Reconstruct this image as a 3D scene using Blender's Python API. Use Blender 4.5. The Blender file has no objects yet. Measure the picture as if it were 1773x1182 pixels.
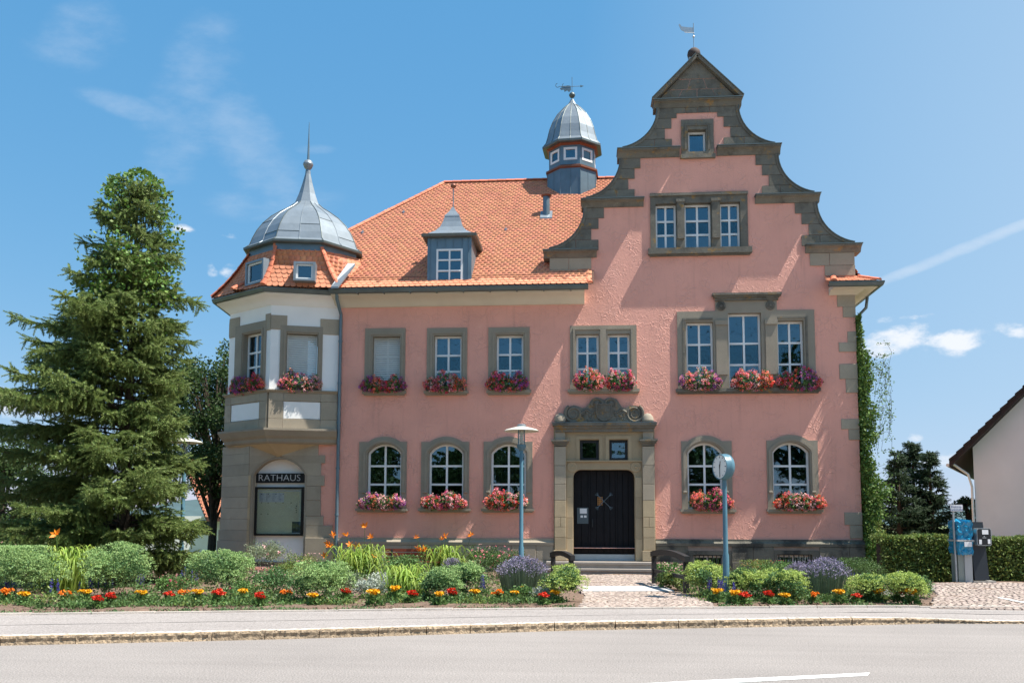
import bpy, math, random
import numpy as np
from mathutils import Vector, Matrix, geometry

S = bpy.context.scene
COL = S.collection
rad = math.radians
rng = np.random.default_rng(7)
random.seed(7)

# ------------------------------------------------------------------ camera
FPX, PX0, PY0 = 1550.0, 886.5, 761.0
PITCH, YAW, ROLL = rad(5.30), rad(4.60), rad(0.19)
DIST, EYE = 28.7, 1.65
CAMPOS = Vector((0, -DIST, EYE))
CROT = Matrix.Rotation(YAW, 3, 'Z') @ Matrix.Rotation(math.pi/2 + PITCH, 3, 'X') @ Matrix.Rotation(ROLL, 3, 'Z')
cam = bpy.data.cameras.new('camera')
cam.sensor_width = 36; cam.lens = 36 * FPX / 1773
cam.shift_y = (PY0 - 591) / 1773
cam.clip_end = 9000
camo = bpy.data.objects.new('camera', cam); COL.objects.link(camo)
camo.matrix_world = Matrix.Translation(CAMPOS) @ CROT.to_4x4()
S.camera = camo

# ------------------------------------------------------------------ light
SUN_EXP = 1.15
SKYSTR, CLOUDC = 0.05, (8.6, 8.9, 9.4, 1)
W = bpy.data.worlds.new('World'); S.world = W; W.use_nodes = True
SUNV = Vector((0.52, -0.100, 1.0)).normalized()          # towards the sun
sun_el = math.asin(SUNV.z); sun_az = math.atan2(SUNV.x, SUNV.y)
sl = bpy.data.lights.new('sun', 'SUN'); sl.energy = 4.4; sl.angle = rad(0.5); sl.color = (1.0, 0.955, 0.87)
so = bpy.data.objects.new('sun', sl); COL.objects.link(so)
so.rotation_euler = SUNV.to_track_quat('Z', 'Y').to_euler(); so.location = (20, -10, 40)
S.view_settings.view_transform = 'Standard'; S.view_settings.look = 'None'
S.view_settings.exposure = SUN_EXP; S.view_settings.gamma = 1.0; S.view_settings.use_curve_mapping = False
S.render.engine = 'CYCLES'
S.cycles.max_bounces = 8; S.cycles.transparent_max_bounces = 12

def pix_dir(px, py):
    v = CROT @ Vector(((px - PX0) / FPX, -(py - PY0) / FPX, -1.0))
    return v.normalized()

def dot_(tc, N, L, vec):
    n = N.new('ShaderNodeVectorMath'); n.operation = 'DOT_PRODUCT'; L.new(tc.outputs['Generated'], n.inputs[0]); n.inputs[1].default_value = vec
    return n.outputs['Value']
def build_world():
    nt = W.node_tree; N = nt.nodes; L = nt.links; N.clear()
    out = N.new('ShaderNodeOutputWorld'); bg = N.new('ShaderNodeBackground'); bg.inputs['Strength'].default_value = SKYSTR
    sky = N.new('ShaderNodeTexSky'); sky.sky_type = 'NISHITA'; sky.sun_disc = False
    sky.sun_elevation = sun_el; sky.sun_rotation = sun_az; sky.altitude = 700
    sky.air_density = 1.0; sky.dust_density = 0.2; sky.ozone_density = 3.0
    tc = N.new('ShaderNodeTexCoord')
    def math_(op, a, b=None, clamp=False):
        n = N.new('ShaderNodeMath'); n.operation = op; n.use_clamp = clamp
        for i, v in enumerate((a, b)):
            if v is None: continue
            if hasattr(v, 'is_output') : L.new(v, n.inputs[i])
            else: n.inputs[i].default_value = v
        return n.outputs[0]
    def dot(vec):
        n = N.new('ShaderNodeVectorMath'); n.operation = 'DOT_PRODUCT'
        L.new(tc.outputs['Generated'], n.inputs[0]); n.inputs[1].default_value = vec
        return n.outputs['Value']
    def fall(px, py, wx, wy, ang):
        """a soft ellipse round one direction of the sky, 1 in its middle"""
        c = pix_dir(px, py); right = Vector((c.y, -c.x, 0)).normalized(); right = right if right.x > 0 else -right
        up = right.cross(c).normalized(); up = up if up.z > 0 else -up
        ca, sa = math.cos(rad(ang)), math.sin(rad(ang))
        r2 = right * ca + up * sa; u2 = up * ca - right * sa
        # distances along r2 and u2, and a third axis that closes the ellipsoid behind the viewer
        du = N.new('ShaderNodeVectorMath'); du.operation = 'SUBTRACT'; L.new(tc.outputs['Generated'], du.inputs[0]); du.inputs[1].default_value = c
        def dd(vec):
            n = N.new('ShaderNodeVectorMath'); n.operation = 'DOT_PRODUCT'; L.new(du.outputs[0], n.inputs[0]); n.inputs[1].default_value = vec; return n.outputs['Value']
        a = dd(r2 * (FPX / wx)); b = dd(u2 * (FPX / wy)); e = dd(c * 3.0)
        d2 = math_('MULTIPLY_ADD', a, a); 
        d2.node.inputs[2].default_value = 0
        b2 = math_('MULTIPLY', b, b); e2 = math_('MULTIPLY', e, e)
        return math_('SUBTRACT', 1.0, math_('ADD', math_('ADD', d2, b2), e2), clamp=True)
    def group(items, scale, lo, hi, amp, w=0.5):
        tot = None
        for it in items:
            o = fall(*it[:5])
            if len(it) > 5: o = math_('MULTIPLY', o, it[5])
            tot = o if tot is None else math_('MAXIMUM', tot, o)
        mp = N.new('ShaderNodeMapping'); mp.inputs['Scale'].default_value = scale; L.new(tc.outputs['Generated'], mp.inputs[0])
        nz = N.new('ShaderNodeTexNoise'); nz.inputs['Scale'].default_value = 1.0; nz.inputs['Detail'].default_value = 5; nz.inputs['Roughness'].default_value = 0.62; L.new(mp.outputs[0], nz.inputs['Vector'])
        v = math_('ADD', nz.outputs[0], math_('MULTIPLY', tot, w))
        mr = N.new('ShaderNodeMapRange'); mr.interpolation_type = 'SMOOTHSTEP'
        L.new(v, mr.inputs[0]); mr.inputs[1].default_value = lo; mr.inputs[2].default_value = hi; mr.inputs[3].default_value = 0; mr.inputs[4].default_value = amp
        return math_('MULTIPLY', mr.outputs[0], math_('MULTIPLY', tot, 3.0, clamp=True))
    cumulus = group([(1548, 590, 78, 28, 10), (1655, 593, 62, 26, 3), (1765, 572, 42, 15, -12, .8), (1530, 553, 26, 8, 5, .5), (1575, 549, 22, 7, 0, .5), (1605, 546, 18, 6, 0, .5),
        (1585, 757, 16, 11, 0, .6), (1640, 795, 75, 18, 8, .7), (312, 394, 26, 9, -2, .6), (397, 409, 22, 9, 0, .5), (366, 467, 12, 17, 20, .5), (395, 468, 18, 14, 20, .5), (0, 700, 100, 30, 0, .7)], (34, 34, 60), .62, 1.0, .92)
    trail = group([(1660, 434, 220, 11, 17)], (14, 30, 40), .45, 1.1, .30, .5)
    cirrus = group([(140, 60, 90, 55, 30, .55), (330, 175, 160, 75, 70, .7), (250, 192, 110, 22, -6, .7), (430, 255, 190, 70, -52, .75), (480, 350, 130, 36, 8, .6), (545, 259, 45, 10, 6, .7)], (11, 26, 34), .52, 1.15, .20, .5)
    tot = math_('MAXIMUM', math_('MAXIMUM', cumulus, trail), cirrus)
    # the film's response to the sky: each channel on its own soft curve
    sep = N.new('ShaderNodeSeparateColor'); L.new(sky.outputs[0], sep.inputs[0]); cmb = N.new('ShaderNodeCombineColor')
    for i, (k, g_) in enumerate(((.90, .89), (.745, .44), (.87, .27))):
        L.new(math_('MULTIPLY', math_('POWER', math_('MULTIPLY', sep.outputs[i], .1), g_), k * 10), cmb.inputs[i])
    # summer haze brightens the side of the sky where the sun stands
    sd = Vector((math.cos(rad(18)), math.sin(rad(18)), 0.12)).normalized()
    hz_ = math_('ADD', math_('MULTIPLY', dot_(tc, N, L, sd), 1.9), -.62, clamp=True)
    hm = N.new('ShaderNodeMix'); hm.data_type = 'RGBA'; L.new(math_('MULTIPLY', hz_, .78), hm.inputs[0]); L.new(cmb.outputs[0], hm.inputs[6]); hm.inputs[7].default_value = (4.8, 6.4, 8.2, 1)
    mix = N.new('ShaderNodeMix'); mix.data_type = 'RGBA'
    L.new(tot, mix.inputs[0]); L.new(hm.outputs[2], mix.inputs[6]); mix.inputs[7].default_value = CLOUDC
    L.new(mix.outputs[2], bg.inputs['Color']); L.new(bg.outputs[0], out.inputs[0])
build_world()

# ------------------------------------------------------------------ picture -> place helpers
class Frame:
    """a vertical plane: origin O, horizontal unit U, outward normal N; point(u,z,w)"""
    def __init__(s, O, U):
        s.O = Vector((O[0], O[1])); s.U = Vector((U[0], U[1])).normalized(); s.N = Vector((s.U.y, -s.U.x))
    def p(s, u, z, w=0.0):
        q = s.O + s.U * u + s.N * w
        return (q.x, q.y, z)
    def pix(s, px, py, w=0.0):
        d = pix_dir(px, py); o = s.O + s.N * w
        n = s.N; t = ((o.x - CAMPOS.x) * n.x + (o.y - CAMPOS.y) * n.y) / (d.x * n.x + d.y * n.y)
        q = CAMPOS + d * t
        return ((q.x - s.O.x) * s.U.x + (q.y - s.O.y) * s.U.y, q.z)
FF = Frame((0, 0), (1, 0))
def F(px, py, w=0.0): return FF.pix(px, py, w)
def FX(px, py=700, w=0.0): return FF.pix(px, py, w)[0]
def FZ(px, py, w=0.0): return FF.pix(px, py, w)[1]
ZG = 0.10
def G(px, py, z=ZG):
    d = pix_dir(px, py); t = (z - CAMPOS.z) / d.z
    q = CAMPOS + d * t
    return (q.x, q.y)
def atY(px, py, Y):
    d = pix_dir(px, py); t = (Y - CAMPOS.y) / d.y
    q = CAMPOS + d * t
    return q

# ------------------------------------------------------------------ mesh builders
class MB:
    def __init__(s): s.v = []; s.f = []; s.mi = []; s.cur = 0
    def add(s, vs, fs):
        b = len(s.v); s.v.extend([tuple(v) for v in vs])
        for f in fs: s.f.append([b + i for i in f]); s.mi.append(s.cur)
    def hexa(s, p):  # 8 points: bottom 4 ccw, top 4
        s.add(p, [(3, 2, 1, 0), (4, 5, 6, 7), (0, 1, 5, 4), (1, 2, 6, 5), (2, 3, 7, 6), (3, 0, 4, 7)])
    def box(s, x0, x1, y0, y1, z0, z1):
        s.hexa([(x0, y0, z0), (x1, y0, z0), (x1, y1, z0), (x0, y1, z0), (x0, y0, z1), (x1, y0, z1), (x1, y1, z1), (x0, y1, z1)])
    def fbox(s, fr, u0, u1, z0, z1, w0, w1):
        """box on a frame; w1 is the outer face"""
        P = fr.p
        s.hexa([P(u0, z0, w1), P(u1, z0, w1), P(u1, z0, w0), P(u0, z0, w0), P(u0, z1, w1), P(u1, z1, w1), P(u1, z1, w0), P(u0, z1, w0)])
    def cham(s, fr, u0, u1, z0, z1, w0, w1, c=0.012):
        """block with a chamfered outer face"""
        P = fr.p
        vs = [P(u0, z0, w0), P(u1, z0, w0), P(u1, z1, w0), P(u0, z1, w0), P(u0, z0, w1 - c), P(u1, z0, w1 - c), P(u1, z1, w1 - c), P(u0, z1, w1 - c),
              P(u0 + c, z0 + c, w1), P(u1 - c, z0 + c, w1), P(u1 - c, z1 - c, w1), P(u0 + c, z1 - c, w1)]
        s.add(vs, [(8, 9, 10, 11), (4, 5, 9, 8), (5, 6, 10, 9), (6, 7, 11, 10), (7, 4, 8, 11), (0, 1, 5, 4), (1, 2, 6, 5), (2, 3, 7, 6), (3, 0, 4, 7), (3, 2, 1, 0)])
    def plate(s, fr, outer, holes, w0, w1):
        """extruded polygon with holes on a frame, loops in (u,z)"""
        loops = [outer] + list(holes)
        if not holes and len(outer) <= 64:
            tris = geometry.tessellate_polygon([[Vector((a, b, 0)) for a, b in outer]])
            pts = list(outer)
        else:
            pts = []; edges = []
            for lp in loops:
                b = len(pts); n = len(lp); pts += list(lp)
                edges += [(b + i, b + (i + 1) % n) for i in range(n)]
            r = geometry.delaunay_2d_cdt([Vector(p) for p in pts], edges, [], 0, 1e-5)
            pts2 = [tuple(p) for p in r[0]]; tris = []
            def inside(x, y):
                c = False
                for lp in loops:
                    n = len(lp); j = n - 1
                    for i in range(n):
                        xi, yi = lp[i]; xj, yj = lp[j]
                        if (yi > y) != (yj > y) and x < (xj - xi) * (y - yi) / (yj - yi) + xi: c = not c
                        j = i
                return c
            for t in r[2]:
                cx = sum(pts2[i][0] for i in t) / 3; cy = sum(pts2[i][1] for i in t) / 3
                if inside(cx, cy): tris.append(tuple(t))
            pts = pts2
        n = len(pts)
        def area(t): 
            a, b, c = (pts[i] for i in t[:3]); return (b[0]-a[0])*(c[1]-a[1]) - (c[0]-a[0])*(b[1]-a[1])
        tris = [t if area(t) > 0 else tuple(reversed(t)) for t in tris]
        s.add([fr.p(a, b, w1) for a, b in pts], tris)
        s.add([fr.p(a, b, w0) for a, b in pts], [tuple(reversed(t)) for t in tris])
        for k, lp in enumerate(loops):
            m = len(lp); ar = sum(lp[i][0]*lp[(i+1) % m][1] - lp[(i+1) % m][0]*lp[i][1] for i in range(m))
            ccw = ar > 0
            vs = [fr.p(a, b, w1) for a, b in lp] + [fr.p(a, b, w0) for a, b in lp]
            fs = []
            for i in range(m):
                j = (i + 1) % m
                q = (i, m + i, m + j, j)
                if (k == 0) != ccw: q = tuple(reversed(q))
                fs.append(q)
            s.add(vs, fs)
    def tube(s, pts, r, n=8, cap=True):
        pts = [Vector(p) for p in pts]; rs = r if hasattr(r, '__len__') else [r] * len(pts)
        rings = []
        for i, p in enumerate(pts):
            t = (pts[min(i + 1, len(pts) - 1)] - pts[max(i - 1, 0)]).normalized()
            a = t.orthogonal().normalized() if i == 0 else (a_prev - t * a_prev.dot(t)).normalized()
            a_prev = a; b = t.cross(a)
            rings.append([p + (a * math.cos(2*math.pi*k/n) + b * math.sin(2*math.pi*k/n)) * rs[i] for k in range(n)])
        vs = [v for rg in rings for v in rg]; fs = []
        for i in range(len(pts) - 1):
            for k in range(n):
                fs.append((i*n+k, i*n+(k+1) % n, (i+1)*n+(k+1) % n, (i+1)*n+k))
        if cap: fs += [tuple(reversed(range(n))), tuple(range((len(pts)-1)*n, len(pts)*n))]
        s.add(vs, fs)
    def lathe(s, c, prof, n=16, a0=0.0, arc=None, axis='Z'):
        """prof: list of (radius, height)"""
        cx, cy, cz = c; vs = []; fs = []
        m = n if arc is None else n + 1
        for r, h in prof:
            for k in range(m):
                a = a0 + (2*math.pi*k/n if arc is None else arc*k/n)
                if axis == 'Z': vs.append((cx + r*math.cos(a), cy + r*math.sin(a), cz + h))
                elif axis == 'Y': vs.append((cx + r*math.cos(a), cy - h, cz + r*math.sin(a)))
        for i in range(len(prof)-1):
            for k in range(n):
                k2 = (k+1) % m
                fs.append((i*m+k, i*m+k2, (i+1)*m+k2, (i+1)*m+k))
        if arc is None:
            if prof[0][0] > 1e-4: fs.append(tuple(reversed(range(n))))
            if prof[-1][0] > 1e-4: fs.append(tuple(range((len(prof)-1)*m, (len(prof)-1)*m + n)))
        s.add(vs, fs)
    def sweep(s, path, prof, closed=False, ends=True):
        """path in plan; prof (w,z) closed outline, w offset to the right of travel"""
        n = len(path); P = [Vector(p) for p in path]; ofs = []
        for i in range(n):
            if closed or 0 < i < n-1:
                d0 = (P[i] - P[i-1]).normalized(); d1 = (P[(i+1) % n] - P[i]).normalized()
            elif i == 0: d0 = d1 = (P[1] - P[0]).normalized()
            else: d0 = d1 = (P[-1] - P[-2]).normalized()
            n0 = Vector((d0.y, -d0.x)); n1 = Vector((d1.y, -d1.x)); b = (n0 + n1).normalized()
            ofs.append(b / max(0.3, b.dot(n0)))
        m = len(prof); vs = []
        for i in range(n):
            for w, z in prof:
                q = P[i] + ofs[i] * w; vs.append((q.x, q.y, z))
        fs = []
        for i in range(n if closed else n-1):
            j = (i+1) % n
            for k in range(m):
                k2 = (k+1) % m
                fs.append((i*m+k, i*m+k2, j*m+k2, j*m+k))
        if not closed and ends: fs += [tuple(reversed(range(m))), tuple(range((n-1)*m, n*m))]
        s.add(vs, fs)
    def mesh(s, name):
        me = bpy.data.meshes.new(name); me.from_pydata(s.v, [], s.f)
        return me
    def build(s, name, mat, parent=None, smooth=False, fixn=False, **kw):
        me = s.mesh(name)
        for m in (mat if isinstance(mat, (list, tuple)) else [mat]): me.materials.append(m)
        if any(s.mi): me.polygons.foreach_set('material_index', s.mi)
        if fixn:
            import bmesh
            b = bmesh.new(); b.from_mesh(me); bmesh.ops.recalc_face_normals(b, faces=b.faces); b.to_mesh(me); b.free()
        if smooth:
            me.polygons.foreach_set('use_smooth', [True] * len(me.polygons))
            me.set_sharp_from_angle(angle=rad(40))
        me.update()
        return link(name, me, parent, **kw)

def link(name, me, parent=None, **kw):
    o = bpy.data.objects.new(name, me); COL.objects.link(o)
    if parent is not None:
        o.parent = parent
        if parent.type == 'EMPTY' and not kw.get('local'): o.location = -Vector(parent.location)
    for k in ('label', 'category', 'group', 'kind'):
        if kw.get(k): o[k] = kw[k]
    return o

def thing(name, label, cat, loc=(0, 0, 0), group=None, rz=0.0, scale=1.0):
    o = bpy.data.objects.new(name, None); COL.objects.link(o)
    o.location = loc; o.rotation_euler = (0, 0, rz); o.scale = (scale,) * 3; o['label'] = label; o['category'] = cat
    if group: o['group'] = group
    o.empty_display_size = 0.2
    return o

def copy_thing(src, loc, label, rz=0.0, scale=1.0):
    r = src.copy(); COL.objects.link(r); r.location = loc; r.rotation_euler = (0, 0, rz)
    r.scale = scale if hasattr(scale, '__len__') else (scale,) * 3
    r['label'] = label
    for ch in list(src.children):
        c = ch.copy(); COL.objects.link(c); c.parent = r
        for g in ch.children:
            d = g.copy(); COL.objects.link(d); d.parent = c
    return r

class NM:
    """numpy mesh: polygons of 3 or 4 corners, many thousands of them"""
    def __init__(s): s.v = []; s.f = []; s.n = 0; s.m = []
    def add(s, V, Fc, mi=0):
        s.v.append(np.asarray(V, np.float32)); s.f.append(np.asarray(Fc, np.int64) + s.n); s.n += len(V); s.m.append(mi)
    def cards(s, P, size, aspect=0.6, bias=(0, 0, 0.3), spread=1.0, mi=0, fold=0.0, dirs=None, g=rng):
        """one rhombic leaf of four corners at every point"""
        P = np.asarray(P, np.float32); n = len(P)
        if n == 0: return
        a = g.normal(size=(n, 3)) * spread + (np.asarray(dirs) if dirs is not None else np.asarray(bias))
        a /= np.linalg.norm(a, axis=1, keepdims=True) + 1e-9
        r = g.normal(size=(n, 3)); b = np.cross(a, r); b /= np.linalg.norm(b, axis=1, keepdims=True) + 1e-9
        sz = (np.ones(n) * size * (0.7 + 0.6 * g.random(n)))[:, None]
        c = np.cross(a, b)
        V = np.empty((n, 4, 3), np.float32)
        V[:, 0] = P; V[:, 1] = P + a*sz*0.45 + b*sz*aspect*0.5 + c*sz*fold; V[:, 2] = P + a*sz; V[:, 3] = P + a*sz*0.45 - b*sz*aspect*0.5 + c*sz*fold
        s.add(V.reshape(-1, 3), np.arange(n*4).reshape(n, 4), mi)
    def inst(s, tv, tf, P, R, sc, mi=0):
        """template (tv, tf) at points P with rotation matrices R (n,3,3) and scales"""
        n = len(P); tv = np.asarray(tv, np.float32); tf = np.asarray(tf)
        V = np.einsum('nij,kj->nki', R, tv) * np.asarray(sc).reshape(-1, 1, 1) + np.asarray(P)[:, None, :]
        Fc = tf[None] + (np.arange(n) * len(tv))[:, None, None]
        s.add(V.reshape(-1, 3), Fc.reshape(-1, tf.shape[1]), mi)
    def build(s, name, mats, parent=None, smooth=False, **kw):
        V = np.concatenate(s.v); me = bpy.data.meshes.new(name)
        idx = np.concatenate([f.ravel() for f in s.f]); cnt = np.concatenate([np.full(len(f), f.shape[1]) for f in s.f])
        mi = np.concatenate([np.full(len(f), m) for f, m in zip(s.f, s.m)])
        me.vertices.add(len(V)); me.vertices.foreach_set('co', V.ravel())
        me.loops.add(len(idx)); me.loops.foreach_set('vertex_index', idx.astype(np.int32))
        st = np.concatenate([[0], np.cumsum(cnt)[:-1]]).astype(np.int32)
        me.polygons.add(len(cnt)); me.polygons.foreach_set('loop_start', st)
        for m in (mats if isinstance(mats, (list, tuple)) else [mats]): me.materials.append(m)
        me.polygons.foreach_set('material_index', mi.astype(np.int32))
        if smooth: me.polygons.foreach_set('use_smooth', np.ones(len(cnt), bool))
        me.update(calc_edges=True); me.validate()
        return link(name, me, parent, **kw)

def rot_to(D, g=rng):
    """rotation matrices whose third column follows D, random spin"""
    D = np.asarray(D, float); D = D / (np.linalg.norm(D, axis=1, keepdims=True) + 1e-9)
    r = g.normal(size=D.shape); a = np.cross(D, r); a /= np.linalg.norm(a, axis=1, keepdims=True) + 1e-9
    b = np.cross(D, a)
    return np.stack([a, b, D], axis=2)

# ------------------------------------------------------------------ materials
def srgb(r, g, b):
    f = lambda c: (c/255/12.92) if c/255 <= 0.04045 else ((c/255+0.055)/1.055)**2.4
    return (f(r), f(g), f(b), 1)

def mat(name, col, rough=0.8, var=0.15, vscale=3.0, bump=0.0, bscale=40.0, metal=0.0, spec=0.4, island=0.0, hue=0.0,
        stains=None, sscale=1.2, slo=0.55, shi=0.75, detail=6, translucent=0.0, objrand=0.0, coat=0.0, grain=0.0):
    m = bpy.data.materials.new(name); m.use_nodes = True
    nt = m.node_tree; N = nt.nodes; L = nt.links
    b = N['Principled BSDF']; out = N['Material Output']
    b.inputs['Roughness'].default_value = rough; b.inputs['Metallic'].default_value = metal
    if 'Specular IOR Level' in b.inputs: b.inputs['Specular IOR Level'].default_value = spec
    if coat: b.inputs['Coat Weight'].default_value = coat
    geo = N.new('ShaderNodeNewGeometry')
    def noise(sc, dt=detail, rg=0.55):
        n = N.new('ShaderNodeTexNoise'); n.inputs['Scale'].default_value = sc; n.inputs['Detail'].default_value = dt; n.inputs['Roughness'].default_value = rg
        L.new(geo.outputs['Position'], n.inputs['Vector']); return n.outputs[0]
    base = N.new('ShaderNodeRGB'); base.outputs[0].default_value = col[:3] + (1,) if len(col) >= 3 else col
    cur = base.outputs[0]
    def scaleval(cur, val, amt):
        hsv = N.new('ShaderNodeHueSaturation'); L.new(cur, hsv.inputs['Color'])
        mr = N.new('ShaderNodeMapRange'); L.new(val, mr.inputs[0]); mr.inputs[1].default_value = 0.25 if amt[1] else 0.0; mr.inputs[2].default_value = 0.75 if amt[1] else 1.0
        mr.inputs[3].default_value = 1 - amt[0]; mr.inputs[4].default_value = 1 + amt[0]
        L.new(mr.outputs[0], hsv.inputs['Value']); return hsv
    if var: cur = scaleval(cur, noise(vscale), (var, True)).outputs[0]
    if grain: cur = scaleval(cur, noise(bscale, 2), (grain, True)).outputs[0]
    if island:
        h = scaleval(cur, geo.outputs['Random Per Island'], (island, False)); cur = h.outputs[0]
        if hue:
            mr = N.new('ShaderNodeMapRange'); wn = N.new('ShaderNodeMath'); wn.operation = 'FRACT'; w2 = N.new('ShaderNodeMath'); w2.operation = 'MULTIPLY'
            L.new(geo.outputs['Random Per Island'], w2.inputs[0]); w2.inputs[1].default_value = 17.3; L.new(w2.outputs[0], wn.inputs[0])
            L.new(wn.outputs[0], mr.inputs[0]); mr.inputs[3].default_value = 0.5 - hue; mr.inputs[4].default_value = 0.5 + hue; L.new(mr.outputs[0], h.inputs['Hue'])
    if objrand:
        oi = N.new('ShaderNodeObjectInfo'); cur = scaleval(cur, oi.outputs['Random'], (objrand, False)).outputs[0]
    for st in (stains or []):
        c2, sc, lo, hi, amt = st
        mr = N.new('ShaderNodeMapRange'); mr.interpolation_type = 'SMOOTHSTEP'
        L.new(noise(sc, 8, 0.65), mr.inputs[0]); mr.inputs[1].default_value = lo; mr.inputs[2].default_value = hi; mr.inputs[4].default_value = amt
        mx = N.new('ShaderNodeMix'); mx.data_type = 'RGBA'; L.new(mr.outputs[0], mx.inputs[0]); L.new(cur, mx.inputs[6]); mx.inputs[7].default_value = c2; cur = mx.outputs[2]
    L.new(cur, b.inputs['Base Color'])
    if bump:
        bp = N.new('ShaderNodeBump'); bp.inputs['Strength'].default_value = 1.0; bp.inputs['Distance'].default_value = bump
        L.new(noise(bscale, 4), bp.inputs['Height']); L.new(bp.outputs[0], b.inputs['Normal'])
    if translucent:
        tr = N.new('ShaderNodeBsdfTranslucent'); L.new(cur, tr.inputs['Color'])
        mx = N.new('ShaderNodeMixShader'); mx.inputs[0].default_value = translucent
        L.new(b.outputs[0], mx.inputs[1]); L.new(tr.outputs[0], mx.inputs[2]); L.new(mx.outputs[0], out.inputs[0])
    m['base'] = 1
    return m

def plaster(name, col):
    """trowelled render: ragged strokes in relief, slightly patchy colour"""
    m = mat(name, col, rough=0.9, var=0.10, vscale=0.7, stains=[((col[0]*0.72, col[1]*0.72, col[2]*0.72, 1), 0.7, .56, .8, .35), ((col[0]*1.12, col[1]*1.3, col[2]*1.35, 1), 2.2, .55, .8, .3)])
    nt = m.node_tree; N = nt.nodes; L = nt.links; b = N['Principled BSDF']; geo = N.new('ShaderNodeNewGeometry')
    n1 = N.new('ShaderNodeTexNoise'); n1.inputs['Scale'].default_value = 2.0; n1.inputs['Detail'].default_value = 3
    L.new(geo.outputs['Position'], n1.inputs['Vector'])
    sc = N.new('ShaderNodeVectorMath'); sc.operation = 'SCALE'; sc.inputs['Scale'].default_value = 0.55; L.new(n1.outputs['Color'], sc.inputs[0])
    ad = N.new('ShaderNodeVectorMath'); ad.operation = 'ADD'; L.new(geo.outputs['Position'], ad.inputs[0]); L.new(sc.outputs[0], ad.inputs[1])
    v = N.new('ShaderNodeTexVoronoi'); v.feature = 'DISTANCE_TO_EDGE'; v.inputs['Scale'].default_value = 5.2; L.new(ad.outputs[0], v.inputs['Vector'])
    mr = N.new('ShaderNodeMapRange'); mr.interpolation_type = 'SMOOTHSTEP'; L.new(v.outputs['Distance'], mr.inputs[0]); mr.inputs[2].default_value = 0.085; mr.inputs[3].default_value = 1; mr.inputs[4].default_value = 0
    n3 = N.new('ShaderNodeTexNoise'); n3.inputs['Scale'].default_value = 1.7; n3.inputs['Detail'].default_value = 2; L.new(geo.outputs['Position'], n3.inputs['Vector'])
    gate = N.new('ShaderNodeMapRange'); L.new(n3.outputs[0], gate.inputs[0]); gate.inputs[1].default_value = .42; gate.inputs[2].default_value = .6
    ml = N.new('ShaderNodeMath'); ml.operation = 'MULTIPLY'; L.new(mr.outputs[0], ml.inputs[0]); L.new(gate.outputs[0], ml.inputs[1])
    n2 = N.new('ShaderNodeTexNoise'); n2.inputs['Scale'].default_value = 20; n2.inputs['Detail'].default_value = 6; n2.inputs['Roughness'].default_value = .6; L.new(ad.outputs[0], n2.inputs['Vector'])
    m2 = N.new('ShaderNodeMath'); m2.operation = 'MULTIPLY_ADD'; L.new(n2.outputs[0], m2.inputs[0]); m2.inputs[1].default_value = 0.9; L.new(ml.outputs[0], m2.inputs[2])
    bp = N.new('ShaderNodeBump'); bp.inputs['Distance'].default_value = 0.0125; bp.inputs['Strength'].default_value = 0.8; L.new(m2.outputs[0], bp.inputs['Height']); L.new(bp.outputs[0], b.inputs['Normal'])
    # rain streaks and damp dirt: long vertical marks
    mp = N.new('ShaderNodeMapping'); mp.inputs['Scale'].default_value = (5.5, 5.5, .45); L.new(geo.outputs['Position'], mp.inputs[0])
    ns = N.new('ShaderNodeTexNoise'); ns.inputs['Scale'].default_value = 1.0; ns.inputs['Detail'].default_value = 6; ns.inputs['Roughness'].default_value = .6; L.new(mp.outputs[0], ns.inputs['Vector'])
    ms = N.new('ShaderNodeMapRange'); ms.interpolation_type = 'SMOOTHSTEP'; L.new(ns.outputs[0], ms.inputs[0]); ms.inputs[1].default_value = .52; ms.inputs[2].default_value = .78; ms.inputs[4].default_value = .38
    old = b.inputs['Base Color'].links[0].from_socket; mx = N.new('ShaderNodeMix'); mx.data_type = 'RGBA'; L.new(ms.outputs[0], mx.inputs[0]); L.new(old, mx.inputs[6]); mx.inputs[7].default_value = (col[0]*.62, col[1]*.62, col[2]*.62, 1); L.new(mx.outputs[2], b.inputs['Base Color'])
    b.inputs['Sheen Weight'].default_value = 1.0; b.inputs['Sheen Roughness'].default_value = .5
    return m

def glass_mat():
    m = bpy.data.materials.new('window glass'); m.use_nodes = True; nt = m.node_tree; N = nt.nodes; L = nt.links; N.clear()
    out = N.new('ShaderNodeOutputMaterial'); gl = N.new('ShaderNodeBsdfGlossy'); gl.inputs['Roughness'].default_value = 0.015; gl.inputs['Color'].default_value = (.62, .86, 1.0, 1)
    tr = N.new('ShaderNodeBsdfTransparent'); tr.inputs['Color'].default_value = (.55, .62, .62, 1)
    fr = N.new('ShaderNodeFresnel'); fr.inputs['IOR'].default_value = 2.3
    geo = N.new('ShaderNodeNewGeometry'); n = N.new('ShaderNodeTexNoise'); n.inputs['Scale'].default_value = 1.6; L.new(geo.outputs['Position'], n.inputs['Vector'])
    bp = N.new('ShaderNodeBump'); bp.inputs['Distance'].default_value = 0.010; L.new(n.outputs[0], bp.inputs['Height']); L.new(bp.outputs[0], gl.inputs['Normal'])
    mx = N.new('ShaderNodeMixShader'); L.new(fr.outputs[0], mx.inputs[0]); L.new(tr.outputs[0], mx.inputs[1]); L.new(gl.outputs[0], mx.inputs[2]); L.new(mx.outputs[0], out.inputs[0])
    return m

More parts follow.
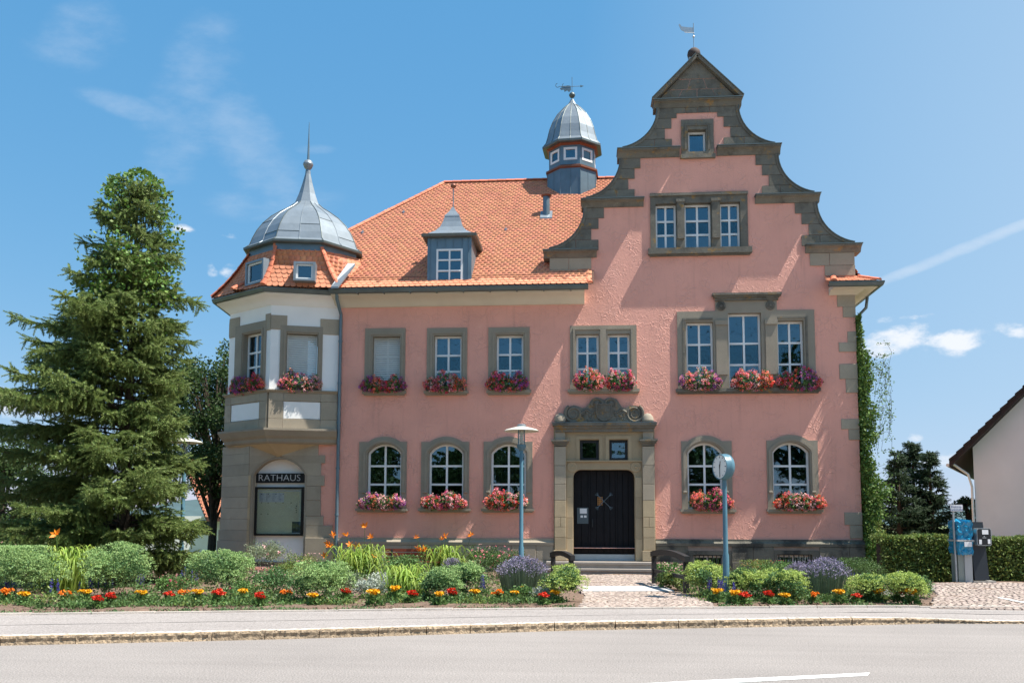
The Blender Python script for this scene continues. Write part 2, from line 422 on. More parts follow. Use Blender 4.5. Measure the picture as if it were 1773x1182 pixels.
M = {}
M['pink'] = plaster('pink plaster', (.80, .37, .28, 1))
M['white_wall'] = mat('white plaster', (.88, .87, .85), .9, .05, 1.2, .003, 60)
M['stone'] = mat('sandstone', (.30, .257, .198), .85, .10, 1.6, .006, 45, grain=.08, stains=[((.14, .125, .095, 1), 1.1, .56, .78, .4), ((.34, .30, .21, 1), 2.3, .6, .8, .4)])
M['stone_block'] = mat('sandstone block', (.37, .312, .235), .85, .10, 1.8, .007, 45, grain=.08, objrand=.10, stains=[((.15, .13, .10, 1), 1.3, .56, .78, .4), ((.34, .30, .21, 1), 2.3, .6, .8, .35)])
M['stone_warm'] = mat('warm sandstone', (.42, .33, .21), .85, .12, 1.8, .006, 45, grain=.07, objrand=.12, stains=[((.17, .15, .11, 1), 1.0, .56, .75, .5)])
M['stone_high'] = mat('weathered gable stone', (.165, .15, .122), .9, .14, 2.2, .01, 30, grain=.12, objrand=.16, stains=[((.06, .056, .046, 1), 2.4, .47, .72, .65), ((.34, .19, .05, 1), 3.2, .56, .68, .75), ((.27, .26, .21, 1), 5.0, .58, .7, .4)])
M['stone_dark'] = mat('blackened plinth stone', (.17, .155, .12), .9, .2, 1.5, .01, 30, grain=.1, objrand=.1, stains=[((.03, .032, .032, 1), 1.3, .46, .62, .8), ((.30, .27, .2, 1), 3.0, .62, .75, .5)])
M['zinc'] = mat('zinc sheet', (.22, .255, .285), .45, .14, 2.5, .002, 8, metal=.4, spec=.5, objrand=.08)
M['zinc_blue'] = mat('blue grey zinc cladding', (.13, .19, .23), .45, .15, 2.5, .002, 8, metal=.4, spec=.5, objrand=.12)
M['lead'] = mat('dark gutter metal', (.12, .14, .135), .45, .2, 2.0, .001, 10, metal=.5)
M['copper'] = mat('brown copper flashing', (.22, .085, .05), .5, .2, 2.0, metal=.4)
M['cream'] = mat('cream painted soffit', (.66, .60, .49), .75, .05, 2.0)
M['white'] = mat('white window paint', (.80, .80, .79), .45, .04, 4.0, spec=.5)
M['tile'] = mat('clay roof tile', (.60, .235, .13), .78, .09, 1.2, .004, 60, island=.08, hue=.008, objrand=.0, stains=[((.16, .08, .06, 1), .9, .56, .8, .35), ((.20, .17, .10, 1), 3.5, .62, .75, .3)])
M['tile_obj'] = mat('clay roof tile', (.60, .235, .13), .78, .09, 1.2, .004, 60, objrand=.08, stains=[((.16, .08, .06, 1), .9, .58, .8, .28)])
M['ridge'] = mat('clay ridge tile', srgb(206, 118, 88)[:3], .75, .1, 3, .004, 50, objrand=.14, island=.1)
M['under'] = mat('roof underlay', (.09, .045, .03), .9)
M['glass'] = glass_mat()
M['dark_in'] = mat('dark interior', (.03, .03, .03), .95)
M['blind'] = mat('grey blind fabric', (.18, .19, .20), .8)
M['shutter'] = mat('grey roller shutter', (.58, .59, .56), .5, .08, 4)
M['door'] = mat('black oak door', (.008, .008, .010), .6, .3, 6, .003, 40, spec=.2)
M['iron'] = mat('wrought iron', (.045, .055, .06), .45, .2, 10, metal=.5)
M['black'] = mat('black metal', (.012, .013, .015), .4, .2, 5)
M['blackwood'] = mat('black painted timber', (.017, .016, .017), .62, .3, 5, .004, 50)
M['steel'] = mat('galvanised steel', (.40, .43, .45), .38, .1, 6, metal=.7)
M['bluepost'] = mat('blue lacquered steel', (.075, .17, .225), .38, .15, 3, spec=.5, stains=[((.10, .14, .15, 1), 6, .6, .75, .5)])
M['disc'] = mat('ivory lamp shade', (.55, .54, .47), .5, .06, 5)
M['clearglass'] = None
M['granite'] = mat('granite step', (.30, .265, .235), .8, .12, 3, .004, 80, grain=.2)
M['kerb'] = mat('granite kerb top', (.55, .49, .43), .85, .15, 3, .006, 70, grain=.18, objrand=.12)
M['kerbface'] = mat('rough granite kerb face', (.36, .27, .18), .9, .3, 9, .03, 30, grain=.25, objrand=.15, stains=[((.10, .08, .06, 1), 5, .55, .7, .6)])
M['paver'] = mat('porphyry sett', (.42, .335, .285), .8, .12, 2, .006, 60, island=.15, hue=.012, objrand=.0)
M['paver_obj'] = mat('porphyry sett', (.42, .335, .285), .8, .12, 2, .006, 60, objrand=.15)
M['slab'] = mat('pale granite slab', (.48, .47, .45), .8, .1, 3, .003, 70, grain=.1, objrand=.06)
M['sand'] = mat('sand joint', (.30, .24, .20), .95, .2, 5, .006, 60)
M['soil'] = mat('bed soil', (.16, .105, .075), .95, .35, 6, .03, 22, grain=.35, stains=[((.16, .11, .08, 1), 7, .55, .7, .6)])
def asphalt(name, col, var, cracks):
    m = mat(name, col, .85, var, .35, .008, 48, grain=.42, spec=.25, stains=[((col[0]*.62, col[1]*.62, col[2]*.62, 1), .5, .56, .8, .35), ((col[0]*1.3, col[1]*1.3, col[2]*1.3, 1), 1.8, .56, .8, .3), ((col[0]*.5, col[1]*.5, col[2]*.5, 1), 30, .62, .7, .4)])
    nt = m.node_tree; N = nt.nodes; L = nt.links; b = N['Principled BSDF']; geo = N.new('ShaderNodeNewGeometry')
    mp = N.new('ShaderNodeMapping'); mp.inputs['Rotation'].default_value = (0, 0, rad(-3)); mp.inputs['Scale'].default_value = (.10, 2.2, 1); L.new(geo.outputs['Position'], mp.inputs[0])
    ns = N.new('ShaderNodeTexNoise'); ns.inputs['Scale'].default_value = 1.0; ns.inputs['Detail'].default_value = 4; L.new(mp.outputs[0], ns.inputs['Vector'])
    ms = N.new('ShaderNodeMapRange'); L.new(ns.outputs[0], ms.inputs[0]); ms.inputs[1].default_value = .35; ms.inputs[2].default_value = .7; ms.inputs[3].default_value = 1.03; ms.inputs[4].default_value = .93
    old = b.inputs['Base Color'].links[0].from_socket; hs = N.new('ShaderNodeHueSaturation'); L.new(old, hs.inputs['Color']); L.new(ms.outputs[0], hs.inputs['Value']); L.new(hs.outputs[0], b.inputs['Base Color'])
    return m
M['road'] = asphalt('asphalt road', (.25, .225, .21), .10, 1)
M['walk'] = asphalt('asphalt pavement', (.285, .255, .24), .08, 1)
M['seam'] = mat('tar seam', (.08, .075, .07), .8, .3, 6)
M['paint'] = mat('white road paint', (.74, .74, .72), .7, .08, 8, .002, 90, grain=.12)
M['grass'] = mat('grass ground', (.13, .16, .06), .95, .3, 3, .03, 30)
M['bark'] = mat('bark', (.07, .05, .035), .95, .3, 12, .02, 30)
def leafm(name, col, isl=.35, hue=.02, tr=.3, rough=.55, **k): return mat(name, col, rough, .12, 1.5, island=isl, hue=hue, translucent=tr, spec=.3, **k)
M['spruce'] = leafm('spruce needles', (.175, .235, .07), .40, .025, .28, .6)
M['spruce_dark'] = leafm('dark fir needles', (.045, .08, .038), .35, .015, .15, .6)
M['ivy'] = leafm('ivy leaves', (.115, .205, .038), .4, .02)
M['creeper'] = leafm('creeper leaves', (.12, .20, .045), .4, .025)
M['decid'] = leafm('dark tree leaves', (.055, .095, .028), .4, .02)
M['hedge'] = leafm('hedge leaves', (.17, .225, .06), .45, .03)
M['sedum'] = leafm('grey green stonecrop leaves', (.10, .19, .07), .3, .015)
M['sedum_head'] = leafm('pale green stonecrop heads', (.28, .41, .15), .28, .02, .2)
M['sedum_y'] = leafm('yellow green stonecrop heads', (.40, .50, .13), .22, .015, .2)
M['box'] = leafm('dark shrub leaves', (.085, .15, .045), .4, .02)
M['daylily'] = leafm('daylily blades', (.27, .38, .07), .35, .02, .35)
M['lavleaf'] = leafm('lavender stalks', (.22, .27, .16), .3, .02)
M['lavender'] = leafm('lavender flowers', (.29, .25, .37), .35, .02, .2)
M['salvia'] = leafm('blue salvia flowers', (.075, .06, .30), .35, .02, .2)
M['silver'] = leafm('silver grey leaves', (.42, .46, .39), .2, .01, .2)
M['leaf'] = leafm('garden leaves', (.12, .22, .065), .35, .02)
M['stem'] = mat('flower stem', (.09, .16, .04), .7)
M['orange'] = leafm('orange petals', (.80, .22, .012), .2, .01, .2)
M['yellow'] = leafm('yellow petals', (.82, .43, .012), .15, .008, .2)
M['red'] = leafm('red petals', (.62, .035, .012), .25, .01, .2)
M['lily'] = leafm('orange lily petals', (.82, .27, .015), .15, .01, .3)
M['pinkp'] = leafm('pink petals', (.92, .26, .34), .35, .01, .25)
M['palepink'] = leafm('pale pink petals', (.92, .56, .55), .25, .01, .25)
M['magenta'] = leafm('magenta petals', (.66, .07, .20), .35, .02, .25)
M['gred'] = leafm('scarlet geranium petals', (.82, .07, .045), .35, .01, .25)
M['purple'] = leafm('purple petals', (.45, .12, .42), .35, .02, .25)
M['coral'] = leafm('coral petals', (.95, .27, .17), .3, .01, .25)
M['whitep'] = leafm('white petals', (.75, .74, .68), .1, .01, .2)
M['terracotta'] = mat('dark planter box', (.05, .035, .03), .8)
M['anthracite'] = mat('anthracite lacquer', (.022, .028, .035), .45, .1, 2)
M['greymetal'] = mat('light grey cabinet', (.42, .43, .42), .55, .06, 2)
M['bluefoil'] = mat('blue plastic wrap', (.015, .23, .40), .22, .1, 3, .03, 6, spec=.6)
M['paper'] = mat('white paper', (.74, .75, .76), .7, .03, 8)
M['board'] = mat('cream pin board', (.78, .75, .55), .8, .04, 3)
M['lilac_wall'] = mat('pale plaster house', (.76, .71, .71), .9, .05, .8, .004, 50, stains=[((.60, .56, .54, 1), .5, .55, .8, .5)])
M['brownroof'] = mat('dark brown roof', (.03, .018, .016), .8, .2, 4)
M['white_far'] = mat('white house wall', (.72, .71, .68), .9, .05)
M['concrete'] = mat('concrete base', (.32, .30, .27), .9, .15, 3, .005, 50)
M['wood'] = mat('red brown bench slats', (.22, .055, .028), .6, .2, 8)
M['ink'] = mat('dark print', (.02, .02, .03), .6)
M['blueink'] = mat('blue print', (.03, .08, .22), .6)
M['clockface'] = mat('white clock face', (.74, .73, .69), .4, .03)
M['palemetal'] = mat('light blue threshold', (.42, .50, .54), .4, .1, 4, metal=.3)
M['glow'] = None
def clear_glass():
    m = bpy.data.materials.new('clear lamp glass'); m.use_nodes = True; nt = m.node_tree; N = nt.nodes; L = nt.links; N.clear()
    out = N.new('ShaderNodeOutputMaterial'); gl = N.new('ShaderNodeBsdfGlossy'); gl.inputs['Roughness'].default_value = .03
    tr = N.new('ShaderNodeBsdfTransparent'); tr.inputs['Color'].default_value = (.9, .93, .93, 1)
    mx = N.new('ShaderNodeMixShader'); mx.inputs[0].default_value = .13; L.new(tr.outputs[0], mx.inputs[1]); L.new(gl.outputs[0], mx.inputs[2]); L.new(mx.outputs[0], out.inputs[0]); return m
M['clearglass'] = clear_glass()

# ================================================================== TOWN HALL
TH = thing('town_hall', 'pink plastered town hall with stepped scroll gable, corner turret and orange tiled roof', 'town hall', (0, 0, ZG))

def pair(l, r):
    (ul, zl), (ur, zr) = F(*l), F(*r)
    z = (zl + zr) / 2
    return ul, ur, z
uL = F(583, 740)[0]; uR = F(1487, 740)[0]
zp = (FZ(1300, 933) + FZ(750, 931)) / 2              # top of the plinth
OV = 0.75                                            # eave overhang
z_e = FZ(800, 497, OV)                               # gutter top
z_eR = FZ(1480, 488, 0.65)
c1L, c1R, c1t = pair((942, 435), (1490, 425)); _, _, c1b = pair((942, 447), (1490, 438))
c2L, c2R, c2t = pair((1006, 347), (1417, 339)); _, _, c2b = pair((1006, 360), (1417, 351.5))
c3L, c3R, c3t = pair((1069, 261), (1350, 254)); _, _, c3b = pair((1069, 275), (1350, 268))
pL, pR, pt = pair((1132, 177), (1283, 171)); _, _, pb = pair((1134, 190), (1281, 183))
apU, apZ = F(1207, 103)
AX = (c1L + c1R + c2L + c2R + c3L + c3R + pL + pR) / 8
hw1, hw2, hw3, hwp = (c1R-c1L)/2, (c2R-c2L)/2, (c3R-c3L)/2, (pR-pL)/2
h1b = (FX(1479.5, 450) - FX(951, 455)) / 2            # blocks below the lowest cornice
tA = (FX(1478, 417) - FX(950, 430)) / 2; nA = (FX(1411, 352) - FX(1013, 362)) / 2
tB = (FX(1408, 332) - FX(1014, 344)) / 2; nB = (FX(1344, 269) - FX(1075, 277)) / 2
tC = (FX(1340, 248) - FX(1077, 257)) / 2; nC = (FX(1274.5, 184) - FX(1138, 192)) / 2
def curve(tip, neck, z0, z1, n=12):
    """half width over height, concave, from the tip at z0 up to the neck at z1"""
    o = []
    for i in range(n+1):
        t = rad(80) * (1 - i/n)
        x = neck + (tip - neck) * (1 - math.cos(t)) / (1 - math.cos(rad(80)))
        z = z1 - (z1 - z0) * math.sin(t) / math.sin(rad(80))
        o.append((x, z))
    return o
lip = 0.06
cvA = curve(tA, nA, c1t + lip, c2b); cvB = curve(tB, nB, c2t + lip, c3b); cvC = curve(tC, nC, c3t + lip, pb)
right = [(hw1 - 0.18, c1b), (hw1 - 0.18, c1t)] + cvA + cvB + cvC + [(hwp - 0.1, pb), (hwp - 0.12, pt)]
def gable_outline(inset):
    R_ = [(AX + x - inset, z) for x, z in right]; Lf = [(AX - x + inset, z) for x, z in right]
    return R_ + [(AX, apZ - inset * 1.3)] + Lf[::-1]
zwt = z_e - 0.12
outline = [(uL, zp - 0.3), (uR, zp - 0.3), (uR, c1b - .02)] + gable_outline(0.04) + [(AX - h1b + .04, c1b - .02), (AX - h1b + .04, zwt), (uL, zwt)]

# ---- openings of the facade: (surround outer px box, opening px box, sill px box, kind)
def circ_pts(cu, cz, R, a0, a1, n): return [(cu + R*math.cos(a0 + (a1-a0)*i/n), cz + R*math.sin(a0 + (a1-a0)*i/n)) for i in range(n+1)]
class Arch:
    def __init__(s, u0, u1, zc, zs):
        s.u0, s.u1 = u0, u1; s.cu = (u0+u1)/2; a = (u1-u0)/2; r = zc - zs; s.R = (a*a+r*r)/(2*r); s.cz = zc - s.R; s.zc = zc; s.zs = zs
    def top(s, u, d=0.0): return s.cz + math.sqrt(max(1e-6, (s.R-d)**2 - (u-s.cu)**2))
    def outline(s, z0, d=0.0, n=16):
        a = (s.u1-s.u0)/2 - d; R = s.R - d; ang = math.acos(max(-1, min(1, a/R)))
        return [(s.cu-a, z0), (s.cu+a, z0)] + circ_pts(s.cu, s.cz, R, ang, math.pi-ang, n)

SW = 0.045
def window(fr, u0, u1, z0, z1, cols, rows, w, arch=None, name='window', m=None, fw=0.065, bw=0.032, parent=TH, mg=None):
    """casement with a white frame; every pane is a piece of its own"""
    m = m or M['white']; mg = mg or M['glass']
    us = [u0+fw] + [u0 + (u1-u0)*c for c in cols] + [u1-fw]
    zs = [z0+fw] + list(rows) + [None]
    holes = []
    for i in range(len(us)-1):
        a = us[i] + (bw if i else 0); b = us[i+1] - (bw if i < len(us)-2 else 0)
        for j in range(len(zs)-1):
            c = zs[j] + (bw if j else 0)
            if zs[j+1] is None:
                if arch:
                    tops = [(a + (b-a)*k/8, arch.top(a + (b-a)*k/8, fw)) for k in range(8, -1, -1)]
                    holes.append([(a, c), (b, c)] + tops)
                else: holes.append([(a, c), (b, c), (b, z1-fw), (a, z1-fw)])
            else:
                d = zs[j+1] - bw; holes.append([(a, c), (b, c), (b, d), (a, d)])
    outer = arch.outline(z0) if arch else [(u0, z0), (u1, z0), (u1, z1), (u0, z1)]
    mb = MB(); mb.plate(fr, outer, holes, w-0.07, w)
    # inner sash edge: a second, thinner frame standing a little proud
    win = mb.build(name, m, parent)
    for h in holes:
        p = MB(); p.plate(fr, h, [], w-0.045, w-0.035); p.build('pane', mg, win)
    return win

def surround(fr, hole_outer, opening, sill=None, w1=SW, w0=-0.24, mband=None, m=None, name='window_surround'):
    m = m or M['stone']
    mb = MB(); mb.plate(fr, hole_outer, [opening], w0, w1)
    s = mb.build(name, m, TH)
    if mband:
        outer_b, inner_b = mband
        b = MB(); b.plate(fr, outer_b, [inner_b], w1 - .005, w1 + 0.035); b.build('moulding', m, s)
    if sill:
        u0, u1, z0, z1 = sill
        b = MB(); P = fr.p
        b.fbox(fr, u0, u1, z0 + (z1-z0)*.35, z1, w0+.02, w1 + 0.11); b.fbox(fr, u0+.05, u1-.05, z0, z0 + (z1-z0)*.35 , w1-.02, w1 + 0.06)
        b.build('sill', m, s)
    return s

def band_u(u0, u1, zlow, z1, t):
    """an upside-down U shaped strip round an opening, as (outer, inner) loops"""
    return [(u0-t, zlow), (u0, zlow), (u0, z1), (u1, z1), (u1, zlow), (u1+t, zlow), (u1+t, z1+t), (u0-t, z1+t)]

wall_holes = []
def rectF(x0, y0, x1, y1, w=0.0):
    (a, b), (c, d) = F(x0, y0, w), F(x1, y1, w)
    return a, c, d, b           # u0,u1,zlow,zhigh
def R4(u0, u1, z0, z1): return [(u0, z0), (u1, z0), (u1, z1), (u0, z1)]
WW = -0.17

def simple_window(so, op, si, cols, rowpx, shutter=False):
    a = rectF(*so); o = rectF(*op); sl_ = rectF(*si)
    zb = sl_[3]
    wall_holes.append(R4(a[0], a[1], zb, a[3]))
    s = surround(FF, R4(a[0], a[1], zb, a[3]), R4(o[0], o[1], zb + .001, o[3]), (sl_[0], sl_[1], sl_[2], sl_[3]))
    t = min(.07, (o[0]-a[0])*.35)
    zl = zb + (a[3]-zb)*.22
    b = MB(); b.plate(FF, band_u(o[0]-.05, o[1]+.05, zl, o[3]+.05, t), [], SW-.004, SW+.03); b.build('moulding', M['stone'], s)
    k = MB(); k.cham(FF, o[0]-.06-t, o[0]-.02, zl-.05, zl, SW-.004, SW+.05, .01); k.cham(FF, o[1]+.02, o[1]+.06+t, zl-.05, zl, SW-.004, SW+.05, .01); k.build('moulding_stop', M['stone'], s)
    if shutter:
        win = window(FF, o[0], o[1], zb, o[3], [.5], [FZ(0, y) if False else F((op[0]+op[2])/2, y)[1] for y in rowpx], WW-.05)
        sh = roller(FF, o[0]+.01, o[1]-.01, zb+.05, o[3]-.01, WW+.0)
    else:
        window(FF, o[0], o[1], zb, o[3], cols, [F((op[0]+op[2])/2, y)[1] for y in rowpx], WW)
    return a, o, sl_

def roller(fr, u0, u1, z0, z1, w):
    g = MB(); g.fbox(fr, u0, u0+.03, z0, z1, w-.03, w+.02); g.fbox(fr, u1-.03, u1, z0, z1, w-.03, w+.02)
    r = g.build('roller_shutter', M['shutter'], TH)
    n = int((z1-z0)/.07); h = (z1-z0)/n
    for k in range(n):
        za = z0 + k*h
        s = MB(); P = fr.p
        s.hexa([P(u0+.03, za, w+.012), P(u1-.03, za, w+.012), P(u1-.03, za, w-.01), P(u0+.03, za, w-.01),
                P(u0+.03, za+h*.86, w-.004), P(u1-.03, za+h*.86, w-.004), P(u1-.03, za+h*.9, w-.012), P(u0+.03, za+h*.9, w-.012)])
        s.build('slat', M['shutter'], r)
    return r

# first floor, left wing
simple_window((633, 569, 701, 679), (645.7, 582.6, 692, 679), (629, 678, 703.6, 684.5), [.5], [615, 648], shutter=True)
simple_window((740, 568.5, 808.6, 679), (752, 581, 798.6, 679), (735, 677.5, 811, 684), [.5], [614, 642])
simple_window((846, 567.5, 917, 678), (859.5, 580, 906, 678), (843, 676, 920, 683.5), [.5], [612.5, 640])
# attic
def attic():
    a = rectF(1179, 209, 1236, 272); o = rectF(1191, 226, 1222.5, 263)
    wall_holes.append(R4(*a)); s = surround(FF, R4(*a), R4(*o), w1=.06, m=M['stone_high'])
    b = MB(); b.fbox(FF, a[0]-.04, a[1]+.04, a[2]-.05, a[2]+.08, -.1, .12); b.build('sill', M['stone_high'], s)
    b = MB(); b.plate(FF, band_u(o[0]-.05, o[1]+.05, o[2]+.05, o[3]+.12, .07), [], .055, .09); b.build('moulding', M['stone_high'], s)
    window(FF, *o, [], [], WW)
attic()
# second floor triple window
def triple_top():
    a = rectF(1125.5, 338, 1295.5, 432); si = rectF(1122, 432.5, 1301, 441.5)
    ops = [rectF(1134.7, 354, 1171.7, 432), rectF(1184.5, 352.5, 1232, 432), rectF(1246, 351, 1282.6, 432)]
    zb = si[3]
    wall_holes.append(R4(a[0], a[1], zb, a[3]))
    mb = MB(); mb.plate(FF, R4(a[0], a[1], zb, a[3]), [R4(o[0], o[1], zb+.001, o[3]) for o in ops], -.24, SW+.01); s = mb.build('window_surround', M['stone_high'], TH)
    b = MB(); b.fbox(FF, si[0], si[1], si[2]+.05, si[3], -.22, SW+.13); b.fbox(FF, si[0]+.05, si[1]-.05, si[2], si[2]+.05, 0, SW+.07); b.build('sill', M['stone_high'], s)
    b = MB(); b.fbox(FF, a[0]-.01, a[1]+.01, a[3]-.07, a[3]+.02, -.02, SW+.07); b.build('lintel_moulding', M['stone_high'], s)
    for o, q in ((ops[0], ops[1]), (ops[1], ops[2])):
        b = MB(); b.fbox(FF, o[1]+.02, q[0]-.02, zb+.32, o[3]+.12, SW, SW+.07); b.fbox(FF, o[1]-.01, q[0]+.01, o[3]+.02, o[3]+.12, SW, SW+.1); b.build('mullion', M['stone_high'], s)
    for k, o in enumerate(ops):
        window(FF, o[0], o[1], zb, o[3], [.5], [F(1208, 380 + .0)[1], F(1208, 404)[1]], WW) if k == 1 else window(FF, o[0], o[1], zb, o[3], [.5], [F(1208, 380)[1], F(1208, 404)[1]], WW)
triple_top()
# double window over the door
def double_mid():
    a = rectF(987, 564.5, 1103, 675); si = rectF(983, 674.5, 1107, 681.5); ops = [rectF(997.6, 579, 1037, 674), rectF(1052, 578.5, 1091, 674)]
    zb = si[3]; wall_holes.append(R4(a[0], a[1], zb, a[3]))
    mb = MB(); mb.plate(FF, R4(a[0], a[1], zb, a[3]), [R4(o[0], o[1], zb+.001, o[3]) for o in ops], -.24, SW); s = mb.build('window_surround', M['stone'], TH)
    b = MB(); b.fbox(FF, si[0], si[1], si[2]+.05, si[3], -.22, SW+.12); b.fbox(FF, si[0]+.05, si[1]-.05, si[2], si[2]+.05, 0, SW+.06); b.build('sill', M['stone'], s)
    b = MB(); b.plate(FF, band_u(ops[0][0]-.04, ops[1][1]+.04, zb+.45, a[3]-.14, .06), [], SW-.003, SW+.035); b.build('moulding', M['stone'], s)
    b = MB(); b.fbox(FF, ops[0][1]+.05, ops[1][0]-.05, zb+.45, a[3]-.14, SW-.003, SW+.035); b.build('mullion', M['stone'], s)
    for o in ops: window(FF, o[0], o[1], zb, o[3], [.5], [F(1045, 609.5)[1], F(1045, 637)[1]], WW)
double_mid()
# triple window with raised middle light
def triple_mid():
    a = rectF(1172, 540, 1413, 674.5); si = rectF(1170, 674, 1419, 680.5)
    oL, oC, oR_ = rectF(1187.5, 558, 1236.5, 674), rectF(1260, 542.6, 1320, 674), rectF(1345, 555.5, 1394, 674)
    zb = si[3]; hl = F(1238, 511)[0]; hr = F(1344, 511)[0]; zt = F(1290, 512)[1]
    outer = [(a[0], zb), (a[1], zb), (a[1], a[3]), (hr, a[3]), (hr, zt), (hl, zt), (hl, a[3]), (a[0], a[3])]
    wall_holes.append(outer)
    mb = MB(); mb.plate(FF, outer, [R4(o[0], o[1], zb+.001, o[3]) for o in (oL, oC, oR_)], -.24, SW); s = mb.build('window_surround', M['stone'], TH)
    b = MB(); b.fbox(FF, si[0], si[1], si[2]+.05, si[3], -.22, SW+.13); b.fbox(FF, si[0]+.05, si[1]-.05, si[2], si[2]+.05, 0, SW+.07); b.build('sill', M['stone_high'], s)
    u0, u1, z0, z1 = rectF(1232, 509, 1351, 513); b = MB()
    b.fbox(FF, u0, u1, zt-.02, zt+.05, -.02, .24); b.fbox(FF, u0+.05, u1-.05, zt-.08, zt-.02, 0, .18); b.fbox(FF, u0+.09, u1-.09, zt-.17, zt-.08, SW-.003, .12); b.build('hood_cornice', M['stone_high'], s)
    for x0, x1 in ((1239.5, 1259), (1325, 1345)):
        p0, p1 = FX(x0, 600), FX(x1, 600); b = MB()
        b.fbox(FF, p0, p1, zb+.45, F(1290, 556)[1], SW-.003, SW+.05); b.fbox(FF, p0-.02, p1+.02, F(1290, 563)[1], F(1290, 555)[1], SW+.048, SW+.09); b.build('mullion', M['stone'], s)
        cx_, cz_ = (p0+p1)/2, F(1290, 530)[1]; b = MB()
        b.lathe((cx_, -SW, cz_), [(.15, 0), (.15, .03), (.12, .045), (.035, .04), (.05, .07), (0.0, .08)], 20, axis='Y')
        for k in range(8):
            an = k*math.pi/4; b.lathe((cx_+.085*math.cos(an), -SW-.03, cz_+.085*math.sin(an)), [(.028, 0), (.024, .03), (0, .042)], 8, axis='Y')
        b.build('rosette', M['stone_high'], s, smooth=True, fixn=True)
        b = MB(); b.hexa([FF.p(cx_-.05, zt-.26, SW), FF.p(cx_+.05, zt-.26, SW), FF.p(cx_+.05, zt-.26, 0), FF.p(cx_-.05, zt-.26, 0), FF.p(cx_-.16, zt-.08, .17), FF.p(cx_+.16, zt-.08, .17), FF.p(cx_+.16, zt-.08, 0), FF.p(cx_-.16, zt-.08, 0)]); b.build('bracket', M['stone_high'], s)
    for o, xs in ((oL, (1172, 1187.5)), (oR_, (1394, 1413))):
        b = MB(); t = .06
        if o is oL: b.plate(FF, [(o[0]-.05-t, zb+.45), (o[0]-.05, zb+.45), (o[0]-.05, o[3]+.06), (o[1]-.02, o[3]+.06), (o[1]-.02, o[3]+.06+t), (o[0]-.05-t, o[3]+.06+t)], [], SW-.003, SW+.035)
        else: b.plate(FF, [(o[1]+.05, zb+.45), (o[1]+.05+t, zb+.45), (o[1]+.05+t, o[3]+.06+t), (o[0]+.02, o[3]+.06+t), (o[0]+.02, o[3]+.06), (o[1]+.05, o[3]+.06)], [], SW-.003, SW+.035)
        b.build('moulding', M['stone_high'], s)
    window(FF, oL[0], oL[1], zb, oL[3], [.5], [F(1210, 595)[1], F(1210, 631)[1]], WW)
    window(FF, oC[0], oC[1], zb, oC[3], [.5], [F(1290, 593)[1], F(1290, 630)[1]], WW)
    window(FF, oR_[0], oR_[1], zb, oR_[3], [.5], [F(1370, 592)[1], F(1370, 629)[1]], WW)
    b = MB(); b.fbox(FF, oR_[0]+.5, oR_[1]-.02, zb, oR_[3]-.5, WW-.25, WW-.23); b.build('curtain', M['blind'], TH)
triple_mid()
# arched ground floor windows
ARW = []
def arched(xo0, xo1, year, ycrown, x0, x1, yc, ys, sx0, sx1, sy0, sy1, blinds=False):
    u0, u1 = FX(xo0, 800), FX(xo1, 800); v0, v1 = FX(x0, 800), FX(x1, 800); mid = (x0+x1)/2
    zc, zs_ = F(mid, yc)[1], F(mid, ys)[1]; zo = F(mid, ycrown)[1]; ze = F(mid, year)[1]; si = rectF(sx0, sy0, sx1, sy1); zb = si[3]
    A = Arch(v0, v1, zc, zs_); R2 = A.R + (zo - zc); h = math.sqrt(R2**2 - (ze - A.cz)**2); an = math.acos(h/R2)
    outer = [(u0, zb), (u1, zb), (u1, ze)] + circ_pts(A.cu, A.cz, R2, an, math.pi-an, 14) + [(u0, ze)]
    wall_holes.append(outer); op = A.outline(zb + .001)
    s = surround(FF, outer, op, (si[0], si[1], si[2], si[3]))
    zl = F(mid, 850)[1]
    def Uloop(d0, d1):
        o = A.outline(zl, -d1); i = A.outline(zl, -d0)
        return [i[0]] + i[2:][::-1][0:0] + o[:1], o, i
    d0, d1 = .05, .13
    o = A.outline(zl, -d1, 18); i = A.outline(zl, -d0, 18)
    loop = [i[1], o[1]] + o[2:] + [o[0], i[0]] + i[2:][::-1]
    b = MB(); b.plate(FF, loop, [], SW-.004, SW+.035); b.build('moulding', M['stone'], s)
    k = MB()
    for sg in (-1, 1):
        c = A.cu + sg*((v1-v0)/2 + .09); k.cham(FF, c-.06, c+.06, zl-.06, zl, SW-.004, SW+.055, .01)
    k.build('moulding_stop', M['stone'], s)
    window(FF, v0, v1, zb, zc, [.5], [F(mid, 838)[1], F(mid, 806)[1]], WW, arch=A)
    if blinds:
        for q in range(9):
            c = v0 + .1 + q*(v1-v0-.2)/8; b = MB(); b.fbox(FF, c-.045, c+.03, zb, zs_, WW-.22, WW-.2); b.build('blind_strip', M['blind'], TH)
    ARW.append((v0, v1, zb, si))
arched(622, 704.5, 764.8, 755.7, 636, 695, 768, 784, 617, 706, 880, 886.6)
arched(729.5, 812.6, 764.8, 755.7, 742.5, 802.6, 768, 784, 725, 815, 880, 886.6)
arched(837.6, 922, 764.5, 755.5, 850, 910.7, 768, 784, 834, 925, 880, 887, blinds=True)
arched(1179.6, 1267, 763.5, 753.7, 1190, 1251.6, 766, 783, 1177.7, 1274, 881, 889)
arched(1327.6, 1416, 762.5, 752.7, 1337.6, 1402, 765.5, 782, 1327, 1424, 881, 889)
# door bay hole
dz0 = F(1045, 972)[1]; dzt = F(1045, 741)[1]; du0 = FX(959, 850); du1 = FX(1134, 850)
wall_holes.append([(du0, zp-.29), (du1, zp-.29), (du1, dzt), (du0, dzt)])

mb = MB(); mb.plate(FF, outline, wall_holes, -0.40, 0.0); wall = mb.build('facade_wall', M['pink'], TH)
# left wall part between oriel and plinth is covered by quoins

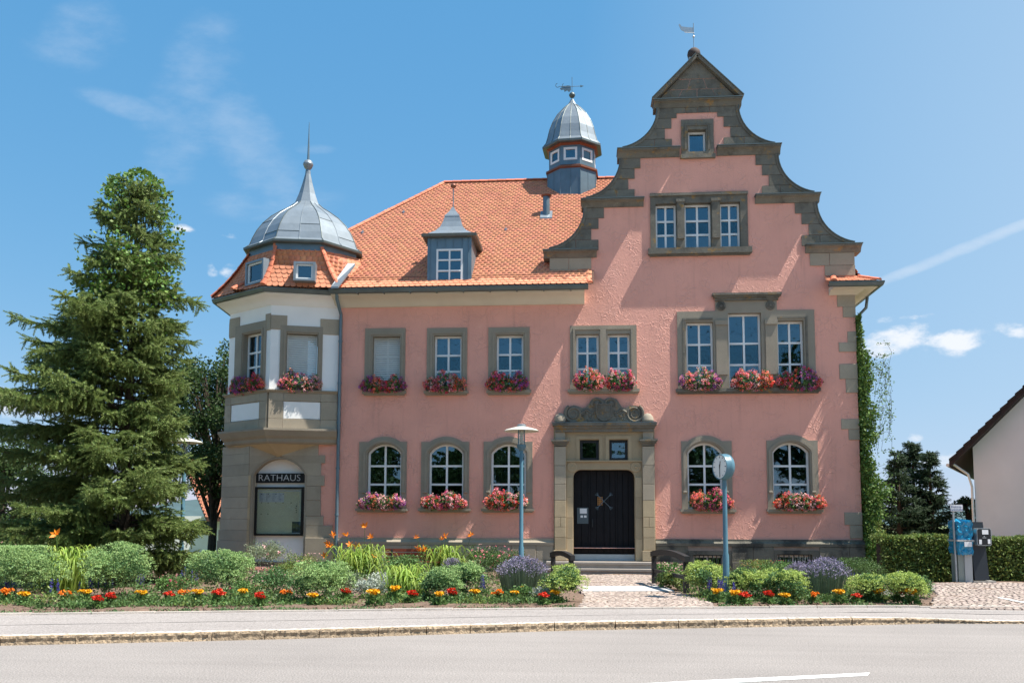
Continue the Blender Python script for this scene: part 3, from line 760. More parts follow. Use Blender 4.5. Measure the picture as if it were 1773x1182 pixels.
# ---- other outer walls keep the inside dark
BACK = 13.0
mb = MB()
mb.box(uR-.35, uR, .4, BACK, 0, z_e-.1); mb.box(uL-1.0, uR-.35, BACK-.3, BACK, 0, z_e-.1); mb.build('rear_wall', M['pink'], TH)
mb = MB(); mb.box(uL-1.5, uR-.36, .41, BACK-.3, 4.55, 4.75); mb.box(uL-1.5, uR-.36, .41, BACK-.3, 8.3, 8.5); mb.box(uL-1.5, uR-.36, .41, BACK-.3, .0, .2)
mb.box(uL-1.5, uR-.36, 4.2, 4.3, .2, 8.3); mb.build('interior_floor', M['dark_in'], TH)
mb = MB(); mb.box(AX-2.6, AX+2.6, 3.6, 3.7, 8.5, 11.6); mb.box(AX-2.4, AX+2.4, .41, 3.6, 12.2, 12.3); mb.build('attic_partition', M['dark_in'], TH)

# ---- gable dressings
gs = MB()
gable = gs
def half_at(cv, z):
    for i in range(len(cv)-1):
        (xa, za), (xb, zb_) = cv[i], cv[i+1]
        if za <= z <= zb_: return xa + (xb-xa)*(z-za)/max(1e-6, zb_-za)
    return cv[0][0] if z < cv[0][1] else cv[-1][0]
GP = MB(); GP.fbox(FF, AX-.01, AX+.01, apZ-.6, apZ-.59, -.2, -.19)
gable_part = GP.build('gable_dressing', M['stone_high'], TH)
def stone_poly(poly, w1=.035, mt=None, parent=None, w0=-.06):
    b = MB(); cu = sum(p[0] for p in poly)/len(poly); cz = sum(p[1] for p in poly)/len(poly)
    g = .007
    q = []
    for u, z in poly:
        du, dz = cu-u, cz-z
        q.append((u + (g if du > 0 else -g), z + (g if dz > 0 else -g)))
    b.plate(FF, q, [], w0, w1 + random.uniform(-.006, .006)); return b.build('stone', mt or M['stone_high'], parent or gable_part)
def stage_rows(cv, z0, z1, rowsL, rowsR, extra_joint=True):
    for side, rows in ((-1, rowsL), (1, rowsR)):
        n = len(rows)
        for k, xin in enumerate(rows):       # from the top down
            zt_ = z1 - (z1-z0)*k/n; zb_ = z1 - (z1-z0)*(k+1)/n
            hin = abs(xin - AX)
            zz = [zb_ + (zt_-zb_)*i/4 for i in range(5)]
            outer = [(half_at(cv, z) - .035, z) for z in zz]
            mid = None
            if min(o[0] for o in outer) - hin > .75: mid = hin + (outer[0][0]-hin)*random.uniform(.35, .5)
            def poly(a, ob):
                pts = [(a, zb_)] + ob + [(a, zt_)]
                return [(AX + side*x, z) for x, z in pts]
            if mid:
                stone_poly([(AX + side*x, z) for x, z in ((hin, zb_), (mid, zb_), (mid, zt_), (hin, zt_))])
                stone_poly(poly(mid, outer))
            else: stone_poly(poly(hin, outer))
def ux(x, y): return F(x, y)[0]
stage_rows(cvC, c3t, pb, [ux(1171.7, 198), ux(1162.7, 216), ux(1151.4, 235), ux(1163.6, 252)], [ux(1241.5, 198), ux(1252.7, 216), ux(1264.3, 235), ux(1252.7, 252)])
stage_rows(cvB, c2t, c3b, [ux(1109, 285), ux(1099, 304), ux(1088, 321), ux(1099, 338)], [ux(1308, 280), ux(1319, 296), ux(1331, 315), ux(1319, 330)])
stage_rows(cvA, c1t, c2b, [ux(1046, 370), ux(1036.6, 388), ux(1024, 406), ux(1036.5, 424)], [ux(1376, 363), ux(1387.5, 380), ux(1400, 399), ux(1387.5, 417)])
# strip under the pediment and the pediment itself
zst = pb - .02; zsb = F(1207, 188)[1]
n = 4
for k in range(n):
    a = AX - hwp*.55 + k*hwp*1.1/n; stone_poly(R4(a, a + hwp*1.1/n, pb - .19, pb))
rowsz = [pt, pt + (apZ-pt)*.27, pt + (apZ-pt)*.52, pt + (apZ-pt)*.97]
for k in range(3):
    za, zb_ = rowsz[k], rowsz[k+1]; ha = (hwp-.1)*(apZ-za)/(apZ-pt); hb = (hwp-.1)*(apZ-zb_)/(apZ-pt)
    m_ = [4, 3, 1][k]; 
    for i in range(m_):
        f0, f1 = i/m_*2-1, (i+1)/m_*2-1
        stone_poly([(AX+ha*f0, za), (AX+ha*f1, za), (AX+hb*f1, zb_), (AX+hb*f0, zb_)], w1=.01)
# blocks beneath the lowest cornices
for L_, y0, y1 in (([951.5, 985, 1024], 447, 467), ([951.5, 1000.5], 467, 484)):
    for i in range(len(L_)-1): stone_poly(R4(ux(L_[i], 457), ux(L_[i+1], 457), F(985, y1)[1], min(c1b, F(985, y0)[1])), mt=M['stone_block'])
for L_, y0, y1 in (([1402, 1436, 1479.5], 438, 460), ([1427, 1480], 460, 478)):
    for i in range(len(L_)-1): stone_poly(R4(ux(L_[i], 450), ux(L_[i+1], 450), F(1440, y1)[1], min(c1b, F(1440, y0)[1])), mt=M['stone_block'])
# cornices, each a moulded beam
def cornice(u0, u1, zb_, zt_, name='cornice', mt=None, pr=.24, endL=True, endR=True):
    h = zt_-zb_; b = MB()
    prof = [(-.45, zb_), (.05, zb_), (.08, zb_+h*.25), (pr*.55, zb_+h*.55), (pr*.8, zb_+h*.7), (pr, zb_+h*.72), (pr, zt_-.02), (-.45, zt_-.02)]
    b.sweep([(u0, 0), (u1, 0)], prof); o = b.build(name, mt or M['stone_high'], gable_part, fixn=True)
    f = MB(); f.fbox(FF, u0-.02, u1+.02, zt_-.018, zt_+.012, -.46, pr+.03); f.build('flashing', M['lead'], gable_part)
for hw, zb_, zt_, xi, xj in ((hw1, c1b, c1t, ux(1033, 440), ux(1394, 431)), (hw2, c2b, c2t, ux(1114, 352), ux(1307, 345)), (hw3, c3b, c3t, ux(1176, 268), ux(1241, 261))):
    cornice(AX-hw, xi, zb_, zt_); cornice(xj, AX+hw, zb_, zt_)
cornice(AX-hwp, AX+hwp, pb, pt, pr=.2)
# raking coping of the pediment and curved copings
def strip(half_pts, side, th=.055, w0=-.46, w1=.10, name='coping', mt=None):
    pts = [(AX + side*x, z) for x, z in half_pts]; o = []
    for i, p in enumerate(pts):
        a = pts[max(0, i-1)]; b_ = pts[min(len(pts)-1, i+1)]; d = Vector((b_[0]-a[0], b_[1]-a[1])).normalized(); nrm = Vector((d.y, -d.x)) * side
        o.append(nrm)
    inner = [(p[0]-q.x*.05, p[1]-q.y*.05) for p, q in zip(pts, o)]; outer = [(p[0]+q.x*th, p[1]+q.y*th) for p, q in zip(pts, o)]
    b = MB(); b.plate(FF, inner + outer[::-1], [], w0, w1); b.build(name, mt or M['stone_high'], gable_part)
    o2 = [(p[0]+q.x*(th+.002), p[1]+q.y*(th+.002)) for p, q in zip(pts, o)]; o3 = [(p[0]+q.x*(th+.025), p[1]+q.y*(th+.025)) for p, q in zip(pts, o)]
    b = MB(); b.plate(FF, o2 + o3[::-1], [], w0-.02, w1+.03); b.build('coping_flashing', M['lead'], gable_part)
for sd in (-1, 1):
    strip(cvA[:], sd, .03, w1=.06); strip(cvB[:], sd, .03, w1=.06); strip(cvC[:], sd, .03, w1=.06)
    strip([(hwp+.02, pt+.01), (0.0, apZ+.06)], sd, .05, w1=.2)
# finial: square base, stone ball, wind vane shaped like a feathered wing
fz = atY(1205, 95, .65).z - .5
b = MB(); b.hexa([(AX-.24, .42, fz-.3), (AX+.24, .42, fz-.3), (AX+.24, .9, fz-.3), (AX-.24, .9, fz-.3), (AX-.2, .45, fz+.32), (AX+.2, .45, fz+.32), (AX+.2, .85, fz+.32), (AX-.2, .85, fz+.32)])
fin = b.build('finial', M['zinc_blue'], TH)
b = MB(); b.lathe((AX, .65, fz+.5), [(.0, -.2), (.14, -.19), (.2, -.12), (.225, 0), (.2, .12), (.12, .2), (0, .225)], 20); b.build('ball', mat('brown weathered ball', (.06, .04, .035), .8, .3, 6), fin, smooth=True)
zb0 = fz + .72
b = MB(); b.tube([(AX, .65, zb0-.05), (AX, .65, zb0+.9)], .014, 6); b.lathe((AX, .65, zb0+.42), [(0, -.07), (.045, 0), (0, .07)], 8)
def flat(pts, y, t=.012): return pts
VF = Frame((AX, .65), (1, 0))
b.plate(VF, [(-.0, .55+zb0), (-.25, .58+zb0), (-.42, .68+zb0), (-.50, .86+zb0), (-.46, .90+zb0), (-.40, .80+zb0), (-.2, .76+zb0), (0, .74+zb0)], [], -.008, .008)
b.tube([(AX-.3, .64, zb0+.58), (AX+.03, .64, zb0+.54)], .01, 5)
b.build('wind_vane', M['steel'], fin)

# ---- quoins down the right edge
def quoin(x0, y0, x1, y1, mt=None, parent=wall):
    u0, u1, z0, z1 = rectF(x0, y0, x1, y1)
    if x1 > 1400: u1 = uR + .012
    b = MB(); b.cham(FF, u0, u1, z0+.004, z1-.004, -.1, .03, .01); b.build('quoin', mt or M['stone_block'], parent)
for q in ((1449, 511, 1481, 531), (1459, 531, 1481, 549.6), (1467, 574, 1484, 593), (1452, 593, 1484, 609), (1453, 630, 1485, 656), (1464, 656, 1485, 680),
          (1456, 725, 1487, 743), (1469, 743, 1489, 761.5), (1461.6, 886.5, 1494, 908.7), (1471, 908.7, 1494, 932)):
    quoin(*q)
# quoins at the left, under the oriel
for x1, y0, y1 in ((575.6, 762, 768.6), (551.4, 768.6, 788), (563, 788, 801.6), (556, 801.6, 823), (561.7, 823, 840.8), (555.4, 840.8, 866), (555.4, 866, 893), (560, 893, 909.4), (575.6, 909.4, 929)):
    pass

# ---- plinth
def plinth(path, z1, mt, mt2, rows=3, holes=(), name='plinth'):
    pass
zpm = F(1300, 945)[1]; zpL = F(750, 943)[1]
def moulding_run(u0, u1, ztop, mt, endcap=0.0):
    b = MB(); b.sweep([(u0, 0), (u1, 0)] if not endcap else [(u0, 0), (u1, 0), (u1, 3)], [(-.1, ztop-.22), (.10, ztop-.22), (.11, ztop-.13), (.05, ztop-.06), (.05, ztop), (-.1, ztop)])
    return b.build('plinth_moulding', mt, plinth_part, fixn=True)
b = MB(); b.plate(FF, [(uL, -.1), (du0, -.1), (du0, zp-.20), (uL, zp-.20)], [], -.2, .055)
plinth_part = b.build('plinth', M['sand'], TH)
u = uL
for (ua, ub, mt) in ((uL, du0, M['stone_block']), (du1, uR, M['stone_dark'])):
    moulding_run(ua, ub, zp, M['stone_block'] if ua == uL else M['stone_dark'], endcap=(ua == du1))
# basement window openings on the right
bw = [rectF(1200, 960, 1253, 986), rectF(1345, 959, 1406, 985)]; bo = [rectF(1191, 953, 1267, 990), rectF(1339.5, 952, 1419, 990)]
b = MB(); b.plate(FF, [(du1, -.1), (uR, -.1), (uR, zp-.21), (du1, zp-.21)], [R4(o[0], o[1], 0.02, o[3]) for o in bo], -.4, .05); b.build('plinth_core', M['sand'], plinth_part)
b = MB(); b.box(uR-.02, uR+.05, .0, 6, -.1, zp-.21); b.build('plinth_side', M['stone_dark'], plinth_part)
def blocks(u0, u1, z0, z1, rows, mt, holes=(), parent=plinth_part, w0=.0, w1=.085, lo=.55, hi=1.15):
    h = (z1-z0)/rows
    for r in range(rows):
        za, zb_ = z0 + r*h, z0 + (r+1)*h; segs = [(u0, u1)]
        for (a, b_, c, d) in holes:
            if d > za + .02 and c < zb_ - .02:
                ns = []
                for s0, s1 in segs:
                    if b_ <= s0 or a >= s1: ns.append((s0, s1))
                    else:
                        if a > s0 + .03: ns.append((s0, a))
                        if b_ < s1 - .03: ns.append((b_, s1))
                segs = ns
        for s0, s1 in segs:
            x = s0
            while x < s1 - .02:
                l = random.uniform(lo, hi); e = x + l
                if s1 - e < .35: e = s1
                e = min(e, s1)
                k = MB(); k.cham(FF, x+.004, e-.004, za+.004, zb_-.004, w0, w1 + random.uniform(-.006, .006), .012); k.build('stone', mt, parent); x = e
blocks(uL, du0, .02, zp-.22, 2, M['stone_block']); blocks(du1, uR+.06, .02, zp-.22, 2, M['stone_dark'], [(o[0]-.0, o[1]+.0, 0, o[3]) for o in bo])
for o, w_ in zip(bo, bw):
    b = MB(); b.plate(FF, R4(o[0]+.004, o[1]-.004, .02, o[3]-.004), [R4(w_[0], w_[1], .021, w_[3])], -.3, .06); s = b.build('basement_window', M['stone_dark'], TH)
    b = MB(); b.plate(FF, R4(w_[0], w_[1], .03, w_[3]-.03), [R4(w_[0]+.06, (w_[0]+w_[1])/2-.03, .09, w_[3]-.09), R4((w_[0]+w_[1])/2+.03, w_[1]-.06, .09, w_[3]-.09)], -.2, -.16); b.build('window_frame', M['white'], s)
    b = MB(); b.fbox(FF, w_[0]+.05, w_[1]-.05, .05, w_[3]-.06, -.195, -.185); b.build('pane', M['glass'], s)
    nb = 7
    for k in range(nb):
        c = w_[0] + (w_[1]-w_[0])*(k+.5)/nb; b = MB(); b.fbox(FF, c-.014, c+.014, .03, w_[3]-.02, -.06, -.03); b.build('bar', M['iron'], s)

# ---- main eave: cream cove and gutter, over turret and wing
eaveT = z_e - .02
P0 = (uL, 0.0)
q = atY(468, 600, -.62); P1 = (q.x, -.62)
q = atY(397, 600, .62); P2 = (q.x, .62); P3 = (P2[0]-.25, 3.4); P4 = (P3[0]+1.2, 5.6)
TPATH = [P4, P3, P2, P1, P0]
ueL = ux(1012, 515)
zcv = F(800, 530)[1]
cove = [(-.05, zcv), (.05, zcv), (.09, zcv+.03), (.16, zcv+.10), (.30, zcv+(eaveT-zcv)*.48), (.50, eaveT-.17), (.62, eaveT-.14), (.63, eaveT-.02), (-.05, eaveT-.02)]
OVT = .50; kT = .66
b = MB(); b.sweep([(uL-.12, 0), (ueL, 0)], cove); b.build('eave_cove', M['cream'], TH, smooth=True, fixn=True)
b = MB(); b.sweep(TPATH[:-1] + [(uL+.02, 0)], [(w*kT if w > 0 else w, z) for w, z in cove]); b.build('turret_cove', M['white_wall'], TH, smooth=True, fixn=True)
def gutter_prof(zt_, w=.64): return [(w, zt_-.10), (w+.05, zt_-.135), (w+.12, zt_-.12), (w+.155, zt_-.03), (w+.16, zt_+.015), (w+.13, zt_+.015), (w+.11, zt_-.05), (w+.06, zt_-.09), (w, zt_-.05)]
b = MB(); b.sweep(TPATH[:-1] + [(uL+.02, 0)], gutter_prof(z_e, .41)); b.build('gutter', M['lead'], TH, fixn=True)
b = MB(); b.sweep([(uL-.15, 0), (ueL+.12, 0)], gutter_prof(z_e)); gut = b.build('gutter', M['lead'], TH, fixn=True)
# gutter brackets
b = MB()
for k in range(9):
    x = uL + .8 + k*(ueL-uL-.8)/8.5
    b.box(x-.015, x+.015, -.82, -.62, z_e-.16, z_e-.13)
b.build('gutter_brackets', M['lead'], TH, kind='stuff')
# right eave return
uq = ux(1449, 515)
zcr = F(1465, 511)[1]; er = z_eR-.02
cr = [(-.05, zcr), (.05, zcr), (.1, zcr+.05), (.25, zcr+(er-zcr)*.55), (.42, er-.15), (.55, er-.12), (.56, er), (-.05, er)]
b = MB(); b.sweep([(uq-.25, 0), (uR, 0), (uR, BACK)], cr); b.build('eave_cove', M['cream'], TH, smooth=True, fixn=True)
b = MB(); b.sweep([(uq-.42, 0), (uR, 0), (uR, BACK)], gutter_prof(z_eR, .56)); b.build('gutter', M['lead'], TH, fixn=True)
b = MB(); b.tube([(uR+.55, .5, z_eR-.2), (uR+.5, .5, z_eR-.55), (uR+.12, .5, z_eR-.95), (uR+.1, .5, .2)], .05, 10); b.build('downpipe', M['lead'], TH, smooth=True)
# left downpipe
dpx = [(583, 507), (583.5, 518), (589.5, 545), (588.5, 640), (585, 800), (582, 920), (581, 962)]
pts = []
for k, (x, y) in enumerate(dpx):
    w = .62 if k < 2 else .1
    if k == 1: w = .55
    u_, z_ = F(x, y, w); pts.append((u_, -w, z_))
ux_low = pts[3][0]
pts = [pts[0], pts[1], (ux_low, -.1, pts[2][2]), (ux_low, -.1, .12)]
b = MB(); b.tube(pts, .055, 12); dp = b.build('downpipe', M['zinc_blue'], TH, smooth=True)
for zz in (7.6, 6.2, 4.9, 3.4, 1.9):
    b = MB(); b.lathe((ux_low, -.1, zz), [(.07, -.03), (.07, .03)], 12); b.build('pipe_collar', M['zinc_blue'], dp)
    
# ---- turret walls
frA = Frame(P1, (P0[0]-P1[0], P0[1]-P1[1])); frB = Frame(P2, (P1[0]-P2[0], P1[1]-P2[1])); frC = Frame(P3, (P2[0]-P3[0], P2[1]-P3[1])); frD = Frame(P4, (P3[0]-P4[0], P3[1]-P4[1]))
lA = math.dist(P0, P1); lB = math.dist(P1, P2); lC = math.dist(P2, P3); lD = math.dist(P3, P4)
z_par = frA.pix(520, 676)[1]; z_cb = frA.pix(500, 742)[1]; z_cbb = frA.pix(500, 768)[1]
ztop = eaveT - .03
mb = MB()
oa = frA.pix(497, 577), frA.pix(548, 672); sa = frA.pix(486, 563), frA.pix(557, 672)
ob = frB.pix(423, 580), frB.pix(451.5, 672); sb = frB.pix(409.5, 566), frB.pix(459, 672)
zS = z_par + .0
def tw(fr, l, o, s, ):
    hole = R4(s[0][0], s[1][0], z_par-.01+.02, s[0][1])
    m_ = MB(); m_.plate(fr, R4(0, l, z_cbb+.02, ztop), [hole], -.3, 0); m_.build('turret_wall', M['white_wall'], TH)
    w_ = MB(); w_.plate(fr, R4(s[0][0], s[1][0], z_par+.01, s[0][1]), [R4(o[0][0], o[1][0], z_par+.011, o[0][1])], -.24, .04); sr = w_.build('window_surround', M['stone'], TH)
    t = .055; b_ = MB(); b_.plate(fr, band_u(o[0][0]-.04, o[1][0]+.04, z_par+.5, o[0][1]+.05, t), [], .037, .07); b_.build('moulding', M['stone'], sr)
tw(frA, lA, oa, sa); tw(frB, lB, ob, sb)
m_ = MB(); m_.plate(frC, R4(0, lC, z_cbb+.02, ztop), [], -.3, 0); m_.plate(frD, R4(0, lD, z_cbb+.02, ztop), [], -.3, 0); m_.build('turret_wall', M['white_wall'], TH)
m_ = MB(); m_.plate(frD, R4(0, lD, 0, z_cbb+.01), [], -.3, 0); m_.box(P3[0]+.5, P0[0], 3.2, 3.5, 0, z_cbb); m_.build('turret_rear', M['stone'], TH)
roller(frA, oa[0][0]+.01, oa[1][0]-.01, z_par+.02, oa[0][1]-.01, -.13)
window(frB, ob[0][0], ob[1][0], z_par+.01, ob[0][1], [.5], [frB.pix(437, 634)[1], frB.pix(437, 609)[1]], -.16)
# corner stones above the windows
def tstone(fr, x0, y0, x1, y1, u0=None, u1=None):
    (a, zt_), (c, zb_) = fr.pix(x0, y0), fr.pix(x1, y1)
    if u0 is not None: a = u0
    if u1 is not None: c = u1
    k = MB(); k.cham(fr, a, c, zb_, zt_, -.05, .03, .008); return k.build('quoin', M['stone_block'], TH)
tstone(frA, 468, 545, 497, 571, u0=.0); tstone(frB, 461, 544, 468, 571, u1=lB)
tstone(frA, 555, 552, 583, 580, u1=lA+.02); tstone(frB, 397, 553, 415, 582, u0=-.0); tstone(frC, 390, 553, 397, 582, u0=lC-.35, u1=lC)
# parapet: stone band with two white recessed panels, coursed
zpn1, zpn0 = frA.pix(520, 695)[1], frA.pix(520, 726)[1]
pa = (frA.pix(490, 710)[0], frA.pix(555, 710)[0]); pbb = (frB.pix(403, 710)[0], frB.pix(452, 710)[0])
for fr, l, pn in ((frA, lA, pa), (frB, lB, pbb), (frC, lC, (lC*.3, lC*.7))):
    for (a, b_, c, d) in ((0, pn[0], z_cb, zpn0), (pn[0], pn[1], z_cb, zpn0), (pn[1], l, z_cb, zpn0), (0, pn[0], zpn0, zpn1), (pn[1], l, zpn0, zpn1), (0, pn[0], zpn1, z_par-.1), (pn[0], pn[1], zpn1, z_par-.1), (pn[1], l, zpn1, z_par-.1)):
        k = MB(); k.cham(fr, a + (.003 if a else -.0), b_ - (.003 if b_ < l else 0), c+.003, d-.003, -.05, .09, .006); k.build('parapet_stone', M['stone_block'], TH)
    k = MB(); k.fbox(fr, pn[0]+.02, pn[1]-.02, zpn0+.02, zpn1-.02, -.05, .065); k.build('parapet_panel', M['white_wall'], TH)
b = MB(); b.sweep(TPATH[1:], [(-.1, z_par-.1), (.09, z_par-.1), (.13, z_par-.05), (.16, z_par-.03), (.16, z_par), (-.1, z_par+.03)]); b.build('turret_sill', M['stone'], TH, fixn=True)
b = MB(); b.sweep(TPATH[1:], [(-.1, z_cbb), (.0, z_cbb), (.06, z_cbb+.06), (.08, z_cbb+.16), (.16, z_cbb+.24), (.24, z_cb-.10), (.26, z_cb-.07), (.26, z_cb), (-.1, z_cb+.02)]); b.build('turret_cornice', M['stone'], TH, fixn=True)
# corbel under the oriel: flat faces running down to a point
tipu, tipz = F(481, 791); qz = z_cbb + .01
b = MB(); T = (tipu, -.01, tipz); Bk = (tipu, .9, qz)
o1 = (P0[0]-.55, -.0, qz); o2 = (P1[0], P1[1]+.03, qz); o3 = (P2[0]+.3, P2[1]-.25, qz)
b.add([T, o1, o2, o3, Bk], [(0, 2, 1), (0, 3, 2), (1, 2, 3, 4), (0, 1, 4), (0, 4, 3)]); b.build('corbel', M['stone_warm'], TH, fixn=True)
# lower body: Y=0 front with arched niche, then an angled pier to the left
uN0, uN1 = ux(433, 880), ux(530.5, 880); zNc = F(481, 790.5)[1]; zNs = F(481, 822)[1]
AN = Arch(uN0, uN1, zNc, zNs); uE = ux(430, 880)-.0; q = atY(384, 880, .95); PE = (q.x, .95); PEb = (q.x-.1, 4.0)
steps = [(575.6, 762, 768.6), (551.4, 768.6, 788), (563, 788, 801.6), (556, 801.6, 823), (561.7, 823, 840.8), (555.4, 840.8, 866), (555.4, 866, 893), (560, 893, 909.4), (575.6, 909.4, 930)]
core_out = [(uE, -.1), (uL+.02, -.1), (uL+.02, z_cbb+.02), (uE, z_cbb+.02)]
b = MB(); b.plate(FF, core_out, [AN.outline(.2, -.02)], -.4, -.02); tb = b.build('turret_base', M['pink'], TH)
for i, (x1, y0, y1) in enumerate(steps):
    z1_, z0_ = F(520, y0)[1], F(520, y1)[1]; ub = ux(x1, (y0+y1)/2)
    z1_ = min(z1_, z_cbb+.02) if i else z_cbb+.02
    if z0_ >= zNs - .05:
        ins = [(ub, z0_), (ub, z1_)]
        # run from the arch to the step
        def xa(z): return AN.cu + math.sqrt(max(0, AN.R**2-(z-AN.cz)**2)) if z < AN.zc else None
        for sd in (0, 1):
            pts = []
            for k in range(5):
                z = z0_ + (z1_-z0_)*k/4; x = xa(z); x = AN.cu if x is None else x
                pts.append((x, z))
            if sd == 0: poly = [(ub, z1_), *[p for p in pts[::-1]], (ub, z0_)]; poly = poly[::-1]
            else: poly = [(2*AN.cu-p[0], p[1]) for p in pts] + [(uE, z1_), (uE, z0_)]
            # drop repeated points
            cl = []
            for p in poly:
                if not cl or math.dist(p, cl[-1]) > .004: cl.append(p)
            k = MB(); k.plate(FF, cl, [], -.05, .03 + random.uniform(-.003, .003)); k.build('stone', M['stone_block'], tb)
    else:
        k = MB(); k.cham(FF, AN.u1, ub, z0_+.003, z1_-.003, -.35, .03, .008); k.build('stone', M['stone_block'], tb)
b = MB(); b.cham(FF, AN.u1, uL+.02, .0, F(520, 930)[1], -.35, .09, .01); b.build('stone', M['stone_block'], tb)
b = MB(); ol = AN.outline(.15, 0, 18); il = AN.outline(.15, .07, 18); loop = [il[1], ol[1]] + ol[2:] + [ol[0], il[0]] + il[2:][::-1]; b.plate(FF, loop, [], -.33, .015); b.build('niche_moulding', M['stone'], tb)
b = MB(); b.fbox(FF, uN0-.05, uN1+.05, .35, zNc+.05, -.45, -.30); b.build('niche_wall', M['white_wall'], tb)
b = MB(); b.fbox(FF, uN0-.05, uN1+.05, .0, .35, -.45, -.2); b.build('niche_base', M['stone_dark'], tb)
# angled pier
frP = Frame(PE, (uE-PE[0], 0-PE[1])); lP = math.dist(PE, (uE, 0)); frQ = Frame(PEb, (PE[0]-PEb[0], PE[1]-PEb[1])); lQ = math.dist(PE, PEb)
zz = -.05; 
while zz < z_cbb:
    h = min(.36, z_cbb + .01 - zz)
    if h < .05: break
    flare = max(0, .16*(1 - zz/1.6)) if zz < 1.6 else 0
    k = MB(); P = frP.p; fl2 = max(0, .16*(1-(zz+h)/1.6)) if zz+h < 1.6 else 0
    k.hexa([P(-flare, zz+.003, .03+flare*.4), P(lP, zz+.003, .03), P(lP, zz+.003, -.3), P(-flare, zz+.003, -.3), P(-fl2, zz+h-.003, .03+fl2*.4), P(lP, zz+h-.003, .03), P(lP, zz+h-.003, -.3), P(-fl2, zz+h-.003, -.3)]); k.build('stone', M['stone_block'], tb)
    k = MB(); k.cham(frQ, 0, lQ+.02, zz+.003, zz+h-.003, -.3, .03+flare, .008); k.build('stone', M['stone_block'], tb)
    # upright between pier and niche
    k = MB(); k.cham(FF, uE-.02, uN0, zz+.003, zz+h-.003, -.35, .05, .008)
    if zz + h < zNs + .1: k.build('stone', M['stone_warm'], tb)
    zz += h

# ---- roofs ---------------------------------------------------------
def V3(*a): return np.array(a, float)
TW, TL, TR = .19, .30, .165
def tile_template():
    n = 5; top = [(-TW*.48, TL, 0), (TW*.48, TL, 0)]; arc = []
    for k in range(n+1):
        a = math.pi*k/n; arc.append((TW*.48*math.cos(a), .055 - .055*math.sin(a) , .028))
    arc = [(TW*.48, .07, .026)] + arc[1:-1] + [(-TW*.48, .07, .026)]
    v = top[:1] + [] ; verts = [(-TW*.48, TL, .004), (TW*.48, TL, .004)][::-1] + []
    verts = [(TW*.48, TL, .004), (-TW*.48, TL, .004)] + [arc[-1-i] for i in range(len(arc))]
    m = len(verts); low = [(x, y, z-.018) for x, y, z in verts[2:]]
    tris = [(0, 1, k) if False else None for k in range(0)]
    faces = []
    for k in range(1, m-1): faces.append((0, k, k+1))
    L_ = len(low)
    for k in range(L_-1):
        a, b_ = 2+k, 3+k; c, d = m+k+1, m+k
        faces.append((a, d, c)); faces.append((a, c, b_))
    return np.array(verts + low), np.array(faces)
TV, TF = tile_template()
tile_me = bpy.data.meshes.new('tile'); tile_me.from_pydata([tuple(v) for v in TV], [], [tuple(int(i) for i in f) for f in TF]); tile_me.materials.append(M['tile_obj']); tile_me.update()
def tile_rows(A, B, slope_len, row=TR, ref=None, trim=.05):
    """A(t), B(t) ends of the horizontal line at height t in 0..1 up the slope; returns frames"""
    out = []; n = int(slope_len/row)
    for i in range(n+1):
        t = i/n*(1-TR/slope_len*.5); a, b_ = A(t), B(t); a2 = A(min(1, t+.02)); a1 = A(max(0, t-.0))
        U = b_-a; L_ = np.linalg.norm(U)
        if L_ < .1: continue
        U /= L_; d = a2-a1; V = d - U*np.dot(d, U); V /= np.linalg.norm(V)+1e-9; N_ = np.cross(U, V)
        if N_[2] < 0: N_ = -N_
        s0 = np.dot(a-(ref if ref is not None else a), U); off = (i % 2)*TW/2
        k0 = math.ceil((s0 - off)/TW)
        x = k0*TW + off - s0
        while x < L_:
            if trim*-1 <= x <= L_+trim:
                p = a + U*x + N_*.012
                R = np.stack([U, V, N_], axis=1)
                j = rng.normal(0, .012, 3); 
                out.append((p + V*rng.normal(0, .004), R @ (np.eye(3) + np.array([[0, -j[2], j[1]], [j[2], 0, -j[0]], [-j[1], j[0], 0]]))))
            x += TW
    return out
def place_tiles(frames, nobj, parent):
    for p, R in frames[:nobj]:
        o = bpy.data.objects.new('tile', tile_me); COL.objects.link(o); o.parent = parent
        m4 = Matrix(((R[0][0], R[0][1], R[0][2], p[0]), (R[1][0], R[1][1], R[1][2], p[1]), (R[2][0], R[2][1], R[2][2], p[2]), (0, 0, 0, 1)))
        o.matrix_local = m4
    rest = frames[nobj:]
    if rest:
        nm = NM(); nm.inst(TV, TF, np.array([r[0] for r in rest]), np.array([r[1] for r in rest]), np.ones(len(rest)))
        nm.build('roof_tiles', M['tile'], parent, kind='stuff')
def ridge_line(a, b_, parent, r=.11, L_=.36, name='ridge_tile'):
    a, b_ = Vector(a), Vector(b_); d = (b_-a); n = max(1, int(d.length/L_)); d.normalize()
    side = d.cross(Vector((0, 0, 1))).normalized(); up = side.cross(d)
    for k in range(n):
        p = a + (b_-a)*(k/n); q_ = a + (b_-a)*((k+1)/n) + d*.03; vs = []; fs = []
        for e, (c, rr) in enumerate(((p, r*1.05), (q_, r*.93))):
            for i in range(7):
                an = math.pi*i/6; vs.append(c + side*rr*math.cos(an) + up*rr*.8*math.sin(an))
        for i in range(6): fs.append((i, i+1, 8+i, 7+i))
        fs.append((0, 1, 2, 3, 4, 5, 6)); fs.append((13, 12, 11, 10, 9, 8, 7))
        m_ = MB(); m_.add(vs, fs); m_.build(name, M['ridge'], parent, fixn=True)

RY = 6.4
z_r = atY(900, 314.5, RY).z
xr0 = atY(769, 320, RY).x
ze_ = z_e + .03; ye_ = -OV
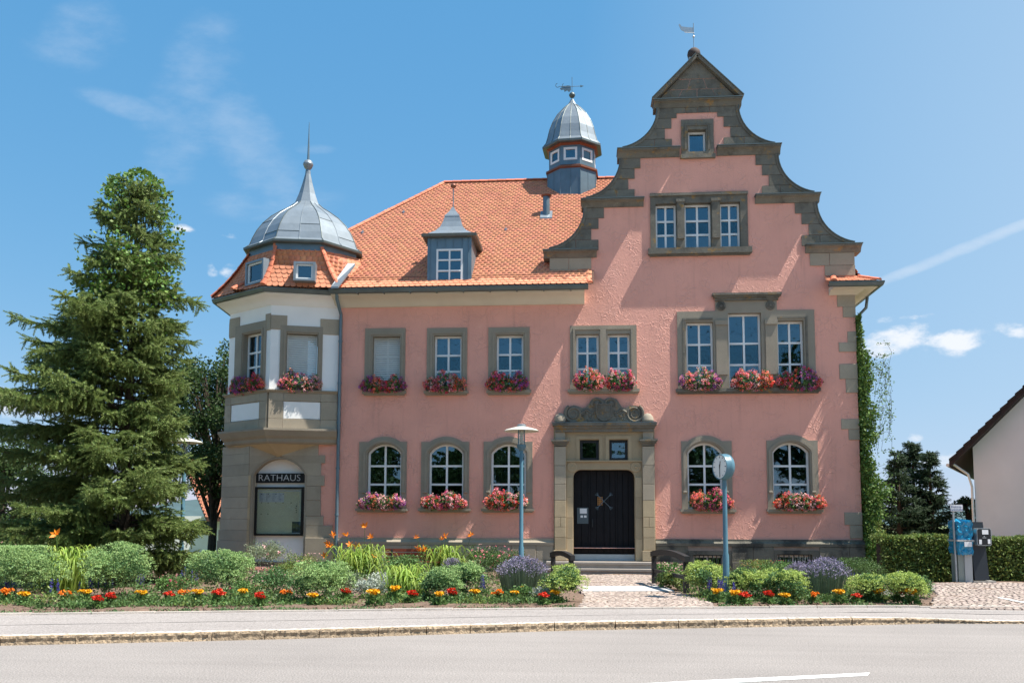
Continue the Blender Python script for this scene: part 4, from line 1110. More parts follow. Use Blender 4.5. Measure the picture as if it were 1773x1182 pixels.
# hip: passes through picture point (600,403): find it on the roof plane
d = pix_dir(600, 403); nrm = Vector((0, -(z_r-ze_), (RY-ye_))); k0 = Vector((0, ye_, ze_)); t = (k0-CAMPOS).dot(nrm)/d.dot(nrm); hp = CAMPOS + d*t
fr_ = (hp.z-ze_)/(z_r-ze_); xh0 = xr0 - (xr0-hp.x)/(1-fr_)
xrR = AX
uGl = ux(1030, 495); zmid_ = ze_ + (z_r-ze_)*(.42-ye_)/(RY-ye_)
mb = MB(); mb.add([(xh0, ye_, ze_), (uGl-.03, ye_, ze_), (uGl-.03, .42, zmid_), (AX, .42, zmid_), (AX, RY, z_r), (xr0, RY, z_r), (xh0, 2*RY-ye_, ze_), (AX, 2*RY-ye_, ze_)], [(0, 1, 2, 5), (2, 3, 4, 5), (0, 5, 6), (5, 4, 7, 6)])
roof = mb.build('roof', M['under'], TH)
# fascia closing below the roof edge
RS = math.hypot(RY-ye_, z_r-ze_)
A = lambda t: V3(xh0+(xr0-xh0)*t, ye_+(RY-ye_)*t, ze_+(z_r-ze_)*t)
uGl = ux(1030, 495)
def Bf(t):
    # right end hidden behind the gable stages
    z = ze_+(z_r-ze_)*t
    return V3(AX-1.6 if t > .12 else uGl-.02, ye_+(RY-ye_)*t, z)
Bx = lambda t: Bf(t)
frames = tile_rows(A, Bx, RS, ref=V3(0, 0, 0))
# keep only tiles in front of wall plane where the eave stops at the gable
lant_c = atY(990, 300, RY-.1)
frames = [f for f in frames if not (f[0][0] > uGl-.1 and f[0][1] < .45)]
frames.sort(key=lambda f: f[0][2])
vis = [f for f in frames if f[0][2] > ze_ and f[0][0] > uL-.3]
hid = [f for f in frames if not (f[0][2] > ze_ and f[0][0] > uL-.3)]
place_tiles(vis[:120], 120, roof); 
nm_rest = vis[120:] + hid; place_tiles(nm_rest, 0, roof)
ridge_line((xr0, RY, z_r+.03), (AX-.3, RY, z_r+.03), roof); ridge_line((xh0, ye_, ze_+.03), (xr0, RY, z_r+.03), roof, .10)
# cross roof behind the gable
zer = z_eR+.03; xo = uR+.62; RZ = zer + (xo-AX)*1.24
mb = MB(); mb.add([(xo, -.55, zer), (xo, 2*RY, zer), (AX, 2*RY, RZ), (AX, .42, RZ), (AX-(xo-AX), .45, zer), (AX-(xo-AX), 2*RY, zer), (xo-.9, .42, zer+.9*1.24), (xo-.0, .42, zer)], [(7, 1, 2, 3, 6), (4, 3, 2, 5)]); mb.build('cross_roof', M['under'], TH)
fr2 = tile_rows(lambda t: V3(xo-(xo-AX)*t, .35, zer+(RZ-zer)*t), lambda t: V3(xo-(xo-AX)*t, 2*RY-.3, zer+(RZ-zer)*t), math.hypot(xo-AX, RZ-zer))
fr3 = tile_rows(lambda t: V3(2*AX-xo+(xo-AX)*t, 2*RY-.3, zer+(RZ-zer)*t), lambda t: V3(2*AX-xo+(xo-AX)*t, .45, zer+(RZ-zer)*t), math.hypot(xo-AX, RZ-zer))
cr_ = bpy.data.objects['cross_roof']; place_tiles(fr2 + fr3, 0, cr_)
# small tiled slope on the right eave return
mb = MB(); x0_, x1_ = uq-.35, xo
mb.add([(x0_, -.62, zer), (x1_, -.62, zer), (x1_-.5, .02, zer+.30), (x0_+.2, .02, zer+.30), (x1_, .3, zer), (x1_-.5, .3, zer+.3)], [(0, 1, 2, 3), (1, 4, 5, 2)]); er_ = mb.build('eave_return_roof', M['under'], TH)
place_tiles(tile_rows(lambda t: V3(x0_+.1*t, -.62+.62*t, zer+.28*t), lambda t: V3(x1_-.5*t, -.62+.62*t, zer+.28*t), .68, trim=.02), 40, er_)
ridge_line((x0_+.1, -.62, zer+.03), (x0_+.25, .0, zer+.32), er_, .1, .3, 'verge_tile'); ridge_line((x1_-.02, -.6, zer+.03), (x1_-.45, .0, zer+.3), er_, .09, .3, 'verge_tile')
# left eave: verge where it meets the gable
ridge_line((uGl-.15, ye_+.02, ze_+.04), (uGl-.35, -.02, ze_+.52), roof, .09, .3, 'verge_tile')
# flashing at foot of the gable blocks
b = MB(); b.box(ux(951, 480), ux(1005, 480), -.12, .0, F(980, 490)[1]-.05, F(980, 484)[1]); b.build('gable_flashing', M['zinc_blue'], TH)
# snow guard rail and stops
sg = MB(); t0 = .055; a_, b2 = A(t0), Bf(t0); sg.tube([(uL+.1, a_[1]-.03, a_[2]+.10), (b2[0]-1.0, b2[1]-.03, b2[2]+.10)], .012, 6); sgo = sg.build('snow_guard', M['copper'], TH)
for (x, y) in ((699, 370), (628, 405), (876, 400)):
    d = pix_dir(x, y); t = (k0-CAMPOS).dot(nrm)/d.dot(nrm); p = CAMPOS + d*t
    b = MB(); b.box(p.x-.06, p.x+.06, p.y-.06, p.y-.03, p.z+.03, p.z+.07); b.box(p.x-.012, p.x+.012, p.y-.08, p.y+.1, p.z-.02, p.z+.13); b.build('roof_hook', M['steel'], roof)

# ---- vent pipe on the roof
d = pix_dir(946, 374); t = (k0-CAMPOS).dot(nrm)/d.dot(nrm); vp = CAMPOS + d*t
zt_ = atY(946, 340, vp.y).z
b = MB(); b.lathe((vp.x, vp.y, 0), [(.13, vp.z-.3), (.13, zt_)], 16); vpo = b.build('vent_pipe', M['zinc_blue'], TH, smooth=True, fixn=True)
b = MB(); b.lathe((vp.x, vp.y, 0), [(.17, zt_-.02), (.2, zt_+.03), (0, zt_+.09)], 16); b.build('cowl', M['copper'], vpo)
b = MB(); b.hexa([(vp.x-.22, vp.y-.28, vp.z-.22), (vp.x+.22, vp.y-.28, vp.z-.22), (vp.x+.22, vp.y+.2, vp.z+.2), (vp.x-.22, vp.y+.2, vp.z+.2), (vp.x-.22, vp.y-.28, vp.z-.15), (vp.x+.22, vp.y-.28, vp.z-.15), (vp.x+.22, vp.y+.2, vp.z+.27), (vp.x-.22, vp.y+.2, vp.z+.27)]); b.build('flashing', M['zinc'], vpo)

def octa(cx, cy, R_, a0=rad(-90-22.5), n=8): return [(cx+R_*math.cos(a0+2*math.pi*k/n), cy+R_*math.sin(a0+2*math.pi*k/n)) for k in range(n)]
def loft(rings, close_top=False, close_bot=False):
    m_ = MB(); n = len(rings[0]); vs = [v for r in rings for v in r]; fs = []
    for i in range(len(rings)-1):
        for k in range(n): fs.append((i*n+k, i*n+(k+1) % n, (i+1)*n+(k+1) % n, (i+1)*n+k))
    if close_top: fs.append(tuple(range((len(rings)-1)*n, len(rings)*n)))
    if close_bot: fs.append(tuple(reversed(range(n))))
    m_.add(vs, fs); return m_
def dome_seams(rings_fn, prof, parent, per=2, r=.014, cross=True):
    """standing seams up a faceted dome: prof list of (radius,z), rings_fn(radius)->plan points"""
    for k in range(8):
        for j in range(per):
            f = j/per; pts = []
            for R_, z in prof:
                P_ = rings_fn(R_); a, b_ = P_[k], P_[(k+1) % 8]
                pts.append((a[0]+(b_[0]-a[0])*f, a[1]+(b_[1]-a[1])*f, z+.01))
            m_ = MB(); m_.tube(pts, r, 5); m_.build('seam', M['zinc'] if j else M['lead'], parent)
    if cross:
        cs = MB()
        for k in range(8):
            for j in range(per):
                i = 2 + (k*per + j) % 3; i = min(i, len(prof)-3)
                R_, z = prof[i]; P_ = rings_fn(R_+.006); a, b_ = P_[k], P_[(k+1) % 8]
                f0, f1 = j/per, (j+1)/per
                cs.tube([(a[0]+(b_[0]-a[0])*f0, a[1]+(b_[1]-a[1])*f0, z), (a[0]+(b_[0]-a[0])*f1, a[1]+(b_[1]-a[1])*f1, z)], .008, 4)
        cs.build('cross_seam', M['lead'], parent)

# ---- turret roof
# octagon of the dome: centre from the picture
q = atY(484, 425, -1.05)      # nearest corner of the dome foot
dR = 2.05; aV = rad(-90-12)
DCX = q.x + dR*math.sin(rad(12)) - .19 ; DCY = -1.05 + dR*math.cos(rad(12))
zD = q.z + .22
def octD(R_, rot=0): return octa(DCX, DCY, R_, aV + rot)
def off_pt(path, i, w):
    P = [Vector(p) for p in path]; d0 = (P[i]-P[i-1]).normalized(); d1 = (P[i+1]-P[i]).normalized(); n0 = Vector((d0.y, -d0.x)); n1 = Vector((d1.y, -d1.x)); bb = (n0+n1).normalized(); return P[i] + bb/bb.dot(n0)*w
E1 = off_pt(TPATH, 3, OVT+.03); E2 = off_pt(TPATH, 2, OVT+.03); E3 = off_pt(TPATH, 1, OVT+.03)
EX = (uL+.20, -.74)
top = octD(1.88)   # k=0 near corner, k=1 to the right, k=7 to the left, k=6 far left
zsk = zD - .28
eave = {0: (E1.x, E1.y), 7: (E2.x, E2.y), 6: (E3.x, E3.y), 1: EX}
fl = []
for k in range(8):
    if k in eave: fl.append(eave[k])
    else: fl.append((DCX + 3.0*math.cos(aV+k*math.pi/4), DCY + 3.0*math.sin(aV+k*math.pi/4)))
def sk(k, t):   # bell-cast skirt
    k %= 8; g_ = t**1.0; b_ = .10*math.sin(math.pi*t)
    x = fl[k][0]*(1-g_) + top[k][0]*g_; y = fl[k][1]*(1-g_) + top[k][1]*g_
    x -= (x-DCX)*b_*.35; y -= (y-DCY)*b_*.35
    return V3(x, y, ze_ + (zsk-ze_)*t)
rings = [[tuple(sk(k, t)) for k in range(8)] for t in (0, .25, .5, .75, 1)]
tro = loft(rings).build('turret_roof', M['under'], TH, fixn=True)
tfr = []
for k in (7, 0, 6, 1):
    tfr += tile_rows(lambda t, k=k: sk(k, t), lambda t, k=k: sk(k+1, t), np.linalg.norm(sk(k, 1)-sk(k, 0)), row=.17)
place_tiles(tfr, 190, tro)
for k in (0, 7, 1, 6):
    ts = [i/6 for i in range(7)]
    for i in range(6):
        a, b_ = sk(k, ts[i]), sk(k, ts[i+1]); a[2] += .05; b_[2] += .05; ridge_line(a, b_, tro, .12, 1.0, 'hip_tile')
# band under the dome and dome foot
def r8(R_, z): return [(x, y, z) for x, y in octD(R_)]
b = loft([r8(1.86, zsk-.05), r8(1.92, zsk-.02), r8(1.92, zD-.08), r8(2.0, zD-.05)], True, True); drum = b.build('dome_foot', M['zinc_blue'], TH, fixn=True)
b = loft([r8(2.06, zD-.09), r8(2.12, zD-.07), r8(2.13, zD-.0), r8(2.06, zD+.03)], True, True); b.build('dome_gutter', M['lead'], drum, fixn=True)
yD = DCY
zpx = lambda y: atY(533, y, yD).z
# the dome profile: radius against height; silhouette read from the picture
# zD is for the near corner; convert the silhouette rows at the centre depth
def hz(y): return zpx(y)
zb_ = zD + .0
zn = hz(356)
prof = [(2.06, zb_+.02), (1.93, zb_+.12), (1.84, zb_+(zn-zb_)*.20), (1.70, zb_+(zn-zb_)*.36), (1.50, zb_+(zn-zb_)*.52), (1.22, zb_+(zn-zb_)*.68), (.90, zb_+(zn-zb_)*.81), (.62, zb_+(zn-zb_)*.91), (.44, zn)]
dome = loft([r8(R_, z) for R_, z in prof], True, True).build('dome', M['zinc'], TH, fixn=True)
dome_seams(octD, prof, dome)
zt1 = hz(295)
b = loft([r8(.47, zn-.03), r8(.43, zn+.03), r8(.30, zn+(zt1-zn)*.3), r8(.18, zn+(zt1-zn)*.62), r8(.10, zn+(zt1-zn)*.88), r8(.085, zt1)], True, True); sp = b.build('spire', M['zinc'], TH, fixn=True)
b = MB(); zc = hz(285); b.lathe((DCX, DCY, zc), [(.05, -.25), (.07, -.19), (.13, -.13), (.175, -.02), (.18, .0), (.175, .02), (.13, .12), (.04, .17)], 20); b.build('ball', M['zinc'], sp, smooth=True, fixn=True)
b = MB(); b.tube([(DCX, DCY, zc+.15), (DCX, DCY, hz(212))], [.045, .008], 8); b.build('lightning_rod', M['zinc_blue'], sp)
# skirt windows
def skirt_window(k, xc, yt, yb, wpx, mt):
    a, b_ = Vector(fl[k]), Vector(fl[(k+1) % 8]); a1, b1 = Vector(top[k]), Vector(top[(k+1) % 8])
    m0 = (a1+b1)/2; U = (b1-a1).normalized(); fr = Frame((m0.x, m0.y), (U.x, U.y))
    w = .56 if k == 0 else .44
    u0, z1_ = fr.pix(xc-wpx/2, yt, w); u1, z0_ = fr.pix(xc+wpx/2, yb, w)
    m_ = MB(); fw = .075
    m_.plate(fr, R4(u0, u1, z0_, z1_), [R4(u0+fw, u1-fw, z0_+fw*.8, z1_-fw)], -.6, w); o = m_.build('skirt_dormer', M['zinc'], TH)
    i0, i1, j0, j1 = u0+fw, u1-fw, z0_+fw*.8, z1_-fw
    m_ = MB(); m_.plate(fr, R4(i0, i1, j0, j1), [R4(i0+.06, i1-.06, j0+.05, j1-.05)], w-.12, w-.06); m_.build('window_frame', M['white'], o)
    m_ = MB(); m_.fbox(fr, i0+.05, i1-.05, j0+.04, j1-.04, w-.11, w-.10); m_.build('pane', M['glass'], o)
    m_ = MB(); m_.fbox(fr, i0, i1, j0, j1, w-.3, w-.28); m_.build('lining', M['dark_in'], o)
skirt_window(0, 527, 452, 486, 37, 0); skirt_window(7, 440, 455, 487, 30, 0)
# valley flashing between the turret roof and the main roof
b = MB(); v0 = atY(577, 499, -.95); v1 = atY(603, 461, -.35)
b.hexa([(v0.x-.08, v0.y, v0.z), (v0.x+.16, v0.y, v0.z), (v1.x+.2, v1.y+.1, v1.z+.03), (v1.x-.02, v1.y, v1.z), (v0.x-.08, v0.y, v0.z+.06), (v0.x+.16, v0.y, v0.z+.06), (v1.x+.2, v1.y+.1, v1.z+.12), (v1.x-.02, v1.y, v1.z+.1)]); b.build('valley_flashing', M['zinc'], TH, fixn=True)

# ---- dormer on the main roof
DY = -.45
frD2 = Frame((0, DY), (1, 0))
def D(px, py): return frD2.pix(px, py)
(d0, dt_), (d1, db_) = D(740.5, 408), D(816, 492)
mb = MB(); wz0, wz1 = D(778, 489)[1], D(778, 431)[1]; wu0, wu1 = D(755.5, 460)[0], D(801, 460)[0]
mb.plate(frD2, [(d0, db_-.3), (d1, db_-.3), (d1, dt_), (d0, dt_)], [R4(wu0, wu1, wz0, wz1)], -.15, 0)
dor = mb.build('dormer', M['zinc_blue'], TH)
b = MB(); b.box(d0+.004, d0+.12, DY+.15, DY+3.2, db_-.3, dt_); b.box(d1-.12, d1-.004, DY+.15, DY+3.2, db_-.3, dt_); b.build('dormer_cheek', M['zinc_blue'], dor)
for xx in (745, 757, 771, 785, 800, 811):
    u_ = D(xx, 420)[0]; b = MB(); b.fbox(frD2, u_-.008, u_+.008, wz1+.06 if 755 < xx < 802 else db_-.1, dt_-.05, 0, .025); b.build('seam', M['zinc_blue'], dor)
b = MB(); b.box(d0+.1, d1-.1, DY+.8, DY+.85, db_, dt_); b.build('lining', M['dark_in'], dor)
window(frD2, wu0, wu1, wz0, wz1, [.5], [wz0+(wz1-wz0)*.35, wz0+(wz1-wz0)*.67], .01, fw=.06, bw=.025)
# bell roof of the dormer
cx = (d0+d1)/2; half = (d1-d0)/2; cy = DY + half
zr0 = dt_; zr1 = atY(783, 378, cy).z; zr2 = atY(784, 360, cy).z
def sq(h, z, dx=0): return [(cx-h, cy-h-.0, z), (cx+h, cy-h, z), (cx+h, cy+h, z), (cx-h, cy+h, z)]
ht = half+.17
b = loft([sq(ht-.05, zr0-.09), sq(ht, zr0-.07), sq(ht+.02, zr0), sq(ht-.02, zr0+.02)], True, True); b.build('dormer_cornice', M['lead'], dor, fixn=True)
zm = zr1 - zr0
pr = [(ht, zr0+.02), (ht*.80, zr0+zm*.10), (ht*.58, zr0+zm*.28), (ht*.42, zr0+zm*.50), (ht*.33, zr0+zm*.75), (ht*.27, zr1)]
b = loft([sq(R_, z) for R_, z in pr], True, True); br = b.build('dormer_roof', M['zinc'], dor, fixn=True)
b = loft([sq(ht*.285, zr1-.02), sq(ht*.27, zr1+.03), sq(ht*.12, zr1+(zr2-zr1)*.6), sq(.03, zr2+.02)], True, True); b.build('dormer_cap', M['zinc'], dor, fixn=True)
b = MB(); zt3 = atY(786, 322, cy).z; b.tube([(cx, cy, zr2-.1), (cx, cy, zt3)], .018, 6); b.build('finial_rod', M['zinc_blue'], dor)
b = MB(); b.lathe((cx, cy, zt3), [(0, -.09), (.07, -.06), (.1, -.01), (.1, .01), (.06, .07), (0, .09)], 14); b.build('finial_ball', M['copper'], dor, smooth=True, fixn=True)

# ---- roof lantern
LY = RY - .3
lc = atY(991, 300, LY); LX = lc.x
def lz(y, dy=0.0): return atY(991, y, LY - dy).z
def l8(R_, z): return [(x, y, z) for x, y in octa(LX, LY, R_, rad(-90-22.5-4))]
zL0 = lz(345, .9)
b = loft([l8(1.03, zL0-2.0), l8(1.03, lz(290, .9))], True); lan = b.build('roof_lantern', M['zinc_blue'], TH, fixn=True)
P8 = octa(LX, LY, 1.03, rad(-90-22.5-4))
for k in range(8):
    for f in (0, .5):
        a, c = P8[k], P8[(k+1) % 8]; x, y = a[0]+(c[0]-a[0])*f, a[1]+(c[1]-a[1])*f; b = MB(); b.tube([(x, y, zL0-1.6), (x, y, lz(291, .9))], .014, 5); b.build('seam', M['zinc_blue'], lan)
b = loft([l8(1.0, lz(292, .9)), l8(1.1, lz(290, .9)), l8(1.1, lz(287, .9)), l8(.95, lz(284, .9))], True, True); b.build('copper_band', M['copper'], lan, fixn=True)
zw0, zw1 = lz(284, .9), lz(250, .9)
P9 = octa(LX, LY, .97, rad(-90-22.5-4))
for k in range(8):
    a, c = Vector(P9[k]), Vector(P9[(k+1) % 8]); fr = Frame(a, (c-a)); L_ = (c-a).length
    if fr.N.dot(Vector((LX, LY))-a) > 0: fr = Frame(c, (a-c))
    m0, m1 = L_*.14, L_*.86; q0, q1 = zw0+(zw1-zw0)*.22, zw0+(zw1-zw0)*.86
    b = MB(); b.plate(fr, R4(0, L_, zw0, zw1), [R4(m0, m1, q0, q1)], -.08, 0); o = b.build('lantern_wall', M['zinc_blue'], lan)
    window(fr, m0, m1, q0, q1, [], [], .012, fw=.085)
b = loft([l8(.7, zw0), l8(.7, zw1)], True, True); b.build('lantern_core', M['dark_in'], lan, fixn=True)
b = loft([l8(.96, zw1-.03), l8(1.06, zw1+.04), l8(1.20, lz(241, 1.1)-.06)], True, True); b.build('copper_soffit', M['copper'], lan, fixn=True)
zo = lz(240, 1.1)
b = loft([l8(1.23, zo-.10), l8(1.25, zo-.08), l8(1.25, zo+.0), l8(1.2, zo+.02)], True, True); b.build('lantern_gutter', M['lead'], lan, fixn=True)
zt_ = lz(172); hh = zt_-zo
prof = [(1.21, zo+.01), (1.10, zo+hh*.07), (1.03, zo+hh*.18), (.95, zo+hh*.34), (.82, zo+hh*.50), (.62, zo+hh*.66), (.36, zo+hh*.80), (.2, zo+hh*.87), (.09, zo+hh*.96), (.05, zt_)]
dome2 = loft([l8(R_, z) for R_, z in prof], True, True).build('lantern_dome', M['zinc'], lan, fixn=True)
for k in range(8):
    for f in (0, .5):
        pts = []
        for R_, z in prof[:-2]:
            P_ = octa(LX, LY, R_, rad(-90-22.5-4)); a, c = P_[k], P_[(k+1) % 8]; pts.append((a[0]+(c[0]-a[0])*f, a[1]+(c[1]-a[1])*f, z+.01))
        b = MB(); b.tube(pts, .013, 5); b.build('seam', M['lead'], lan)
b = MB(); b.lathe((LX, LY, lz(165)), [(.03, -.12), (.09, -.09), (.125, -.02), (.125, .02), (.08, .09), (0, .12)], 16); b.build('ball', M['lead'], lan, smooth=True, fixn=True)
zv = lz(150); b = MB(); b.tube([(LX, LY, lz(163)), (LX, LY, lz(134))], .012, 6)
VL = Frame((LX, LY), (1, 0))
b.tube([(LX-.45, LY, zv), (LX+.45, LY, zv)], .012, 5); b.plate(VL, [(.33, zv-.05), (.47, zv), (.33, zv+.05)], [], -.006, .006)
# ship-like banner with curled pennants
b.plate(VL, [(-.06, zv+.03), (-.2, zv+.05), (-.32, zv+.0), (-.5, zv-.06), (-.44, zv-.14), (-.34, zv-.12), (-.3, zv-.22), (-.2, zv-.16), (-.12, zv-.24), (-.04, zv-.14)], [], -.006, .006)
for cx_, r_ in ((-.58, .085), (-.33, .06)):
    b.tube([(LX+cx_+r_*math.cos(a), LY, zv+.07+r_*math.sin(a)) for a in np.linspace(rad(100), rad(330), 9)], .012, 5)
b.tube([(LX-.5, LY, zv+.02), (LX-.3, LY, zv+.02)], .012, 5)
b.build('wind_vane', M['zinc_blue'], lan)

# ================================================================== DOOR BAY
dp_ = MB(); 
zen1, zen0 = F(1045, 733)[1], F(1045, 745)[1]
ztr1, ztr0 = F(1045, 761)[1], F(1045, 796.5)[1]
zdo1 = F(1045, 812.5)[1]; zdo0 = F(1045, 971)[1]
uo0, uo1 = ux(993, 880), ux(1099, 880)
t0, t1 = (ux(1004, 780), ux(1037, 780)), (ux(1055, 780), ux(1087, 780))
rr = .24
door_open = [(uo0, zdo0), (uo1, zdo0), (uo1, zdo1-rr)] + circ_pts(uo1-rr, zdo1-rr, rr, 0, math.pi/2, 6) + circ_pts(uo0+rr, zdo1-rr, rr, math.pi/2, math.pi, 6)
ip0, ip1 = ux(980, 880), ux(1112, 880)
mb = MB(); mb.plate(FF, [(du0, zdo0), (du1, zdo0), (du1, zen1), (du0, zen1)], [door_open, R4(t0[0], t0[1], ztr0, ztr1), R4(t1[0], t1[1], ztr0, ztr1)], -.5, .03)
por = mb.build('door_surround', M['stone_warm'], TH)
# pilasters in drums, with dado blocks and capitals
for x0, x1 in ((960.5, 980), (1112.5, 1133)):
    a, c = ux(x0, 860), ux(x1, 860)
    ys = [970, 952, 930, 912, 895, 866, 838, 806, 773]
    for i in range(len(ys)-1):
        z0_, z1_ = F(1045, ys[i])[1], F(1045, ys[i+1])[1]; k = MB()
        e = .03 if i == 0 else 0
        if i == 3:
            mdl = (a+c)/2; k.cham(FF, a, mdl-.004, z0_+.004, z1_-.004, .02, .16, .008); k.cham(FF, mdl+.004, c, z0_+.004, z1_-.004, .02, .16, .008)
        else: k.cham(FF, a-e, c+e, z0_+.004, z1_-.004, .02, .16+e, .008)
        k.build('pilaster_stone', M['stone_warm'] if i < 5 else M['stone_block'], por)
    z0_, z1_ = F(1045, 772)[1], F(1045, 761.5)[1]; k = MB()
    k.fbox(FF, a-.10, c+.10, z1_-.06, z1_, 0, .30); k.fbox(FF, a-.06, c+.06, z1_-.12, z1_-.06, 0, .25); k.fbox(FF, a-.02, c+.02, z0_, z1_-.12, 0, .19); k.build('capital', M['stone_high'], por)
    k = MB(); k.cham(FF, a+.02, c-.02, z1_+.004, F(1045, 742)[1], .02, .12, .008); k.build('pilaster_stone', M['stone_block'], por)
# inner jambs
for x0, x1 in ((980.5, 992), (1100, 1112)):
    a, c = ux(x0, 880), ux(x1, 880)
    for y0, y1 in ((970, 932), (932, 896), (896, 860), (860, 826)):
        k = MB(); k.cham(FF, a, c, F(1045, y0)[1]+.003, F(1045, y1)[1]-.003, .02, .07, .006); k.build('jamb_stone', M['stone_warm'], por)
# transom beam with rosettes, window mouldings
k = MB(); k.fbox(FF, ip0, ip1, F(1045, 799)[1], F(1045, 796.8)[1], .02, .11); k.build('transom_moulding', M['stone_warm'], por)
for xx in (991, 1101):
    cu_, cz_ = F(xx, 808); k = MB(); k.lathe((cu_, -.03, cz_), [(.155, 0), (.155, .035), (.125, .04), (.12, .02), (.03, .02), (.025, .05), (0, .055)], 20, axis='Y')
    for j in range(6):
        an = j*math.pi/3; k.hexa([(cu_+.02*math.cos(an+.4*s_)+.1*t_*math.cos(an)+0, -.03-d_, cz_+.02*math.sin(an+.4*s_)+.1*t_*math.sin(an)) for d_ in (0.01, .045) for (s_, t_) in ((-1, 0), (1, 0), (1, 1), (-1, 1))])
    k.build('rosette', M['stone_warm'], por, fixn=True)
for tt in (t0, t1):
    k = MB(); k.plate(FF, band_u(tt[0]-.02, tt[1]+.02, ztr0+.0, ztr1+.02, .10), [], .028, .06); k.build('moulding', M['stone_warm'], por)
    window(FF, tt[0], tt[1], ztr0, ztr1, [], [], -.12, m=M['black'], fw=.085, name='transom_window')
# entablature
k = MB(); pr_ = .30; ua, ub = ux(957, 738), ux(1136, 738); k.sweep([(ua+pr_, 0), (ub-pr_, 0)], [(0, zen0), (.14, zen0), (.16, zen0+.05), (.24, zen0+.09), (.28, zen0+.12), (.30, zen0+.13), (.30, zen1), (0, zen1)])
k = MB()
k.fbox(FF, ua, ub, zen1-.09, zen1, -.02, .32); k.fbox(FF, ua+.05, ub-.05, zen1-.17, zen1-.09, -.02, .25); k.fbox(FF, ua+.09, ub-.09, zen1-.28, zen1-.17, .02, .18); k.build('entablature', M['stone_high'], por)
k = MB(); k.fbox(FF, ua-.015, ub+.015, zen1+.002, zen1+.014, -.02, .335); k.build('flashing', M['zinc_blue'], por)
# scrolled pediment with shield
zb0 = zen1 + .015
def Pz(y): return F(1045, y)[1]
cu_ = ux(1045.5, 715); sc_ = MB()
def pp(x, y): u_, z_ = F(x, y); return (u_, max(z_, zb0))
back = [pp(982, 733), pp(1109, 733), pp(1112, 722), pp(1112, 712), pp(1106, 704), pp(1097, 702), pp(1088, 704), pp(1083, 707), pp(1077, 706), pp(1073, 700), pp(1068, 692), pp(1059, 688.5), pp(1050, 690), pp(1045.5, 694), pp(1041, 690), pp(1033, 688.5), pp(1025, 692), pp(1019, 700), pp(1014, 706), pp(1008, 707), pp(1002, 704), pp(993, 702), pp(985, 705), pp(980, 713), pp(980, 724)]
sc_.plate(FF, back, [], -.02, .13); ped = sc_.build('scroll_pediment', M['stone_high'], TH)
for xx, sg_ in ((993, 1), (1098, -1)):
    c_u, c_z = F(xx, 717); pts = []; rs_ = []
    for i in range(34):
        t = i/33; an = rad(90 + sg_*(-1)*(-30)) + sg_*t*rad(760); R_ = .26*(1-t)**.8 + .03
        pts.append((c_u + R_*math.cos(an), -.14, c_z + R_*math.sin(an))); rs_.append(.035*(1-t)+.018)
    k = MB(); k.tube(pts, rs_, 7); k.build('volute', M['stone_high'], ped, smooth=True)
for xx in (1033.5, 1057.5):
    c_u, c_z = F(xx, 700); k = MB(); pts = [(c_u+.17*math.cos(a), -.14, c_z+.17*math.sin(a)) for a in np.linspace(rad(-30) if xx < 1045 else rad(210), rad(215) if xx < 1045 else rad(-35), 14)]
    k.tube(pts, .04, 7); k.lathe((c_u, -.12, c_z), [(.09, 0), (.08, .06), (.03, .09), (0, .095)], 12, axis='Y'); k.build('crest_scroll', M['stone_high'], ped, smooth=True, fixn=True)
# shield
shp = [(-.27, .30), (-.27, -.02), (-.22, -.17), (-.1, -.27), (0, -.31), (.1, -.27), (.22, -.17), (.27, -.02), (.27, .30), (.12, .26), (0, .3), (-.12, .26)]
cz_ = Pz(713); k = MB(); k.plate(FF, [(cu_+a, cz_+b_-.02) for a, b_ in shp][::1], [], .12, .20); shd = k.build('shield', M['stone_high'], ped)
k = MB(); k.plate(FF, [(cu_+a*.98, cz_+b_*.98-.02) for a, b_ in shp], [[(cu_+a*.80, cz_+b_*.80-.02) for a, b_ in shp]], .195, .225)
k.fbox(FF, cu_-.13, cu_-.03, cz_-.1, cz_+.0, .198, .22); k.fbox(FF, cu_+.02, cu_+.15, cz_-.02, cz_+.12, .198, .22); k.fbox(FF, cu_-.12, cu_+.0, cz_+.06, cz_+.15, .198, .22); k.fbox(FF, cu_+.0, cu_+.08, cz_-.17, cz_-.07, .198, .22); k.build('shield_relief', M['stone_high'], ped)
# carved fruit and leaves either side
k = MB()
for sg_ in (-1, 1):
    for i in range(26):
        a, b_ = cu_ + sg_*random.uniform(.36, .72), zb0 + random.uniform(.05, .34)*(1 if True else 1); r_ = random.uniform(.03, .065)
        k.lathe((a, -.12, b_), [(r_, 0), (r_*.85, r_*.6), (0, r_)], 8, axis='Y')
    k.tube([(cu_+sg_*.75, -.12, zb0+.3), (cu_+sg_*.55, -.16, zb0+.42), (cu_+sg_*.38, -.14, zb0+.30)], [.05, .04, .03], 6)
k.build('carved_foliage', M['stone_high'], ped, smooth=True, fixn=True)
c_u, c_z = F(970, 724); k = MB(); k.lathe((c_u, -.12, zb0), [(.13, 0), (.19, .05), (.19, .16), (.14, .26), (.05, .31), (0, .32)], 16); k.build('stone_ball', M['stone'], ped, smooth=True, fixn=True)
c_u, c_z = F(1122, 724); k = MB(); k.lathe((c_u-.02, -.12, zb0), [(.16, 0), (.2, .06), (.17, .18), (.1, .27), (0, .3)], 16); k.build('stone_ball', M['stone'], ped, smooth=True, fixn=True)
